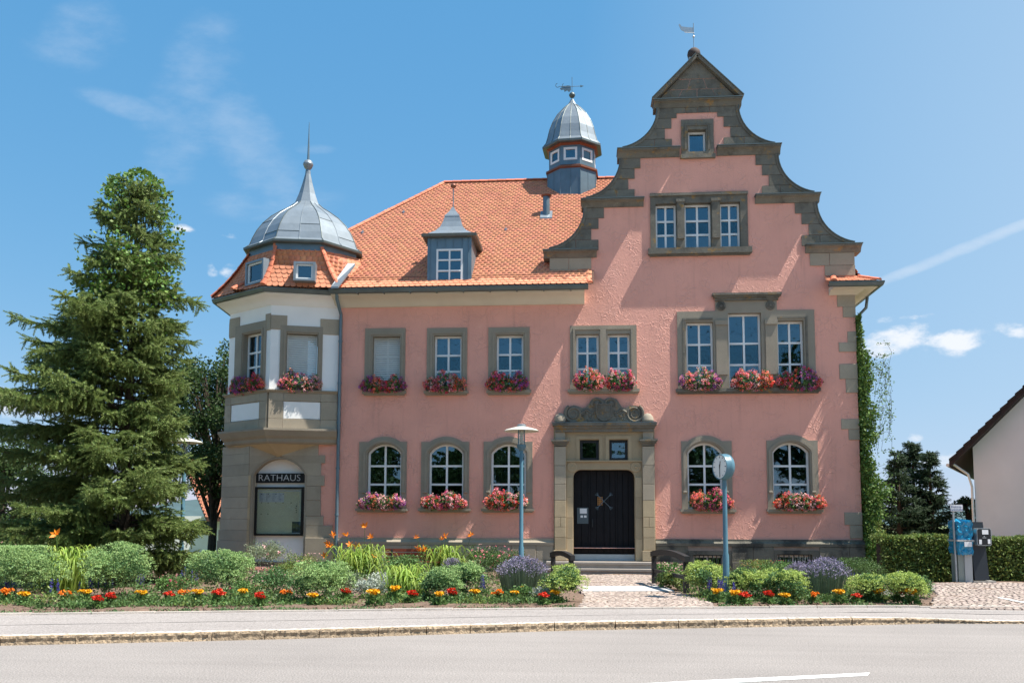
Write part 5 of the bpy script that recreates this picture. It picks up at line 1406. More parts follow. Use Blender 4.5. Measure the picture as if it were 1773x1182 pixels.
# the door: two jamb boards and planked leaves
zth = F(1045, 959.5)[1]
cells = [(uo0+.01, ux(1019, 900)), (ux(1022, 900), ux(1044.5, 900)), (ux(1046.5, 900), ux(1066.5, 900)), (ux(1069.5, 900), uo1-.01)]
mb = MB(); mb.plate(FF, [(a, max(b_, zth)) for a, b_ in door_open], [], -.38, -.30); door = mb.build('door', M['door'], TH)
k = MB(); k.fbox(FF, uo0, uo1, zdo0, zth+.3, -.45, -.385); k.build('door_gap_backing', M['door'], door)  # added backing box, hides the strip of light leaking under the door
for a, c in cells:
    k = MB(); n_ = max(1, round((c-a)/.21))
    for i in range(n_):
        x0, x1 = a + (c-a)*i/n_, a + (c-a)*(i+1)/n_; zt_ = zdo1 - (.10 if (x0 < uo0+.2 or x1 > uo1-.2) else .02)
        k = MB(); k.cham(FF, x0+.004, x1-.004, zth+.03, zt_, -.31, -.275, .008); k.build('plank', M['door'], door)
for xx in (1020.5, 1068):
    c_ = ux(xx, 900); k = MB(); k.fbox(FF, c_-.03, c_+.03, zth-.05, zdo1-.03, -.30, -.25); k.build('astragal', M['door'], door)
k = MB(); k.fbox(FF, uo0+.005, uo1-.005, zdo0, zth, -.34, -.22); k.build('threshold', M['palemetal'], door)
cz_ = F(1046, 867)[1]; cu_ = ux(1046, 867); k = MB()
for an in (45, 135, 225, 315):
    a = rad(an); e = (cu_+.27*math.cos(a), -.0+.255, cz_+.27*math.sin(a)); k.tube([(cu_, .255, cz_), e], .012, 5)
    for b_ in (-40, -15, 15, 40): k.tube([(e[0]-.02*math.cos(a), .255, e[2]-.02*math.sin(a)), (e[0]+.09*math.cos(a+rad(b_)), .255, e[2]+.09*math.sin(a+rad(b_)))], .007, 4)
k.build('iron_ornament', mat('pale blue iron', (.12, .17, .21), .4, .1, 5, metal=.5), door)
gm = mat('lit peephole grille', (.42, .20, .07), .4, .2, 10, metal=.6)  # orange tone gives the grille its lit look by colour alone
k = MB(); hx = ux(1039, 867)
for i in range(4): k.fbox(FF, hx-.075+i*.045, hx-.055+i*.045, cz_-.13, cz_+.14, -.272, -.255)
for i in range(5): k.fbox(FF, hx-.08, hx+.085, cz_-.12+i*.06, cz_-.105+i*.06, -.270, -.253)
k.build('peephole_grille', gm, door)
k = MB(); a = ux(1026, 905); k.tube([(a, .2, F(1026, 898)[1]), (a, .18, F(1026, 902)[1]), (a, .2, F(1026, 912)[1])], .014, 6); k.build('handle', M['iron'], door)
nb_ = rectF(999, 878, 1020, 906); k = MB(); k.fbox(FF, nb_[0], nb_[1], nb_[2], nb_[3], -.274, -.255); nbo = k.build('notice_plate', mat('blue grey notice plate', (.07, .10, .115), .4, .05, 5), door)
k = MB(); zq = nb_[3]; k.fbox(FF, nb_[0]+.09, nb_[1]-.07, zq-.19, zq-.03, -.256, -.252); k.fbox(FF, nb_[0]+.11, nb_[0]+.19, zq-.32, zq-.25, -.256, -.252); k.fbox(FF, nb_[1]-.16, nb_[1]-.08, zq-.32, zq-.25, -.256, -.252); k.build('notice', M['paper'], nbo)
# steps
def Gs(x, y, z): return G(x, y, z)
sy1 = -1.15
s0u, s1u = ux(950, 980)-.05, ux(1128, 980)+.1
k = MB(); k.box(s0u, s1u, -.75, .0, .0, zdo0-.0); k.box(s0u, s1u, -.80, -.745, zdo0-.06, zdo0+.002)
st = k.build('doorstep', M['granite'], TH)
k = MB(); k.box(s0u-.03, s1u+.03, -1.12, -.76, .0, zdo0-.19); k.box(s0u-.05, s1u+.05, -1.16, -.74, zdo0-.25, zdo0-.188); k.build('step', M['granite'], st)

# ================================================================== GROUND, ROAD, PAVEMENT
mb = MB(); mb.add([(-900, -420, -.06), (900, -420, -.06), (900, 1500, -.06), (-900, 1500, -.06)], [(0, 1, 2, 3)]); mb.build('ground', M['grass'], None, kind='structure')
kpx = [(-420, 1128), (0, 1117), (250, 1111.5), (500, 1105.5), (750, 1098), (1000, 1090.5), (1250, 1086), (1500, 1081.5), (1620, 1078.8), (1773, 1079.5), (2150, 1080)]
kp = [G(x, y, 0) for x, y in kpx]
bpx = [(-420, 1071), (0, 1064.5), (500, 1058), (1000, 1053.8), (1500, 1051), (1773, 1051.5), (2150, 1052)]
bp_ = [G(x, y, .12) for x, y in bpx]
def ext(P): 
    a, b_ = Vector(P[0]), Vector(P[1]); c, d = Vector(P[-1]), Vector(P[-2])
    return [tuple(a + (a-b_).normalized()*60)] + list(P) + [tuple(c + (c-d).normalized()*60)]
kpe, bpe = ext(kp), ext(bp_)
mb = MB(); n = len(kpe); vs = [(x, y, 0) for x, y in kpe] + [(-90, -34, 0), (90, -34, 0)]
mb.add([(x, y, 0) for x, y in kpe] + [(x, -33, 0) for x, y in kpe], [(n+i, n+i+1, i+1, i) for i in range(n-1)]); mb.build('road', M['road'], None, kind='structure')
# pavement sheet between kerb and bed edging
def interp(P, x):
    for i in range(len(P)-1):
        if P[i][0] <= x <= P[i+1][0]: return P[i][1] + (P[i+1][1]-P[i][1])*(x-P[i][0])/(P[i+1][0]-P[i][0])
    return P[0][1] if x < P[0][0] else P[-1][1]
xlow0, xlow1 = G(1500, 1081, 0)[0], G(1700, 1079, 0)[0]
def khz(x): return .122 if x < xlow0 else max(.045, .122 - (x-xlow0)/(xlow1-xlow0)*.077)
xs = np.linspace(-60, 60, 121); KW = .16
mb = MB(); mb.add([(x, interp(kpe, x)+KW-.02, khz(x)-.006) for x in xs] + [(x, interp(bpe, x)+.02, .116) for x in xs], [(i, i+1, 121+i+1, 121+i) for i in range(120)]); mb.build('pavement', M['walk'], None, kind='structure')
mb = MB(); mb.add([(x, interp(kpe, x)+KW-.02+(interp(bpe, x)-interp(kpe, x)-KW)*.47, .1175) for x in xs] + [(x, interp(kpe, x)+KW+.02+(interp(bpe, x)-interp(kpe, x)-KW)*.47+.02*math.sin(x*3), .1175) for x in xs], [(i, i+1, 121+i+1, 121+i) for i in range(120)]); mb.build('pavement_seam', M['seam'], None, kind='structure')
# far side pavement, widened unseen behind the viewer to bounce light
mb = MB(); mb.box(-90, 90, -60, -23.2, -.05, .12); mb.build('far_pavement', M['walk'], None, kind='structure')
# centre line
def quad_road(pts, z, name, m, th=0):
    b = MB(); b.add([(*G(x, y, z), z) for x, y in pts], [tuple(range(len(pts)))]); return b.build(name, m, None, kind='structure')
quad_road([(1120, 1190), (1210, 1184), (1502, 1168.5), (1506, 1163.5), (1200, 1177.5), (1080, 1184)], .004, 'road_marking', M['paint'])
# kerb stones
KB = thing('kerb', 'long row of rough pale granite kerb stones along the road', 'kerb', (0, -15.2, 0))
def kerbstone(x0, x1, h0, h1):
    nx, V_ = max(3, int((x1-x0)/.035)), []; g = .006; rows = [(0.0, 0.0), (.012, .35), (.0, .7), (.01, .93), (.03, 1.0), (KW, 1.0)]; fs = []; mi = []
    for j, (dy, hf) in enumerate(rows):
        for i in range(nx+1):
            x = x0 + g + (x1-x0-2*g)*i/nx; h = h0 + (h1-h0)*i/nx
            rough = random.gauss(0, .006) if 0 < j < 4 else random.gauss(0, .005) if j == 4 else 0
            V_.append((x, interp(kpe, x) + dy + (rough if j < 5 else 0), h*hf + (random.gauss(0, .003) if j >= 4 else 0)))
    for j in range(len(rows)-1):
        for i in range(nx): fs.append((j*(nx+1)+i, j*(nx+1)+i+1, (j+1)*(nx+1)+i+1, (j+1)*(nx+1)+i)); mi.append(1 if j < 4 else 0)
    # ends
    m = nx+1; fs.append(tuple(j*m for j in range(len(rows)))[::-1]); fs.append(tuple(j*m+nx for j in range(len(rows)))); mi += [1, 1]
    b = MB(); b.v = V_; b.f = [list(f) for f in fs]; b.mi = mi; b.build('kerb_stone', [M['kerb'], M['kerbface']], KB)
jx = [-40, -180]; edges_px = [-300, -150, 0, 130, 228, 366, 458, 552, 655, 738, 814, 895, 960, 1066, 1175, 1238, 1295, 1366, 1422, 1476, 1550, 1625, 1700, 1780, 1870, 1960]
ex = [G(x, np.interp(x, [p[0] for p in kpx], [p[1] for p in kpx]), 0)[0] for x in edges_px]
for i in range(len(ex)-1):
    def hh_(px): return khz(G(px, 1080, 0)[0]) + .003
    kerbstone(ex[i], ex[i+1], hh_(edges_px[i]), hh_(edges_px[i+1]))
# edging between pavement and bed
EB = thing('bed_edging', 'thin low stone edging between the pavement and the flower bed', 'edging', (0, -12.5, .1))
x = G(-60, 1065, .12)[0]; xe = G(1790, 1051, .12)[0]
while x < xe:
    e = x + random.uniform(.85, 1.05); b = MB(); y0, y1 = interp(bpe, x), interp(bpe, e); h = .15 + random.uniform(-.008, .008)
    b.hexa([(x+.006, y0, .05), (e-.006, y1, .05), (e-.006, y1+.07, .05), (x+.006, y0+.07, .05), (x+.006, y0, h), (e-.006, y1, h), (e-.006, y1+.07, h), (x+.006, y0+.07, h)]); b.build('edging_stone', M['kerb'], EB); x = e
# bed soil: a gently lumpy sheet
nx, ny = 160, 40; xs2 = np.linspace(-26, 26, nx); vs = []
for j in range(ny):
    for i in range(nx):
        x = xs2[i]; y0 = interp(bpe, x)+.06; y = y0 + (2.0-y0)*j/(ny-1); vs.append((x, y, .10 + (.02*math.sin(x*2.1+y)+.015*math.sin(y*3.3-x) + random.uniform(-.008, .008))*min(1, j/3)))
mb = MB(); mb.add(vs, [(j*nx+i, j*nx+i+1, (j+1)*nx+i+1, (j+1)*nx+i) for j in range(ny-1) for i in range(nx-1)]); mb.build('bed_soil', M['soil'], None, kind='structure')
# clods on the soil at the front
P_ = []
for k in range(2600):
    x = random.uniform(-11.5, 9.6); P_.append((x, interp(bpe, x) + .08 + abs(random.gauss(0, .5)), .115))
nm = NM(); ico = [(0, 0, 1), (.9, 0, 0), (-.45, .78, 0), (-.45, -.78, 0), (0, 0, -.6)]; nm.inst(ico, [(0, 1, 2), (0, 2, 3), (0, 3, 1), (4, 2, 1), (4, 3, 2), (4, 1, 3)], np.array(P_), rot_to(rng.normal(size=(len(P_), 3))), rng.uniform(.008, .03, len(P_)))
nm.build('soil_clods', M['soil'], None, kind='stuff')

# ---- paved path to the door and paved yard at the right
def setts(name_parent, poly, z, size, nobj, rows_dir='x', pw=.115):
    """rows of small setts inside a polygon in plan; nearest ones single"""
    out = []; xs_ = [p[0] for p in poly]; ys_ = [p[1] for p in poly]; y = min(ys_); r = 0
    def inside(x, y):
        c = False; j = len(poly)-1
        for i in range(len(poly)):
            xi, yi = poly[i]; xj, yj = poly[j]
            if (yi > y) != (yj > y) and x < (xj-xi)*(y-yi)/(yj-yi)+xi: c = not c
            j = i
        return c
    while y < max(ys_):
        x = min(xs_) + (r % 2)*size*.5
        while x < max(xs_):
            w = size*random.uniform(.85, 1.25)
            if inside(x+w/2, y+size/2): out.append((x, y + .03*math.sin(x*2.2), w, size))
            x += w
        y += size; r += 1
    out.sort(key=lambda q: q[1])
    return out
def sett_geo(b, q, z, g=.008):
    x, y, w, h = q; t = z + random.uniform(-.004, .006); tl = [random.uniform(-.004, .004) for _ in range(4)]; c = .012
    b.add([(x+g, y+g, z-.05), (x+w-g, y+g, z-.05), (x+w-g, y+h-g, z-.05), (x+g, y+h-g, z-.05), (x+g+c, y+g+c, t+tl[0]), (x+w-g-c, y+g+c, t+tl[1]), (x+w-g-c, y+h-g-c, t+tl[2]), (x+g+c, y+h-g-c, t+tl[3])],
          [(4, 5, 6, 7), (0, 1, 5, 4), (1, 2, 6, 5), (2, 3, 7, 6), (3, 0, 4, 7)])
def pave(name, poly, z, size, nobj):
    b = MB(); b.add([(x, y, z-.012) for x, y in poly], [tuple(range(len(poly)))]); base = b.build(name, M['sand'], None, kind='structure', fixn=True)
    o = setts(None, poly, z, size, nobj)
    for q in o[:nobj]: k = MB(); sett_geo(k, q, z); k.build('paving_stone', M['paver_obj'], base)
    k = MB()
    for q in o[nobj:]: sett_geo(k, q, z)
    if o[nobj:]: k.build('paving_stones', M['paver'], base, kind='stuff')
PZ = .135
path_poly = [G(1003, 1052, PZ), G(1240, 1051, PZ), G(1225, 1040, PZ), G(1180, 1026, PZ), G(1135, 1014, PZ), G(1128, 994, PZ), G(948, 994, PZ), G(1000, 1016, PZ), G(1014, 1030, PZ)]
pave('path', path_poly, PZ, .12, 300)
b = MB(); ya = [(1010, 1022.5), (1168, 1022), (1150, 1013.5), (1008, 1014)]
pts = [G(x, y, PZ+.012) for x, y in ya]; sl_ = 4
for i in range(sl_):
    f0, f1 = i/sl_, (i+1)/sl_-.004
    def lerp(a, c, f): return (a[0]+(c[0]-a[0])*f, a[1]+(c[1]-a[1])*f)
    a, c, d, e = lerp(pts[0], pts[1], f0), lerp(pts[0], pts[1], f1), lerp(pts[3], pts[2], f1), lerp(pts[3], pts[2], f0)
    k = MB(); z0_, z1_ = PZ-.05, PZ+.012; k.hexa([(*a, z0_), (*c, z0_), (*d, z0_), (*e, z0_), (*a, z1_), (*c, z1_), (*d, z1_), (*e, z1_)]); k.build('slab', M['slab'], bpy.data.objects['path'])
yard = [G(1606, 1051.5, .13), G(2300, 1052, .13), (22, 5), G(1590, 1008, .13), G(1606, 1020, .13)]
yard = [G(1612, 1051.3, .13), (24, G(1773, 1052, .13)[1]), (24, G(1773, 1007, .13)[1]), G(1700, 1007, .13), G(1600, 1009, .13), G(1622, 1025, .13)]
pave('yard', yard, .13, .125, 300)
b = MB(); a = G(1730, 1034, .137); c = G(1790, 1046, .137); d = Vector((c[0]-a[0], c[1]-a[1])).normalized(); nn = Vector((-d.y, d.x))*.05
b.add([(a[0]-nn.x, a[1]-nn.y, .142), (c[0]-nn.x, c[1]-nn.y, .142), (c[0]+nn.x, c[1]+nn.y, .142), (a[0]+nn.x, a[1]+nn.y, .142)], [(0, 1, 2, 3)]); b.build('bay_marking', M['paint'], None, kind='structure')

# ================================================================== SIGNS AND STREET FURNITURE
def text_mesh(body, size, mat_, parent, loc, rot=(math.pi/2, 0, 0), name='lettering', extrude=.004, xscale=1.0, spacing=1.0, offset=0.0):
    c = bpy.data.curves.new('lettering', 'FONT'); c.body = body; c.size = size; c.extrude = extrude; c.space_character = spacing; c.align_x = 'CENTER'; c.align_y = 'CENTER'; c.offset = offset; c.resolution_u = 3
    tmp = bpy.data.objects.new('tmp', c); COL.objects.link(tmp); bpy.context.view_layer.update()
    dg = bpy.context.evaluated_depsgraph_get(); me = bpy.data.meshes.new_from_object(tmp.evaluated_get(dg)); bpy.data.objects.remove(tmp); bpy.data.curves.remove(c)
    R_ = Matrix.Translation(loc) @ Matrix.Rotation(rot[2], 4, 'Z') @ Matrix.Rotation(rot[0], 4, 'X') @ Matrix.Diagonal((xscale, 1, 1, 1)); me.transform(R_); me.materials.clear(); me.materials.append(mat_); me.name = name
    return link(name, me, parent)
def Fw(px, py, w): u_, z_ = F(px, py, w); return u_, z_
# RATHAUS sign
NW = -.30
a = F(441.8, 819, NW+.1); c = F(526, 835.5, NW+.1)
sg = thing('sign', 'black RATHAUS sign with pale letters over the notice board', 'sign', ((a[0]+c[0])/2, -NW-.05, c[1]))
b = MB(); b.fbox(FF, a[0], c[0], c[1], a[1], NW+.005, NW+.10); b.build('sign_board', M['black'], sg)
text_mesh('RATHAUS', (a[1]-c[1])*.98, mat('pale sign letters', (.55, .56, .57), .5, .05, 5), sg, ((a[0]+c[0])/2, -NW-.105, (a[1]+c[1])/2), xscale=(c[0]-a[0])*.86/((a[1]-c[1])*.98*4.35), offset=-.004)
# notice board
a = F(441.5, 842.5, NW+.12); c = F(523.5, 927, NW+.12)
nbd = thing('notice_board', 'glazed black framed notice board with a row of papers in the arched niche', 'notice board', ((a[0]+c[0])/2, -NW-.05, c[1]))
b = MB(); fw_ = .075; b.plate(FF, R4(a[0], c[0], c[1], a[1]), [R4(a[0]+fw_, c[0]-fw_, c[1]+.06, a[1]-.06)], NW+.01, NW+.12); b.build('frame', M['black'], nbd)
b = MB(); b.fbox(FF, a[0]+.05, c[0]-.05, c[1]+.04, a[1]-.04, NW+.012, NW+.05); b.build('pin_board', M['board'], nbd)
b = MB(); b.fbox(FF, a[0]+.08, c[0]-.08, a[1]-.15, a[1]-.07, NW+.05, NW+.058); b.build('header_strip', M['paper'], nbd)
for k in range(4):
    x0 = a[0]+.13+k*.212; p = MB(); p.fbox(FF, x0, x0+.205, a[1]-.50, a[1]-.19, NW+.051, NW+.054); po = p.build('paper', M['paper'], nbd)
    p = MB()
    for r in range(8): p.fbox(FF, x0+.02, x0+.06+random.random()*.11, a[1]-.22-r*.034, a[1]-.213-r*.034, NW+.0545, NW+.0555)
    p.build('print', M['blueink'] if k != 1 else M['ink'], po)
x0 = c[0]-.38; p = MB(); p.fbox(FF, x0, x0+.28, c[1]+.10, c[1]+.46, NW+.051, NW+.055); po = p.build('poster', mat('dark poster', (.03, .06, .09), .6, .6, 14, stains=[((.35, .4, .45, 1), 16, .58, .7, .8), ((.2, .26, .05, 1), 9, .6, .7, .7)]), nbd)
p = MB(); p.fbox(FF, x0, x0+.28, c[1]+.07, c[1]+.10, NW+.051, NW+.056); p.build('poster_foot', M['paper'], po)
for (fx, fz) in ((.10, .17), (.25, .17), (.42, .17), (.58, .17), (.10, .50), (.25, .50), (.42, .50), (.58, .50), (.76, .50), (.10, .92), (.25, .92), (.88, .62), (.87, .70), (.88, .78), (.88, .86)):
    p = MB(); X = a[0] + .06 + fx*(c[0]-a[0]-.12); Z_ = a[1] - .06 - fz*.98*.62*(a[1]-c[1])/1.0*.62 if False else a[1] - .08 - fz*(a[1]-c[1])*.55
    p.lathe((X, -NW-.052, Z_), [(.016, 0), (.016, .01), (0, .012)], 8, axis='Y'); p.build('magnet', M['ink'], nbd)
b = MB(); b.fbox(FF, a[0]+.06, c[0]-.06, c[1]+.05, a[1]-.05, NW+.09, NW+.095); b.build('glass_pane', M['clearglass'], nbd)

# street lamps
def lamp(px, ytop, Y, label, group='blue post lamps with flat round shades'):
    q = atY(px, ytop, Y); H = q.z - ZG; t = thing('street_lamp', label, 'street lamp', (q.x, Y, ZG), group)
    def lat(name, prof, m, par=t, n=20, sm=True): b = MB(); b.lathe((0, 0, 0), prof, n); return b.build(name, m, par, smooth=sm, local=True, fixn=True)
    lat('post', [(.070, 0), (.070, .9), (.055, .93), (.050, H-.62), (.045, H-.60), (.045, H-.56)], M['bluepost'])
    lat('collar', [(.05, H-.66), (.10, H-.61), (.125, H-.55), (.125, H-.50), (.05, H-.48)], M['bluepost'])
    lat('shade', [(.06, H-.02), (.40, H-.115), (.47, H-.135), (.475, H-.125), (.42, H-.085), (.1, H-.0), (.0, H-.0)], M['disc'], n=32)
    lat('cap', [(.12, H-.03), (.12, H+.045), (.10, H+.06), (0, H+.065)], M['steel'])
    lat('lamp_glass', [(.10, H-.48), (.10, H-.1)], M['clearglass'])
    lat('bulb', [(.02, H-.46), (.035, H-.42), (.05, H-.36), (.05, H-.28), (.03, H-.24), (.06, H-.22), (.06, H-.12), (.03, H-.1)], M['disc'])
    for k in range(4):
        an = math.pi/4 + k*math.pi/2; b = MB(); b.tube([(.115*math.cos(an), .115*math.sin(an), H-.52), (.115*math.cos(an), .115*math.sin(an), H-.05)], .010, 5); b.build('cage_bar', M['bluepost'], t, local=True)
    return t
lamp(903, 738, -4.6, 'blue street lamp with a flat round shade in front of the town hall wall')
lamp(321, 758, -4.9, 'street lamp with a flat round shade half hidden behind the spruce')
# clock on a post
gx, gy = G(1258, 1036, .12); qc = atY(1254, 808, gy); HC = qc.z - .1
ck = thing('post_clock', 'round white faced clock on a blue post beside the garden path', 'clock', (gx, gy, .1))
b = MB(); b.lathe((0, 0, 0), [(.068, -.05), (.066, .9), (.050, .96), (.046, HC-.24)], 16); b.build('post', M['bluepost'], ck, smooth=True, local=True, fixn=True)
ca = rad(-64)    # the face looks to the left
cn = Vector((math.sin(ca), -math.cos(ca), 0)); cu2 = Vector((math.cos(ca), math.sin(ca), 0))
def cp(r, a, d): v = cu2*(r*math.sin(a)) + Vector((0, 0, 1))*(r*math.cos(a)) + cn*d + Vector((0, 0, HC)); return tuple(v)
CR = .265
def disc_lathe(prof, n=32):
    b = MB(); vs = []; fs = []
    for r, d in prof:
        for k in range(n): vs.append(cp(r, 2*math.pi*k/n, d))
    for i in range(len(prof)-1):
        for k in range(n): fs.append((i*n+k, i*n+(k+1) % n, (i+1)*n+(k+1) % n, (i+1)*n+k))
    fs.append(tuple(range(n))); fs.append(tuple(range((len(prof)-1)*n, len(prof)*n))); b.add(vs, fs); return b
disc_lathe([(.16, -.11), (CR-.02, -.095), (CR, -.07), (CR+.01, -.02), (CR+.01, .0), (CR, .02), (CR, .10), (CR-.005, .115), (CR-.02, .115), (CR-.02, .10)]).build('housing', M['bluepost'], ck, smooth=True, local=True, fixn=True)
disc_lathe([(CR-.022, .098), (CR-.022, .106)]).build('clock_face', M['clockface'], ck, local=True, fixn=True)
def hand(a, r0, r1, w, d, name):
    b = MB(); dirv = lambda r, s: Vector(cp(r, a, d)) + (cu2*math.cos(a) - Vector((0, 0, 1))*math.sin(a))*s
    p = [dirv(r0, -w), dirv(r0, w), dirv(r1, w), dirv(r1, -w)]; b.hexa([tuple(v) for v in p] + [tuple(v + cn*.004) for v in p]); b.build(name, M['ink'], ck, local=True, fixn=True)
for k in range(12): hand(k*math.pi/6, CR-.085 if k % 3 == 0 else CR-.07, CR-.045, .008 if k % 3 == 0 else .005, .107, 'hour_mark')
hand(rad(12), -.04, .12, .009, .110, 'hour_hand'); hand(rad(178), -.05, .19, .006, .115, 'minute_hand')

# black timber rails beside the steps
def rail(p0, p1, H_, label, low=True):
    (x0, y0), (x1, y1) = p0, p1; t = thing('hand_rail', label, 'railing', ((x0+x1)/2, (y0+y1)/2, .1)); L_ = math.dist(p0, p1); fr = Frame(p0, (x1-x0, y1-y0))
    for u_ in (.05, L_-.05):
        b = MB(); b.fbox(fr, u_-.055, u_+.055, .05, H_-.06, -.055, .055); b.build('post', M['blackwood'], t)
    n_ = 8; b = MB(); lo = []; hi = []
    for i in range(n_+1):
        f = i/n_; u_ = -.10 + (L_+.2)*f; z = H_ + .09*math.sin(math.pi*f) - .04; lo.append((u_, z-.13)); hi.append((u_, z))
    b.plate(fr, lo + hi[::-1], [], -.06, .06); b.build('top_rail', M['blackwood'], t)
    if low: b = MB(); b.fbox(fr, 0, L_, .42, .50, -.03, .03); b.build('lower_rail', M['blackwood'], t)
rail(G(1132, 1010, .12), G(1189, 1027, .12), atY(1160, 955, G(1160, 1018, .12)[1]).z, 'black timber rail right of the door steps')
rl0 = G(957, 1000, .12); rl1 = G(990, 1008, .12)
rail(rl0, rl1, atY(973, 954, rl0[1]).z, 'black timber rail left of the door steps', low=False)

# bench behind the flowers
by = -1.5; q0, q1 = atY(664, 960, by), atY(742, 960, by)
bn = thing('bench', 'red brown slatted bench half hidden behind the daylilies under the wall', 'bench', ((q0.x+q1.x)/2, by, .1)); q1x = q0.x + 1.75
for z in (.52, .64, .76): b = MB(); b.box(q0.x, q1x, by+.18, by+.215, z, z+.09); b.build('backrest_slat', M['wood'], bn)
for y in (-.22, -.1, .02): b = MB(); b.box(q0.x, q1x, by+y, by+y+.1, .44, .475); b.build('seat_slat', M['wood'], bn)
for x in (q0.x+.2, q1x-.25): b = MB(); b.box(x, x+.05, by-.2, by+.18, .1, .44); b.box(x, x+.05, by+.14, by+.18, .44, .84); b.build('bench_leg', M['iron'], bn)

# charging station and wrapped cabinet, sign on pole
bx, by = G(1709, 1008, .13)
cb = thing('charging_station', 'anthracite charging pillar with a black wall box on a concrete foot', 'charging station', (bx, by, .13))
def L(px): return atY(px, 950, by).x
def Zp(py): return atY(1709, py, by).z
b = MB(); b.box(L(1683), L(1721), by-.05, by+.45, .13, Zp(1005)); b.build('concrete_foot', M['concrete'], cb)
b = MB(); z0_, z1_ = Zp(1004), Zp(903); b.hexa([(L(1686), by, z0_), (L(1711), by, z0_), (L(1711), by+.34, z0_), (L(1686), by+.34, z0_), (L(1682), by+.08, z1_), (L(1706), by+.08, z1_), (L(1706), by+.38, z1_), (L(1682), by+.38, z1_)]); b.build('pillar', M['anthracite'], cb)
b = MB(); x0, x1, z0_, z1_ = L(1688), L(1713.5), Zp(944), Zp(914); frb = Frame((x0, by-.16), (1, .06))
w_ = x1-x0; h_ = z1_-z0_; rr_ = .05
def rrect(u0, u1, z0, z1, r): 
    o = []
    for cx_, cz_, a0_ in ((u1-r, z0+r, -math.pi/2), (u1-r, z1-r, 0), (u0+r, z1-r, math.pi/2), (u0+r, z0+r, math.pi)): o += [(cx_+r*math.cos(a0_+k*math.pi/8), cz_+r*math.sin(a0_+k*math.pi/8)) for k in range(5)]
    return o
b.plate(frb, rrect(0, w_, z0_, z1_, rr_), [], -.22, 0); b.build('wall_box', M['steel'], cb)
b = MB(); b.plate(frb, rrect(.018, w_-.018, z0_+.018, z1_-.018, rr_-.01), [], -.01, .012); fp_ = b.build('box_front', M['black'], cb)
b = MB(); b.fbox(frb, w_*.35, w_*.78, z1_-.16, z1_-.04, .012, .016); b.build('sticker', M['paper'], cb); b = MB(); b.fbox(frb, w_*.12, w_*.30, z0_+.04, z0_+.16, .012, .016); b.build('sticker', M['paper'], cb); b = MB(); b.fbox(frb, w_*.72, w_*.9, z0_+.05, z0_+.17, .012, .016); b.build('sticker', M['paper'], cb)
b = MB(); b.fbox(frb, w_*.36, w_*.62, (z0_+z1_)/2-.03, (z0_+z1_)/2-.012, .012, .015); b.fbox(frb, w_*.45, w_*.53, (z0_+z1_)/2, (z0_+z1_)/2+.03, .012, .015); b.build('emblem', M['steel'], cb)
gb = thing('cabinet', 'light grey cabinet half wrapped in blue plastic beside the charging pillar', 'cabinet', (L(1672), by+.1, .13))
b = MB(); b.box(L(1659.5), L(1670)-.004, by+.05, by+.5, .13, Zp(912)); b.build('cabinet_side', mat('grey green cabinet side', (.26, .29, .26), .6, .1, 3), gb); b = MB(); b.box(L(1670), L(1683), by+.02, by+.52, .13, Zp(912)); b.build('cabinet_door', M['greymetal'], gb)
# wrap: crumpled sheet round the top
b = MB(); n_ = 26; rows_ = 12; vs = []; x0, x1, y0, y1 = L(1658.5)-.01, L(1684.0)+.0, by-.03, by+.56
per = [(x0, y1), (x0, y0), (x1, y0), (x1, y1)]
for j in range(rows_+1):
    for i in range(n_+1):
        f = i/n_*3; s_ = min(2, int(f)); g_ = f-s_; X = per[s_][0]+(per[s_+1][0]-per[s_][0])*g_; Y = per[s_][1]+(per[s_+1][1]-per[s_][1])*g_
        zz_ = Zp(960) + (Zp(903)-Zp(960))*j/rows_; am = .018
        vs.append((X + random.gauss(0, am) - (.02 if 5 < j < 7 else 0)*0, Y + random.gauss(0, am) - .02, zz_ + random.gauss(0, .02)))
vs2 = len(vs); tip = (L(1661)+.02, by+.2, Zp(897)); vs.append(tip)
fs = [(j*(n_+1)+i, j*(n_+1)+i+1, (j+1)*(n_+1)+i+1, (j+1)*(n_+1)+i) for j in range(rows_) for i in range(n_)] + [(rows_*(n_+1)+i, rows_*(n_+1)+i+1, vs2) for i in range(n_)]
b.add(vs, fs); b.build('plastic_wrap', M['bluefoil'], gb)
b = MB(); b.box(x0-.03, x1+.02, y0-.055, y1, Zp(937), Zp(934)); b.build('tape', M['greymetal'], gb)
b = MB(); b.box(L(1668), L(1681), by-.085, by-.075, Zp(946), Zp(936)); b.build('label_sheet', M['paper'], gb)
px_, py_ = G(1657, 1008, .13)
ps = thing('parking_sign', 'small white sign on a thin pole reading Elektrotankstelle', 'sign', (atY(1656, 990, by).x, by, .13)); sx = ps.location.x
zt_ = atY(1656, 870, by).z; b = MB(); b.tube([(sx+.02, by+.06, .13), (sx, by+.06, zt_)], .028, 10); b.build('pole', M['steel'], ps, smooth=True)
u0_, u1_ = atY(1645.5, 878, by-.05).x, atY(1668.5, 878, by-.05).x; z0_, z1_ = atY(1656, 885.5, by-.05).z, atY(1656, 872.5, by-.05).z
b = MB(); b.plate(FF, rrect(u0_, u1_, z0_, z1_, .025), [], .05-by-.05-.0, .05-by-.035) ; b.build('sign_plate', M['ink'], ps)
b = MB(); b.plate(FF, rrect(u0_+.012, u1_-.012, z0_+.012, z1_-.012, .02), [], .05-by-.036, .05-by-.031); b.build('sign_face', M['paper'], ps)
for t_, zf in (('Elektro-', .68), ('tankstelle', .3)): text_mesh(t_, .085, M['blueink'], ps, ((u0_+u1_)/2, by-.021, z0_+(z1_-z0_)*zf), extrude=.001)

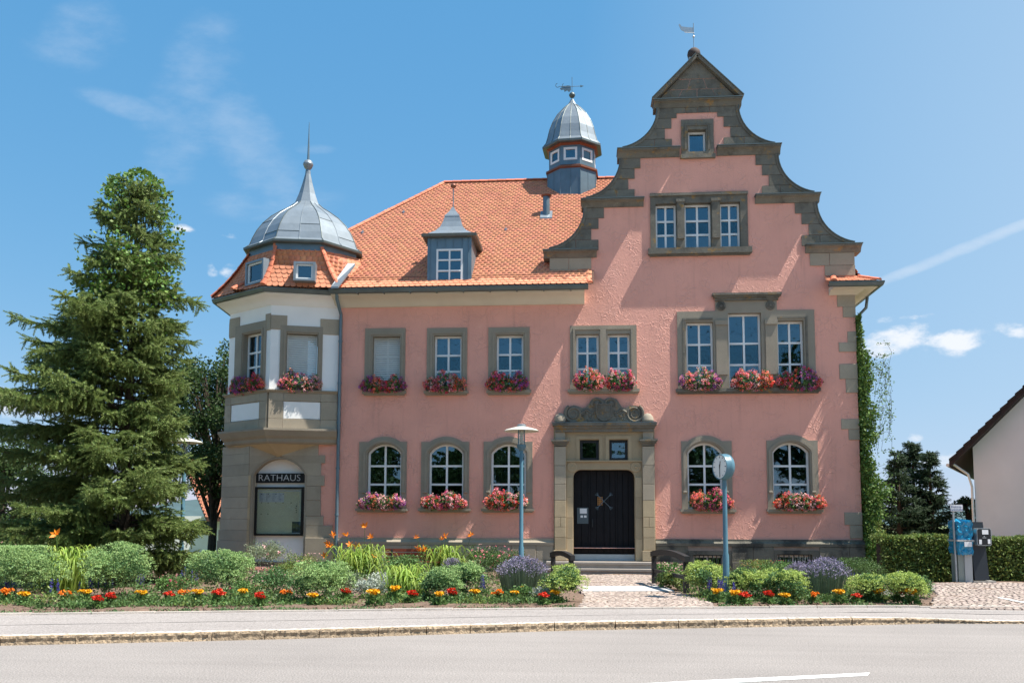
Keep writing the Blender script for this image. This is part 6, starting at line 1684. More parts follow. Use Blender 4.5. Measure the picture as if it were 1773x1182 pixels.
# ================================================================== NEIGHBOURING HOUSES
HY = 9.0; q = atY(1688, 860, HY); frN = Frame((q.x, HY), (math.cos(rad(27)), -math.sin(rad(27))))
def N_(px, py): return frN.pix(px, py)
wl = N_(1688, 860)[0]; ze2 = N_(1688, 774)[1]; ra = N_(1773, 670)[0]; rz = N_(1773, 686)[1]
sl2 = (rz - ze2)/(ra - wl); ridge_u = wl + 6.2; ridge_z = ze2 + 6.2*sl2
nh = thing('neighbour_house', 'pale plastered house with a steep dark brown roof at the right edge', 'house', (frN.p(6, 0)[0], HY, 0))
b = MB(); b.plate(frN, [(wl, -.1), (2*ridge_u-wl, -.1), (2*ridge_u-wl, ze2), (ridge_u, ridge_z), (wl, ze2)], [], -11, 0); b.build('wall', M['lilac_wall'], nh)
for sg_ in (-1, 1):
    def q_(s): return ridge_u + sg_*s
    eu = 6.2 + .82; o = .24
    pts = [(q_(0), ridge_z+.02), (q_(eu), ridge_z-eu*sl2+.02), (q_(eu), ridge_z-eu*sl2+.02+o*.9), (q_(0), ridge_z+.02+o*1.3)]
    b = MB(); b.plate(frN, pts, [], -11.5, .75); r_ = b.build('roof', M['brownroof'], nh, fixn=True)
    nst = 26
    for k in range(nst):    # edge tiles stepping down the verge
        s0, s1 = eu*k/nst, eu*(k+1)/nst; b = MB(); zz_ = ridge_z+.02+o*1.0
        b.plate(frN, [(q_(s0), zz_-s0*sl2+.03), (q_(s1), zz_-s1*sl2+.09), (q_(s1), zz_-s1*sl2-.0), (q_(s0), zz_-s0*sl2-.1)], [], .4, .79); b.build('verge_tile', M['brownroof'], r_, fixn=True)
    b = MB(); b.tube([frN.p(q_(eu+.06), ridge_z-eu*sl2+.1, .7), frN.p(q_(eu+.06), ridge_z-eu*sl2+.1, -11.4)], .07, 8); b.build('gutter', M['white_far'], nh)
b = MB(); e0 = ridge_u-6.2-.80; b.tube([frN.p(e0+.05, ze2-.65*1.0, .3), frN.p(wl-.2, ze2-1.1, .1), frN.p(wl-.08, ze2-1.6, .08), frN.p(wl-.08, 0, .08)], .05, 8); b.build('downpipe', M['white_far'], nh, smooth=True)
# house far behind on the left, seen between spruce and turret
LYY = 26.0; frL = Frame((0, LYY), (1, .22))
a = frL.pix(300, 900)[0]; c = frL.pix(420, 900)[0]; 
lh = thing('background_house', 'white house with orange tiled roof and skylight seen between spruce and turret', 'house', ((frL.p(a, 0))[0], LYY, 0))
ze3 = frL.pix(350, 893)[1]; zr3 = frL.pix(350, 828)[1]; a2 = frL.pix(318, 860)[0]
b = MB(); b.fbox(frL, a2-2, c+4, -.1, ze3, -9, 0); b.build('wall', M['white_far'], lh)
b = MB(); P = frL.p; b.add([P(a2+1.4, ze3-.1, .5), P(c+4, ze3-.1, .5), P(c+4, zr3+1.5, -4.5), P(a2-1.2, zr3+1.5, -4.5), P(a2+1.4, ze3-.3, .5), P(c+4, ze3-.3, .5), P(c+4, zr3+1.3, -4.5), P(a2-1.2, zr3+1.3, -4.5)], [(0, 1, 2, 3), (7, 6, 5, 4), (0, 3, 7, 4), (0, 4, 5, 1), (1, 5, 6, 2), (2, 6, 7, 3)]); rf3 = b.build('roof', M['under'], lh)
def lp3(t, s): A_ = np.array(P(a2+1.4-2.6*t, ze3-.08+(zr3+1.6-ze3)*t, .5-5*t)); B_ = np.array(P(c+4, ze3-.08+(zr3+1.6-ze3)*t, .5-5*t)); return A_ + (B_-A_)*s
old = TW
place_tiles(tile_rows(lambda t: lp3(t, 0), lambda t: lp3(t, 1), 6.5, row=.17), 0, rf3)
b = MB(); k0_ = lp3(.62, .0); u_ = frL.pix(347, 843)[0]; b.fbox(frL, u_-.5, u_+.5, frL.pix(347, 850)[1], frL.pix(347, 838)[1], -3.0, -2.2); b.build('skylight', M['glass'], lh)
for x in (348, 362): uu = frL.pix(x, 910)[0]; b = MB(); b.fbox(frL, uu-.35, uu+.35, frL.pix(x, 925)[1], frL.pix(x, 900)[1], -.01, .03); b.build('window', M['glass'], lh)
# overhead wires across the street behind the viewer, mirrored in the upper windows
for k, (z0_, z1_, yy) in enumerate(((11.5, 13.6, -40), (12.3, 14.2, -40.5), (14.2, 15.0, -41), (15.6, 16.0, -41.5), (17.0, 18.6, -42))):
    pts = [(-45 + 90*i/14, yy, z0_ + (z1_-z0_)*i/14 - 1.3*math.sin(math.pi*i/14)) for i in range(15)]
    b = MB(); b.tube(pts, .035, 5); w_ = b.build('overhead_wire', M['black'], None); w_['label'] = ['lowest', 'second lowest', 'middle', 'second highest', 'highest'][k] + ' overhead wire across the street, mirrored in the upper windows'; w_['category'] = 'wire'; w_['group'] = 'overhead wires across the street'
# hills far away, the blue of haze put into their colour
b = MB(); vs = []; n_ = 60
for i in range(n_+1):
    x = -2600 + 5200*i/n_; h = 46 + 22*math.sin(i*.5) + 14*math.sin(i*1.31+1) + 6*math.sin(i*2.9); vs += [(x, 2300, -20), (x, 2900, h)]
b.add(vs, [(2*i, 2*i+2, 2*i+3, 2*i+1) for i in range(n_)]); b.build('hills', mat('haze tinted wooded hills', (.05, .085, .09), 1, .3, .01), None, kind='structure')

# ================================================================== PLANTS
ORD = ['zeroth', 'first', 'second', 'third', 'fourth', 'fifth', 'sixth', 'seventh', 'eighth', 'ninth', 'tenth', 'eleventh', 'twelfth', 'thirteenth', 'fourteenth', 'fifteenth', 'sixteenth', 'seventeenth', 'eighteenth', 'nineteenth', 'twentieth']
def sph(n, g=rng):
    v = g.normal(size=(n, 3)); return v/np.linalg.norm(v, axis=1, keepdims=True)

# ---- geranium boxes on the sills
def geranium(u0, u1, zs, fr, label, cols, seed, w0=.20, h=.50, part_w=.17):
    g = np.random.default_rng(seed); um = (u0+u1)/2; P0_ = Vector(fr.p(um, zs, w0)); L_ = u1-u0
    t = thing('flower_box', label, 'flower box', P0_, 'geranium boxes on the window sills')
    b = MB(); b.fbox(fr, u0+.08, u1-.08, zs+.002, zs+.16, w0-.09, w0+.08); b.build('planter', M['terracotta'], t)
    def toW(a): # local (u,z,w) -> world minus base
        U, N_2 = fr.U, fr.N
        return np.stack([U.x*a[:, 0]+N_2.x*a[:, 2], U.y*a[:, 0]+N_2.y*a[:, 2], a[:, 1]], 1)
    def pts(n, shell):
        o = []
        v = sph(n, g); r = g.uniform(shell, 1.0, n)**.6; u = v[:, 0]*r; z = v[:, 1]*r; w = np.abs(v[:, 2])*r*1.0 - .25*(v[:, 2] < 0)
        prof = 1 - np.abs(u)**4*.35; lump = 1 + .16*np.sin(u*6+seed) + .10*np.sin(u*13+seed*2)
        a = np.stack([np.sign(u)*np.abs(u)**.75*L_*.52, (.22+z*.30)*h/.5*lump*prof + .0, w*part_w*lump], 1); return a
    nl = int(900*L_); nm = NM(); P_ = toW(pts(nl, .3)); nm.cards(P_, .060, .85, bias=(0, -.4, .4), g=g)
    # trailing bits
    tr = pts(int(120*L_), .9); tr[:, 1] += g.uniform(-.02, .10, len(tr)); nm.cards(toW(tr), .05, .7, bias=(0, -.3, .5), g=g)
    nm.build('foliage', M['leaf'], t, local=True)
    nb = int(135*L_); fm = NM(); C_ = toW(pts(nb, .86)); extra = pts(int(20*L_), 1.0); extra[:, 1] += .05; C_ = np.concatenate([C_, toW(extra)])
    ci = g.choice(len(cols), len(C_), p=np.array([c[1] for c in cols])/sum(c[1] for c in cols))
    # patches of one colour: neighbours along the box tend to agree
    ci = np.array([cols_i if g.random() < .45 else int((abs(math.sin((c[0]*2.3+seed*1.7)))*len(cols))) % len(cols) for cols_i, c in zip(ci, C_)])
    for k in range(len(cols)):
        Ck = C_[ci == k]
        if not len(Ck): continue
        m_ = 13; D_ = sph(len(Ck)*m_, g); D_[:, 1] -= .5; D_[:, 2] += .3; R_ = np.repeat(g.uniform(.028, .048, len(Ck)), m_)[:, None]
        Q = np.repeat(Ck, m_, axis=0) + D_*R_; fm.cards(Q, .030, 1.0, dirs=np.cross(D_, sph(len(D_), g))*1.5, spread=.2, mi=k, g=g)
    fm.build('blossoms', [M[c[0]] for c in cols], t, local=True)
    return t
hot = [('coral', 3), ('pinkp', 3), ('gred', 2), ('palepink', 2), ('magenta', 1)]
dark_ = [('magenta', 3), ('gred', 3), ('pinkp', 2), ('coral', 1), ('purple', 1)]
pale = [('palepink', 4), ('pinkp', 4), ('coral', 2), ('purple', 1)]
def sillz(px, py): return F(px, py)[1]
GB = [
    ((627, 703), 678, dark_, 'red and purple geranium box under the closed grey shutter of the pink wall', .50),
    ((737, 812), 677.5, hot, 'pink and red geranium box under the middle upper window left of the door', .50),
    ((844, 918), 676, dark_, 'dark red geranium box under the upper window nearest above the street lamp', .50),
    ((991, 1050), 674.5, hot, 'left half of the red geraniums on the double window above the door', .50),
    ((1048, 1103), 674.5, hot, 'right half of the coral geraniums on the double window above the door', .50),
    ((1175, 1251), 674, pale, 'pale pink geranium box left on the sill of the big triple window', .50),
    ((1262, 1338), 674, [('coral', 5), ('gred', 2), ('palepink', 1), ('pinkp', 2)], 'orange red geranium box in the middle of the big triple window sill', .50),
    ((1342, 1421), 674, dark_, 'dark shaded geranium box right on the sill of the big triple window', .52),
    ((624, 701), 880, pale, 'pale pink geranium box under the leftmost arched ground floor window', .47),
    ((733, 808), 880, hot, 'pink and orange geranium box under the second arched window from the left', .47),
    ((840, 917), 880, [('pinkp', 3), ('gred', 2), ('coral', 3), ('palepink', 1)], 'pink geranium box under the arched window behind the street lamp', .50),
    ((1190, 1264), 881, [('pinkp', 4), ('magenta', 2), ('coral', 2)], 'pink geranium box under the arched window behind the post clock', .50),
    ((1338, 1424), 881, [('coral', 4), ('gred', 3), ('pinkp', 2), ('palepink', 1)], 'orange red geranium box under the rightmost arched ground floor window', .48),
]
for k, ((x0, x1), y, cols, lb, h) in enumerate(GB): geranium(F(x0, y)[0]+random.uniform(-.05, .08), F(x1, y)[0]+random.uniform(-.08, .05), sillz((x0+x1)/2, y), FF, lb, cols, 11+k*3, h=h*random.uniform(.88, 1.12), part_w=random.uniform(.15, .22))
geranium(frA.pix(482, 668, .1)[0], frA.pix(556, 668, .1)[0], z_par, frA, 'orange and pink geranium box under the closed shutter of the corner turret', [('coral', 4), ('pinkp', 3), ('purple', 2), ('palepink', 2)], 41, w0=.10, h=.52)
geranium(frB.pix(399, 668, .1)[0], frB.pix(455, 668, .1)[0], z_par, frB, 'dark red geranium box under the left turret window', dark_, 42, w0=.10, h=.50)
geranium(lC-1.7, lC-.7, z_par, frC, 'purple red geranium box on the far side of the turret', dark_, 43, w0=.10, h=.50)

# ---- spruce
def needle_template(n=24, L_=.17, r=.036, w=.019, seed=1):
    g = np.random.default_rng(seed); vs = []; fs = []
    for i in range(n):
        s = i/n*L_; a = i*2.399 + g.random()*.3; d = np.array([math.cos(a), math.sin(a), .9]); d /= np.linalg.norm(d); p = np.array([0, 0, s]); t = np.cross(d, [0, 0, 1]); t /= np.linalg.norm(t)
        rr_ = r*(1 - .35*i/n)
        b_ = len(vs); vs += [p - t*w*.5, p + t*w*.5, p + d*rr_*1.5]; fs.append((b_, b_+1, b_+2))
    return np.array(vs), np.array(fs)
NT_V, NT_F = needle_template()
def conifer(name, label, base, H_, Rfn, nbr, mat_, seed, twig=1.0, drop=.32, sec=13, trunk_r=.17, tscale=1.0, group=None, z0=.3):
    g = np.random.default_rng(seed); t = thing(name, label, 'spruce' if 'spruce' in name else 'fir tree', base, group)
    tr = MB(); tr.tube([(0, 0, -.1), (.02, 0, H_*.5), (0, 0, H_*.97)], [trunk_r, trunk_r*.6, .02], 8); tr.build('trunk', M['bark'], t, local=True)
    P_, D_, S_ = [], [], []; br = MB()
    for i in range(nbr):
        f = min(.999, max(0, (i + g.normal(0, 4))/nbr)); z = z0 + (H_-z0)*(1-(1-f)**1.0)*.985; az = i*2.39996 + g.normal(0, .4); R_ = Rfn(z, az)*g.uniform(.62, 1.10)*(1 + .10*math.sin(az*3+z*1.7))*(1.45 if (g.random() < .07 and z < H_*.7) else 1)
        dx, dy = math.cos(az), math.sin(az); up = .30 if z > H_*.85 else .16 + g.uniform(-.08, .10)
        def cur(s): return np.array([dx*R_*s, dy*R_*s, z + R_*(up*s*2 - drop*1.7*s*s + drop*.95*s**3)])
        br.tube([cur(s) for s in (0, .35, .7, .96)], [.035*min(1, R_/2), .025*min(1, R_/2), .014, .005], 4, cap=False)
        ns = max(4, int(sec*R_/2.4))
        side = np.array([-dy, dx, 0])
        for k in range(ns):
            s = .22 + .78*(k+g.random()*.6)/ns; p = cur(min(1, s)); fw = cur(min(1, s)+.02)-cur(min(1, s)-.02); fw /= np.linalg.norm(fw)
            for sd in (-1, 1):
                ph_ = g.uniform(-.55, .75)
                l = (.22 + .95*(1-s)**.75*min(1, R_/2))*g.uniform(.6, 1.1)*min(1.0, R_*.7+.2)
                d = fw*.75 + side*sd*.8*math.cos(ph_) + np.array([0, 0, -.08 + math.sin(ph_)*.8]); d /= np.linalg.norm(d)
                m_ = max(2, int(l/(.105*tscale)))
                q_ = p.copy()
                for j in range(m_):
                    dd_ = d + np.array([0, 0, -.22*j/m_*2]) + g.normal(0, .10, 3); dd_ /= np.linalg.norm(dd_)
                    P_.append(q_.copy()); D_.append(dd_); S_.append(g.uniform(.85, 1.25)*tscale)
                    if j > 0 and g.random() < .7:
                        sdv = np.cross(dd_, [0, 0, 1]); nn_ = np.linalg.norm(sdv)+1e-6; d3 = dd_*.7 + sdv/nn_*(.8 if g.random() < .5 else -.8) + np.array([0, 0, -.35]); P_.append(q_.copy()); D_.append(d3/np.linalg.norm(d3)); S_.append(g.uniform(.7, 1.15)*tscale)
                    if g.random() < .33: P_.append(q_.copy()); D_.append(np.array([g.normal(0, .25), g.normal(0, .25), -1.0])); S_.append(g.uniform(.9, 1.5)*tscale)
                    q_ = q_ + dd_*.105*tscale
            P_.append(p); D_.append(fw + g.normal(0, .1, 3)); S_.append(1.2*tscale)
    br.build('limbs', M['bark'], t, local=True, kind='stuff')
    nm = NM(); nm.inst(NT_V, NT_F, np.array(P_), rot_to(np.array(D_), g), np.array(S_)); nm.build('crown', mat_, t, local=True)
    return t, len(P_)
SY = -6.6; sb_ = atY(214, 900, SY)
RT = [(0, 2.9), (1.2, 3.3), (2.2, 3.5), (3.2, 3.4), (4.2, 3.1), (5.2, 2.85), (6.2, 2.6), (7.1, 1.85), (7.8, 1.25), (8.6, 1.0), (9.3, .85), (9.9, .62), (10.35, .25)]
def Rsp(z, az):
    r = float(np.interp(z, [a for a, b in RT], [b for a, b in RT])); left = (1-math.cos(az))/2
    if z > 7.6: return r*(.92 + .12*left)
    rt_ = float(np.interp(z, [0, 1.6, 2.4, 5.0, 6.5, 7.6], [.62, .56, .40, .38, .48, .78]))
    return r*(rt_*(1-left) + 1.06*left)
HS = atY(214, 312, SY).z - .1
sp_, nsp = conifer('spruce_tree', 'big old spruce with drooping branches left of the turret', (sb_.x, SY, .1), HS, lambda z, a: Rsp(z*10.2/HS, a), 270, M['spruce'], 3, sec=16, tscale=1.25, drop=.36)
# climbing leaves over the top of the spruce
g = np.random.default_rng(8); iv = thing('climbing_ivy', 'bright green climbing leaves over the top of the big spruce', 'ivy', (sb_.x, SY, .1))
v = sph(5200, g); z = HS - 1.3 + v[:, 2]*1.55; r = (.72 + .52*g.random(5200))*np.interp(z, [HS-3, HS-2, HS-.9, HS-.1, HS+.3], [1.2, 1.02, .92, .58, .05]); a = np.arctan2(v[:, 1], v[:, 0])
keep = (np.sin(a*3+z*2.1) + np.sin(z*4.3+a*2)*.8 + g.normal(0, .6, 5200) > .75) | ((z > HS-.45) & (g.random(5200) < .5))
P_ = np.stack([np.cos(a)*r, np.sin(a)*r, z], 1)[keep]; nm = NM(); nm.cards(P_, .095, .85, dirs=np.stack([np.cos(a), np.sin(a), np.full_like(a, .2)], 1)[keep]*.5, spread=.7, g=g)
P2_ = []
for k in range(420):
    th_ = g.uniform(-2.2, 0.2); zz_ = HS-3.1+g.normal(0, .35); P2_.append((math.cos(th_)*1.25*g.uniform(.9, 1.2)-.25, math.sin(th_)*1.2, zz_))
nm.cards(np.array(P2_), .10, .9, bias=(0, -.6, .2), g=g); nm.build('leaves', M['ivy'], iv, local=True)
b = MB()
for k in range(5): a_ = k*1.3; b.tube([(.2*math.cos(a_+z_), .2*math.sin(a_+z_), z_) for z_ in np.linspace(.1, HS-.6, 12)], .015, 4)
b.build('vines', M['bark'], iv, local=True)

# ---- leafy trees
def leafy(name, label, base, H_, R_, crown0, n, leaf, mat_, seed, group=None, clumps=40, cat='tree', tr_r=.2):
    g = np.random.default_rng(seed); t = thing(name, label, cat, base, group); b = MB(); b.tube([(0, 0, -.1), (.05, .05, crown0), (0, 0, H_*.8)], [tr_r, tr_r*.75, .03], 8)
    cs = []; rs = []
    for k in range(clumps):
        v = sph(1, g)[0]; rr_ = g.uniform(.35, 1)**.5; zc_ = crown0 + (H_-crown0)*.5 + v[2]*rr_*(H_-crown0)*.42; fade = 1 - .45*max(0, (zc_-crown0)/(H_-crown0)-.5)*2
        c = np.array([v[0]*R_*rr_*.85*fade, v[1]*R_*rr_*.85*fade, zc_]); cs.append(c); rs.append(R_*g.uniform(.20, .36)); b.tube([(0, 0, max(crown0*.6, zc_-R_*.9)), tuple(c*np.array([.5, .5, 1]) - np.array([0, 0, .2])), tuple(c)], [.05, .03, .01], 5, cap=False)
    b.build('trunk', M['bark'], t, local=True)
    ci = g.integers(0, clumps, n); d = sph(n, g); rad_ = g.random(n)**.45; P_ = np.array(cs)[ci] + d*(np.array(rs)[ci]*rad_)[:, None]*np.array([1, 1, .75]); nm = NM(); nm.cards(P_, leaf, .65, dirs=d*.5+np.array([0, 0, .15]), g=g); nm.build('crown', mat_, t, local=True)
    return t
q = atY(352, 880, 7.5); leafy('leafy_tree', 'dark green leafy tree behind the turret and the spruce', (q.x+.4, 7.5, 0), atY(350, 558, 7.5).z, 3.1, 2.2, 26000, .13, M['decid'], 5, clumps=60)
q = atY(1676, 880, 16); leafy('leafy_tree', 'small dark leafy tree at the corner of the neighbouring house', (q.x, 16, 0), atY(1676, 857, 16).z, 1.1, .6, 2600, .13, M['decid'], 6, clumps=14)
q = atY(20, 800, 3); leafy('leafy_tree', 'leafy tree at the left edge behind the spruce', (q.x-.3, 3, 0), 4.9, 3.3, .1, 20000, .12, M['decid'], 16, clumps=34)
# firs on the right beyond the hedge
for k, (px, pt_, Y, w, n_) in enumerate(((1557, 783, 15, 1.9, 80), (1584, 770, 16.5, 2.1, 95), (1613, 786, 15.5, 1.75, 85))):
    q = atY(px, 900, Y); Ht = atY(px, pt_, Y).z
    conifer('fir_tree', ['dark fir behind the hedge, nearest the creeper', 'tallest dark fir in the middle behind the hedge', 'dark fir behind the hedge, nearest the neighbouring house'][k], (q.x, Y, 0), Ht, lambda z, a, Ht=Ht, w=w: max(.12, w*(1-(z/Ht)**1.15)), n_, M['spruce_dark'], 30+k, sec=11, tscale=1.45, drop=.18, group='dark firs behind the hedge')
# trees across the street, behind the viewer: the windows mirror them
for k, (x, y, H_, R_) in enumerate(((-27, -53, 10.5, 5), (-18, -55, 10.8, 5.5), (-9, -54, 10.6, 5.2), (0, -56, 11, 5.5), (9, -55, 11, 5.2), (20.5, -54, 22, 4.6), (30, -52, 15, 6))):
    leafy('street_tree', f'leafy tree across the road, {ORD[k+1]} from the left, mirrored in the windows', (x, y, 0), H_, R_, .4, 5200, .6, M['decid'], 50+k, clumps=26, tr_r=.3)

# ---- creeper on the right corner
g = np.random.default_rng(21); cr_t = thing('wall_creeper', 'green creeper hanging down the right corner of the town hall', 'creeper', (uR+.3, .6, .1)); ztop_ = F(1488, 545)[1]; P_ = []
wt = [(0.0, .62), (.8, .70), (2, .72), (3.2, .66), (3.8, .5), (4.6, .45), (5.3, .66), (5.9, .55), (6.6, .38), (7.4, .26), (8.2, .15)]
n_ = 31000; zz_ = g.uniform(0, ztop_-.1, n_); wd = np.interp(zz_, [a for a, b in wt], [b for a, b in wt]); dens = np.interp(zz_, [0, 3.5, 5, 8], [1, 1, .75, .5]); 
lump = .75 + .25*np.sin(zz_*3.1)+.12*np.sin(zz_*7.7); xx = g.random(n_)**1.1*wd*lump*1.12; yy = g.uniform(-.35, 2.0, n_)*np.interp(zz_, [0, 8], [1, .6])
k_ = g.random(n_) < dens; P_ = np.stack([xx-.28, yy-.6, zz_], 1)[k_]
nm = NM(); nm.cards(P_, .085, .8, bias=(.3, -.4, -.15), g=g)
bt = MB()
for k in range(46):     # tendrils hanging clear of the wall
    z1_ = g.uniform(2.2, 7.2); x = g.uniform(.2, .75); y = g.uniform(-.5, .6); pts = []; L_ = g.uniform(.4, 1.3)
    for s in np.linspace(0, 1, 6): pts.append((x-.25 + .35*math.sin(s*2.4)*g.uniform(.7, 1.2), y-.4, z1_ + .2*math.sin(s*3) - L_*s*s))
    bt.tube(pts, .005, 3, cap=False); pp_ = np.array(pts); q_ = pp_[g.integers(0, 6, 26)] + g.normal(0, .045, (26, 3)); nm.cards(q_, .065, .7, bias=(.2, -.2, -.4), g=g)
for k in range(8): bt.tube([(-.26, -.3 + k*.22 + .06*math.sin(z_*1.7+k), z_) for z_ in np.linspace(0, ztop_-.6-k*.2, 14)], .018, 5)
bt.build('stems', M['bark'], cr_t, local=True); nm.build('leaves', M['creeper'], cr_t, local=True)
leafy('creeper_bush', 'light green bush at the foot of the creeper beside the hedge', (atY(1545, 900, -1.0).x, 1.2, .1), 3.0, .6, .2, 4200, .085, M['hedge'], 77, clumps=20, cat='bush', tr_r=.05)

# ---- hedge
def hedge(label, x0, x1, y0, y1, h, n, seed):
    g = np.random.default_rng(seed); t = thing('hedge', label, 'hedge', ((x0+x1)/2, (y0+y1)/2, .1)); cx_, cy_ = (x0+x1)/2, (y0+y1)/2
    b = MB(); b.box(x0+.15-cx_, x1-.15-cx_, y0+.14-cy_, y1-.14-cy_, -.05, h-.22); b.build('branches', M['bark'], t, local=True)  # solid bark-brown core; its dark stands in for shade between the leaves
    L_ = x1-x0; D_ = y1-y0; nt_ = int(n*.42); nf_ = n - nt_
    top = np.stack([g.uniform(x0, x1, nt_)-cx_, g.uniform(y0, y1, nt_)-cy_, np.zeros(nt_)], 1); top[:, 2] = h - .12*np.abs(g.normal(0, .8, nt_)) + .03*np.sin(top[:, 0]*4) + .02*np.sin(top[:, 0]*11)
    fr_p = np.stack([g.uniform(x0, x1, nf_)-cx_, (y0-cy_) + np.abs(g.normal(0, .07, nf_)) + .05*np.sin(g.uniform(0, 40, nf_)), g.uniform(-.02, h, nf_)], 1)
    nm = NM(); nm.cards(top, .075, .75, bias=(0, -.2, .5), g=g); nm.cards(fr_p, .075, .75, bias=(0, -.6, .2), g=g); nm.build('leaves', M['hedge'], t, local=True)
hy = by + 1.0; hz_ = atY(1600, 928, hy).z - .1
hedge('clipped green hedge between the town hall corner and the charging station', atY(1527, 950, hy).x, atY(1662, 950, hy).x, hy, hy+1.1, hz_, 12000, 61)
hedge('clipped green hedge right of the charging station under the pale house', atY(1662, 950, hy).x+.02, atY(1900, 950, hy).x, hy, hy+1.1, hz_-.03, 17000, 62)

# ---- bed plants
def at_px(px, yb): return G(px, yb, .1)
def scale_at(y): return FPX/(y+DIST)
def place(px, yb, wpx, hpx, back=.35):
    x, y = at_px(px, yb); w = wpx/scale_at(y); yc = min(y + w*back, -.75 - w*.3); w = wpx/scale_at(yc)
    q = atY(px, yb-hpx, yc); return q.x, yc, w, max(.12, q.z-.1)
def lumpy(n, w, h, g, shell=.75, lumps=14, seed=0):
    C_ = []; R_ = []
    for k in range(lumps):
        a = g.uniform(0, 2*math.pi); rr_ = g.uniform(0, .68)**.5*w/2*.95; ze_2 = h*(.28 + .5*math.sqrt(max(0, 1-(rr_/(w/2))**2))); C_.append((math.cos(a)*rr_, math.sin(a)*rr_, ze_2*g.uniform(.55, 1.0))); R_.append(g.uniform(.22, .34)*w/1.3)
    C_ = np.array(C_); R_ = np.array(R_); i = g.integers(0, lumps, n); d = sph(n, g); d[:, 2] = np.abs(d[:, 2])*np.where(g.random(n) < .8, 1, -1)
    P_ = C_[i] + d*(R_[i]*g.uniform(shell, 1, n))[:, None]; P_[:, 2] = np.clip(P_[:, 2], .0, h); return P_, d
def sedum(px, yb, wpx, hpx, label, head='sedum_head', seed=1, leafmat='sedum', nl=3600, nh=520):
    g = np.random.default_rng(seed); x, y, w, h = place(px, yb+5, wpx*1.05, hpx*1.13+5, .4); t = thing('stonecrop', label, 'garden plant', (x, y, .1), 'rounded stonecrop plants in the bed')
    P_, d = lumpy(nl, w, h*.95, g, .3); nm = NM(); nm.cards(P_, .042, .75, dirs=d*.8+np.array([0, 0, .3]), g=g); nm.build('foliage', M[leafmat], t, local=True)
    Hc, d = lumpy(int(nh*w*w*1.6)+70, w, h, g, .97, lumps=18); up = Hc[:, 2] > h*.28; Hc = Hc[up]; d = d[up]; m_ = 13
    off = g.normal(0, 1, (len(Hc)*m_, 3))*np.array([.026, .026, .009]); Q = np.repeat(Hc, m_, 0) + off; nm = NM(); nm.cards(Q, .022, .95, bias=(0, 0, .5), g=g); nm.build('flower_heads', M[head], t, local=True, kind='stuff'); return t
SED = [
    (15, 1034, 170, 78, 'grey green rounded stonecrop at the left edge of the photo', 'sedum_head'), (206, 1032, 112, 84, 'grey green stonecrop right of the leftmost daylily', 'sedum_head'),
    (383, 1030, 104, 70, 'grey green stonecrop in front of the turret pier', 'sedum_head'), (556, 1040, 96, 66, 'grey green stonecrop below the downpipe', 'sedum_head'),
    (765, 1036, 66, 54, 'grey green stonecrop left of a pair in front of the lamp side bed', 'sedum_head'), (808, 1030, 62, 56, 'grey green stonecrop, right one of a touching pair', 'sedum_head'),
    (975, 1040, 72, 56, 'bright yellow green stonecrop beside the path, left side', 'sedum_y'), (1222, 1030, 70, 54, 'yellow green stonecrop between the right rail and the post clock', 'sedum_y'),
    (1292, 1036, 66, 52, 'yellow green stonecrop directly right of the post clock', 'sedum_y'), (1362, 1038, 62, 52, 'yellow green stonecrop left of the big lavender', 'sedum_y'),
    (1328, 1030, 50, 46, 'yellow green stonecrop in the middle of three right of the clock', 'sedum_y'),
    (1497, 1038, 54, 44, 'small yellow green stonecrop right of the big lavender', 'sedum_y'), (1572, 1042, 66, 48, 'yellow green stonecrop at the right end of the bed', 'sedum_y')]
for k, (px, yb, w, h, lb, hd) in enumerate(SED): sedum(px, yb, w, h, lb, hd, 100+k)

def daylily(px, yb, wpx, hpx, label, flowers, seed, nb=210):
    g = np.random.default_rng(seed); x, y0, w, h = place(px, yb, wpx, hpx, .3); y = y0; t = thing('daylily', label, 'daylily', (x, y0, .1), 'daylilies in the bed')
    V, Q = [], []
    for k in range(nb):
        a = g.uniform(0, 2*math.pi); R_ = w/2*g.uniform(.3, 1.15); hh = h*g.uniform(.45, 1.08); b0 = g.normal(0, .14*w, 2); dx, dy = math.cos(a), math.sin(a); wd = g.uniform(.012, .021); n_ = 7; base = len(V)
        for i in range(n_+1):
            f = i/n_; r = R_*1.15*f**.95; z = hh*1.28*(math.sin(f*2.3)) * (1 if True else 0); z = hh*(1.0 - (1-f*1.82)**2) ; z = max(z, .02); ww = wd*(1 - f**3)
            c = np.array([b0[0]+dx*r, b0[1]+dy*r, z]); sd = np.array([-dy, dx, 0])*ww; V += [c-sd, c+sd]
        for i in range(n_): Q.append((base+2*i, base+2*i+1, base+2*i+3, base+2*i+2))
    nm = NM(); nm.add(V, Q); nm.build('blades', M['daylily'], t, local=True)
    for (fx, fy) in flowers:
        q_ = atY(fx, fy, y0-.1); c = Vector((q_.x-x, -.1, q_.z-.1)); b = MB(); b.tube([(c.x*.3, 0, .1), (c.x*.8, -.05, c.z*.6), tuple(c)], .006, 4); st_ = b.build('flower_stem', M['stem'], t, local=True)
        nm = NM(); D_ = [np.array([math.cos(k*math.pi/3+seed), math.sin(k*math.pi/3+seed)*.6-.5, math.sin(k*math.pi/3+seed)*.8+.35]) for k in range(6)]
        nm.cards(np.repeat([list(c)], 6, 0), .135, .46, dirs=np.array(D_)*4, spread=.3, g=g); nm.build('lily_flower', M['lily'], t, local=True)
daylily(118, 1026, 118, 78, 'broad daylily with long arching blades near the left edge', [(97, 925)], 201)
daylily(624, 1000, 110, 56, 'broad daylily with orange flowers in front of the downpipe', [(577, 927), (600, 925), (632, 911), (642, 930), (606, 943), (568, 941), (572, 944), (618, 946), (562, 962), (650, 962)], 202)
daylily(705, 1034, 98, 56, 'low daylily clump in the middle of the left bed', [], 203)
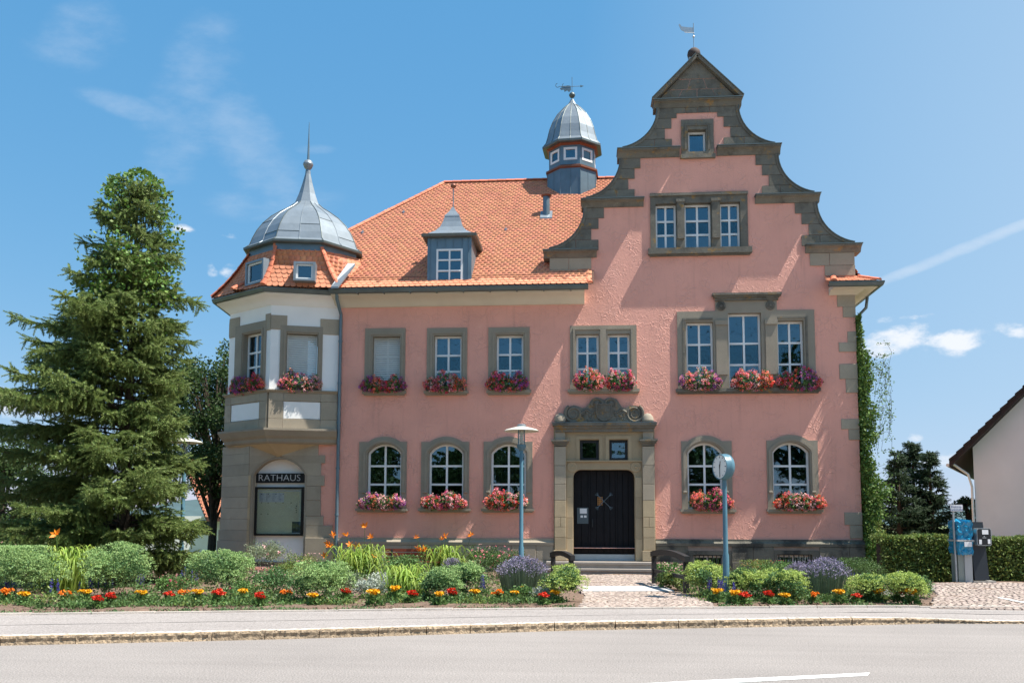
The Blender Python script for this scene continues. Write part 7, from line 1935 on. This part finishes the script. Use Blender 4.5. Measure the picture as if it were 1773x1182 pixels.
daylily(772, 990, 92, 44, 'daylily with orange flowers in front of the brown bench', [(721, 930), (728, 952), (724, 949), (765, 933), (771, 928), (816, 926), (735, 951)], 204)

def lavender(px, yb, wpx, hpx, label, seed, n=520):
    n = int(n*1.25)
    g = np.random.default_rng(seed); x, y, w, h = place(px, yb, wpx, hpx); t = thing('lavender', label, 'lavender', (x, y, .1), 'lavender bushes in the bed'); V, Q, tips, dr = [], [], [], []
    for k in range(n):
        a = g.uniform(0, 2*math.pi); e = g.uniform(0, 1)**.6; d = np.array([math.cos(a)*e*w/2, math.sin(a)*e*w/2, h*math.sqrt(max(.12, 1-.6*e*e))])*g.uniform(.82, 1.05); b0 = np.array([math.cos(a), math.sin(a), 0])*e*w*.36
        sd = np.cross(d, [0, 1, .2]); sd = sd/np.linalg.norm(sd)*.006; mid = b0 + (d-b0)*.5 + np.array([0, 0, .05]); base = len(V); V += [b0-sd, b0+sd, mid+sd, mid-sd, d+sd*.5, d-sd*.5]; Q += [(base, base+1, base+2, base+3), (base+3, base+2, base+4, base+5)]; tips.append(d); dr.append(d/np.linalg.norm(d))
    nm = NM(); nm.add(V, Q); P_ = np.array(tips)*g.uniform(.15, .75, (n, 1)); nm.cards(np.repeat(P_, 3, 0)+g.normal(0, .02, (n*3, 3)), .045, .2, dirs=np.repeat(dr, 3, 0)*1.2, spread=.6, g=g); nm.build('stalks', M['lavleaf'], t, local=True)
    nm = NM(); T_ = np.array(tips); D_ = np.array(dr); 
    for j in range(5): nm.cards(T_ + D_*(j*.014-.02) + g.normal(0, .004, T_.shape), .024, .8, dirs=D_*.6, spread=.9, g=g)
    nm.build('flower_spikes', M['lavender'], t, local=True, kind='stuff'); return t
lavender(905, 1032, 92, 66, 'purple lavender bush left of the path beside the street lamp', 301, 620)
lavender(1428, 1036, 84, 68, 'tall purple lavender bush left of the small right stonecrop', 302, 640)
lavender(1383, 1010, 46, 36, 'small lavender behind the yellow green stonecrops', 303, 260)
lavender(782, 1000, 34, 34, 'small purple lavender behind the touching stonecrop pair', 304, 160)

def salvia(px, yb, n, label, seed, hpx=36):
    g = np.random.default_rng(seed); x, y = at_px(px, yb); s = scale_at(y); h = hpx/s; t = thing('blue_salvia', label, 'salvia', (x, y+.05, .1), 'blue salvia clumps along the bed'); nm = NM(); fl_ = NM()
    P_ = g.normal(0, 1, (150, 3))*np.array([.08, .07, .04]) + np.array([0, 0, h*.3]); P_[:, 2] = np.abs(P_[:, 2]); nm.cards(P_, .06, .4, bias=(0, 0, .5), g=g); nm.build('foliage', M['leaf'], t, local=True)
    for k in range(n):
        bx_, by_ = g.normal(0, .075, 2); hh = h*g.uniform(.75, 1.1); zz_ = np.linspace(hh*.5, hh, 14); P_ = np.stack([np.full(14, bx_), np.full(14, by_), zz_], 1); P_ = np.repeat(P_, 4, 0) + g.normal(0, .007, (56, 3)); fl_.cards(P_, .024, .7, bias=(0, 0, .4), g=g)
        fl_.cards(np.stack([np.full(8, bx_), np.full(8, by_), np.linspace(.02, hh*.5, 8)], 1), .03, .25, bias=(0, 0, 4), g=g)
    fl_.build('flower_spikes', M['salvia'], t, local=True, kind='stuff')
def marigold_proto(col, seed, label):
    g = np.random.default_rng(seed); t = thing('marigold', label, 'marigold', (0, 0, 0), 'marigold clumps along the front of the bed'); nm = NM(); d = sph(170, g); d[:, 2] = np.abs(d[:, 2]); nm.cards(d*np.array([.09, .08, .125])*g.uniform(.4, 1, (170, 1)), .055, .45, dirs=d+np.array([0, 0, .3]), g=g); nm.build('foliage', M['leaf'], t, local=True)
    fm = NM(); n_ = 7
    for k in range(n_):
        a = g.uniform(0, 6.28); r = g.uniform(.0, .095); c = np.array([math.cos(a)*r, math.sin(a)*r - .02, .145 + g.uniform(-.035, .03)]); m_ = 46; D_ = sph(m_, g); D_[:, 2] = np.abs(D_[:, 2])*.8; R_ = g.uniform(.024, .034); fm.cards(c + D_*R_*np.array([1, 1, .6]), .022, .95, dirs=np.cross(D_, sph(m_, g)), spread=.3, g=g)
    fm.build('blossoms', M[col], t, local=True); return t
MG = [('yellow', 43, 1047), ('orange', 116, 1043), ('yellow', 151, 1043), ('red', 168, 1053), ('red', 192, 1049), ('yellow', 248, 1045), ('red', 291, 1044), ('orange', 319, 1041), ('yellow', 345, 1045), ('red', 376, 1047), ('yellow', 421, 1042), ('red', 450, 1050), ('orange', 497, 1039), ('yellow', 543, 1048), ('red', 598, 1038), ('yellow', 648, 1048), ('yellow', 681, 1040), ('red', 714, 1043), ('yellow', 759, 1048), ('red', 783, 1043), ('yellow', 824, 1041), ('orange', 860, 1041), ('yellow', 892, 1039), ('red', 940, 1046), ('yellow', 965, 1044),
      ('yellow', 1238, 1043), ('yellow', 1270, 1046), ('red', 1288, 1046), ('red', 1331, 1044), ('yellow', 1361, 1048), ('orange', 1410, 1043), ('yellow', 1455, 1044), ('red', 1482, 1044), ('orange', 1502, 1040), ('yellow', 1518, 1042), ('red', 1555, 1042), ('yellow', 1580, 1046), ('orange', 12, 1043)]
MG.sort(key=lambda m: m[1]); protos = {}; cnt = {}
marks = [(30, 'the leftmost stonecrop'), (118, 'the leftmost daylily'), (206, 'the second stonecrop'), (300, 'the dark shrub'), (383, 'the turret pier'), (470, 'the peony'), (556, 'the downpipe'), (640, 'the silvery plants'), (705, 'the low daylily'), (790, 'the stonecrop pair'), (850, 'the rose bush'), (905, 'the left lavender'), (975, 'the left rail'), (1222, 'the right rail'), (1258, 'the post clock'), (1292, 'the arched window behind the clock'), (1362, 'the basement window'), (1428, 'the tall lavender'), (1497, 'the corner of the town hall'), (1572, 'the hedge')]
for k, (col, px, yb) in enumerate(MG):
    cnt[col] = cnt.get(col, 0) + 1; near = min(marks, key=lambda m_: abs(m_[0]-px))[1]
    lb = f'{ORD[cnt[col]]} {col} marigold clump from the left, in front of {near}'
    x, y = G(px, yb, .1); y = max(y, interp(bpe, x) + .26); sc = random.uniform(1.25, 1.7)
    if col not in protos: protos[col] = marigold_proto(col, 400+len(protos), lb); o = protos[col]; o.location = (x, y, .1); o.scale = (sc,)*3
    else: copy_thing(protos[col], (x, y, .1), lb, rz=random.uniform(-.9, .9), scale=(sc, sc, sc*random.uniform(.85, 1.1)))
SV = [(12, 1034, 5), (86, 1040, 5), (146, 1034, 5), (180, 1030, 4), (240, 1028, 3), (318, 1020, 3), (335, 1022, 4), (400, 1030, 4), (530, 1030, 4), (566, 1036, 5), (740, 1030, 3), (802, 1034, 5), (830, 1034, 3), (842, 1034, 1), (1226, 1036, 4), (1245, 1040, 3), (1254, 1042, 4), (1268, 1042, 3), (1392, 1036, 4), (1478, 1032, 5), (1555, 1030, 3)]
for k, (px, yb, n_) in enumerate(SV):
    near = min(marks, key=lambda m_: abs(m_[0]-px))[1]; salvia(px, yb, n_, f'{ORD[k+1] if k < 20 else "last"} blue salvia clump from the left, near {near}', 500+k)

def bush(px, yb, wpx, hpx, name, label, leafm_, seed, nl=2200, leaf=.06, dots=None, nd=40, dotsize=.05, cat='shrub', asp=.6, per=9):
    g = np.random.default_rng(seed); x, y, w, h = place(px, yb, wpx, hpx); t = thing(name, label, cat, (x, y, .1)); P_, d = lumpy(nl, w, h, g, .35, lumps=16); nm = NM(); nm.cards(P_, leaf, asp, dirs=d*.6+np.array([0, 0, .4]), g=g); nm.build('foliage', M[leafm_], t, local=True)
    if dots:
        C_, d = lumpy(nd, w, h*1.03, g, .98, lumps=16); C_ = C_[C_[:, 2] > h*.35]; D_ = sph(len(C_)*per, g); D_[:, 2] = np.abs(D_[:, 2]); Q = np.repeat(C_, per, 0) + D_*dotsize*.5; nm = NM(); nm.cards(Q, dotsize*.7, .9, dirs=D_*.5, g=g); nm.build('blossoms', M[dots], t, local=True)
    return t
bush(278, 1008, 92, 56, 'peony_shrub', 'dark green leafy shrub between the two left stonecrops', 'box', 601, 2600, .085, asp=.28)
bush(300, 1030, 60, 34, 'bedding_plant', 'low green plant with small red blooms below the dark shrub', 'leaf', 602, 1200, .05, 'magenta', 26, .03)
bush(463, 990, 84, 54, 'peony_shrub', 'upright green peony with yellow and peach blooms under the notice board', 'lavleaf', 603, 2200, .10, 'palepink', 6, .07, asp=.2)
bush(470, 1034, 86, 52, 'spirea_shrub', 'loose light green shrub between two stonecrops', 'sedum', 604, 2600, .045, 'palepink', 30, .022)
bush(500, 1010, 70, 38, 'spirea_shrub', 'olive coloured low shrub before the niche', 'hedge', 605, 1800, .05)
bush(525, 985, 70, 26, 'spirea_shrub', 'low reddish flowering shrub at the foot of the turret', 'hedge', 606, 1200, .045, 'palepink', 40, .024)
bush(640, 1036, 54, 34, 'silver_plant', 'silvery grey leaved plant left of the low daylily', 'silver', 607, 1400, .05)
bush(660, 1022, 56, 30, 'silver_plant', 'pale silver foliage behind the low daylily', 'silver', 608, 1200, .045)
bush(742, 984, 60, 38, 'spirea_shrub', 'mid green shrub in front of the bench', 'sedum', 609, 1800, .045, 'palepink', 20, .02)
bush(865, 1004, 100, 56, 'rose_bush', 'dark green rose bush dotted with pink blooms left of the lamp', 'box', 610, 4200, .05, 'pinkp', 80, .036)
bush(832, 985, 56, 46, 'rose_bush', 'small rose bush with pink blooms right of the bench', 'box', 611, 1500, .05, 'palepink', 34, .03)
bush(905, 1036, 40, 22, 'bedding_plant', 'low green bedding plant under the left lavender', 'leaf', 612, 900, .045, 'yellow', 8, .02)
bush(942, 1042, 44, 28, 'silver_plant', 'silvery mound left of the bright stonecrop by the path', 'silver', 613, 1300, .045)
bush(1158, 1006, 56, 30, 'astilbe', 'pale pink flowering plant behind the right rail', 'leaf', 614, 1500, .07, 'palepink', 90, .04)
bush(1170, 1022, 60, 30, 'hosta', 'low leafy plant under the right rail', 'hedge', 615, 1200, .08)
bush(1232, 1004, 66, 26, 'spirea_shrub', 'rusty orange topped low shrub behind the post clock', 'hedge', 616, 1600, .04, 'coral', 70, .016)
bush(1312, 1000, 80, 30, 'spirea_shrub', 'rusty topped low shrub under the left basement window', 'hedge', 617, 1900, .04, 'coral', 60, .016)
bush(1345, 1002, 60, 32, 'bedding_plant', 'mid green shrub under the right basement window', 'leaf', 618, 1500, .045)
bush(1478, 1012, 92, 46, 'box_shrub', 'dark green rounded shrub at the corner of the town hall', 'box', 619, 5200, .038)
bush(1530, 1026, 54, 30, 'spirea_shrub', 'loose pale green plant between two right stonecrops', 'sedum', 620, 1300, .045, 'palepink', 20, .02)
bush(1545, 1038, 36, 20, 'silver_plant', 'small silvery tuft near the right end of the bed', 'silver', 621, 900, .04, asp=.15)
bush(1600, 1036, 34, 26, 'bedding_plant', 'white flowered plant at the right tip of the bed', 'leaf', 622, 1000, .045, 'whitep', 12, .03)
bush(1560, 1000, 90, 34, 'rose_bush', 'low rose bush with white blooms before the hedge', 'box', 623, 2400, .05, 'whitep', 12, .05)
bush(1625, 1004, 70, 54, 'rose_bush', 'dark rose bush left of the sign pole', 'box', 624, 3200, .05, 'whitep', 2, .04)
bush(1748, 1004, 80, 34, 'rose_bush', 'low rose bush with a white bloom right of the charging pillar', 'hedge', 625, 2400, .05, 'whitep', 5, .05)
bush(10, 980, 60, 50, 'rose_bush', 'pale pink rose bush at the left edge behind the stonecrop', 'leaf', 626, 1300, .05, 'palepink', 14, .05)
bush(1400, 1026, 60, 40, 'bedding_plant', 'green bedding plant between the stonecrop and the tall lavender', 'leaf', 627, 1300, .05, 'yellow', 10, .02)
bush(600, 1032, 60, 44, 'bedding_plant', 'grey green filler plant right of the downpipe stonecrop', 'lavleaf', 628, 1500, .05)
bush(700, 1002, 80, 40, 'bedding_plant', 'green filler plant between the two middle daylilies', 'leaf', 629, 2000, .06)
bush(420, 1036, 50, 30, 'bedding_plant', 'low green plant with dark red blooms right of the turret pier', 'leaf', 630, 1100, .045, 'magenta', 18, .025)
# low ground cover between the marigolds
g = np.random.default_rng(71); P_ = []
for k in range(70):
    cx_ = g.uniform(-11.5, 9.4); 
    if -1.2+.0 < cx_ < 2.6 and True:
        px_test = None
    y0 = interp(bpe, cx_) + .12 + abs(g.normal(0, .25)); m_ = g.integers(30, 90); P_.append(np.stack([cx_ + g.normal(0, .11, m_), y0 + g.normal(0, .06, m_), .115 + np.abs(g.normal(0, .02, m_))], 1))
P_ = np.concatenate(P_)
P_ = P_[[bool(p[0] < G(1600, 1051, .12)[0]) for p in P_]]
def in_path(x): return G(1000, 1050, .12)[0]-.05 < x < G(1243, 1050, .12)[0]+.05
P_ = P_[[not in_path(p[0]) for p in P_]]; nm = NM(); nm.cards(P_, .035, .6, bias=(0, 0, .5), g=g); nm.build('ground_cover', M['sedum'], None, kind='stuff')
xy_ = G(1612, 1051, .12)[0] - .15; yy_ = G(1600, 1009, .12)[1]; pl_, pr_ = G(992, 1050, .12)[0], G(1243, 1050, .12)[0]; pr2 = G(1130, 1000, .12)[0]
def bed_ok(x, y):
    if x > xy_ and y < yy_ + .2: return False
    if y < -1.0 and x > 8.9: return False
    f = min(1, max(0, (y+13)/9)); l_ = pl_ + (G(945, 996, .12)[0]-pl_)*f - .05; r_ = pr_ + (pr2-pr_)*f + .1
    return not (l_ < x < r_)
for nm_, mt_, cnt_, hh, ls, lab in (('bed_greenery', 'box', 240, .06, .065, 0), ('bed_undergrowth', 'hedge', 150, .07, .06, 1), ('bed_grey_leaves', 'leaf', 150, .07, .05, 2)):
    P_ = []
    for k in range(cnt_):
        cx_ = g.uniform(-14, 9.6); dy = g.uniform(1.25, 2.9) if g.random() < .6 else g.uniform(2.4, 11); y0 = interp(bpe, cx_) + dy
        if not bed_ok(cx_, y0): continue
        m_ = 120; tall = hh*g.uniform(.4, 1.3)*(1 + .7*(dy > 2.2)); P_.append(np.stack([cx_ + g.normal(0, .15, m_), y0 + g.normal(0, .12, m_), .11 + np.abs(g.normal(0, tall*.8, m_))], 1))
    nm = NM(); nm.cards(np.concatenate(P_), ls, .5, bias=(0, -.1, .6), g=g); nm.build(nm_, M[mt_], None, kind='stuff')
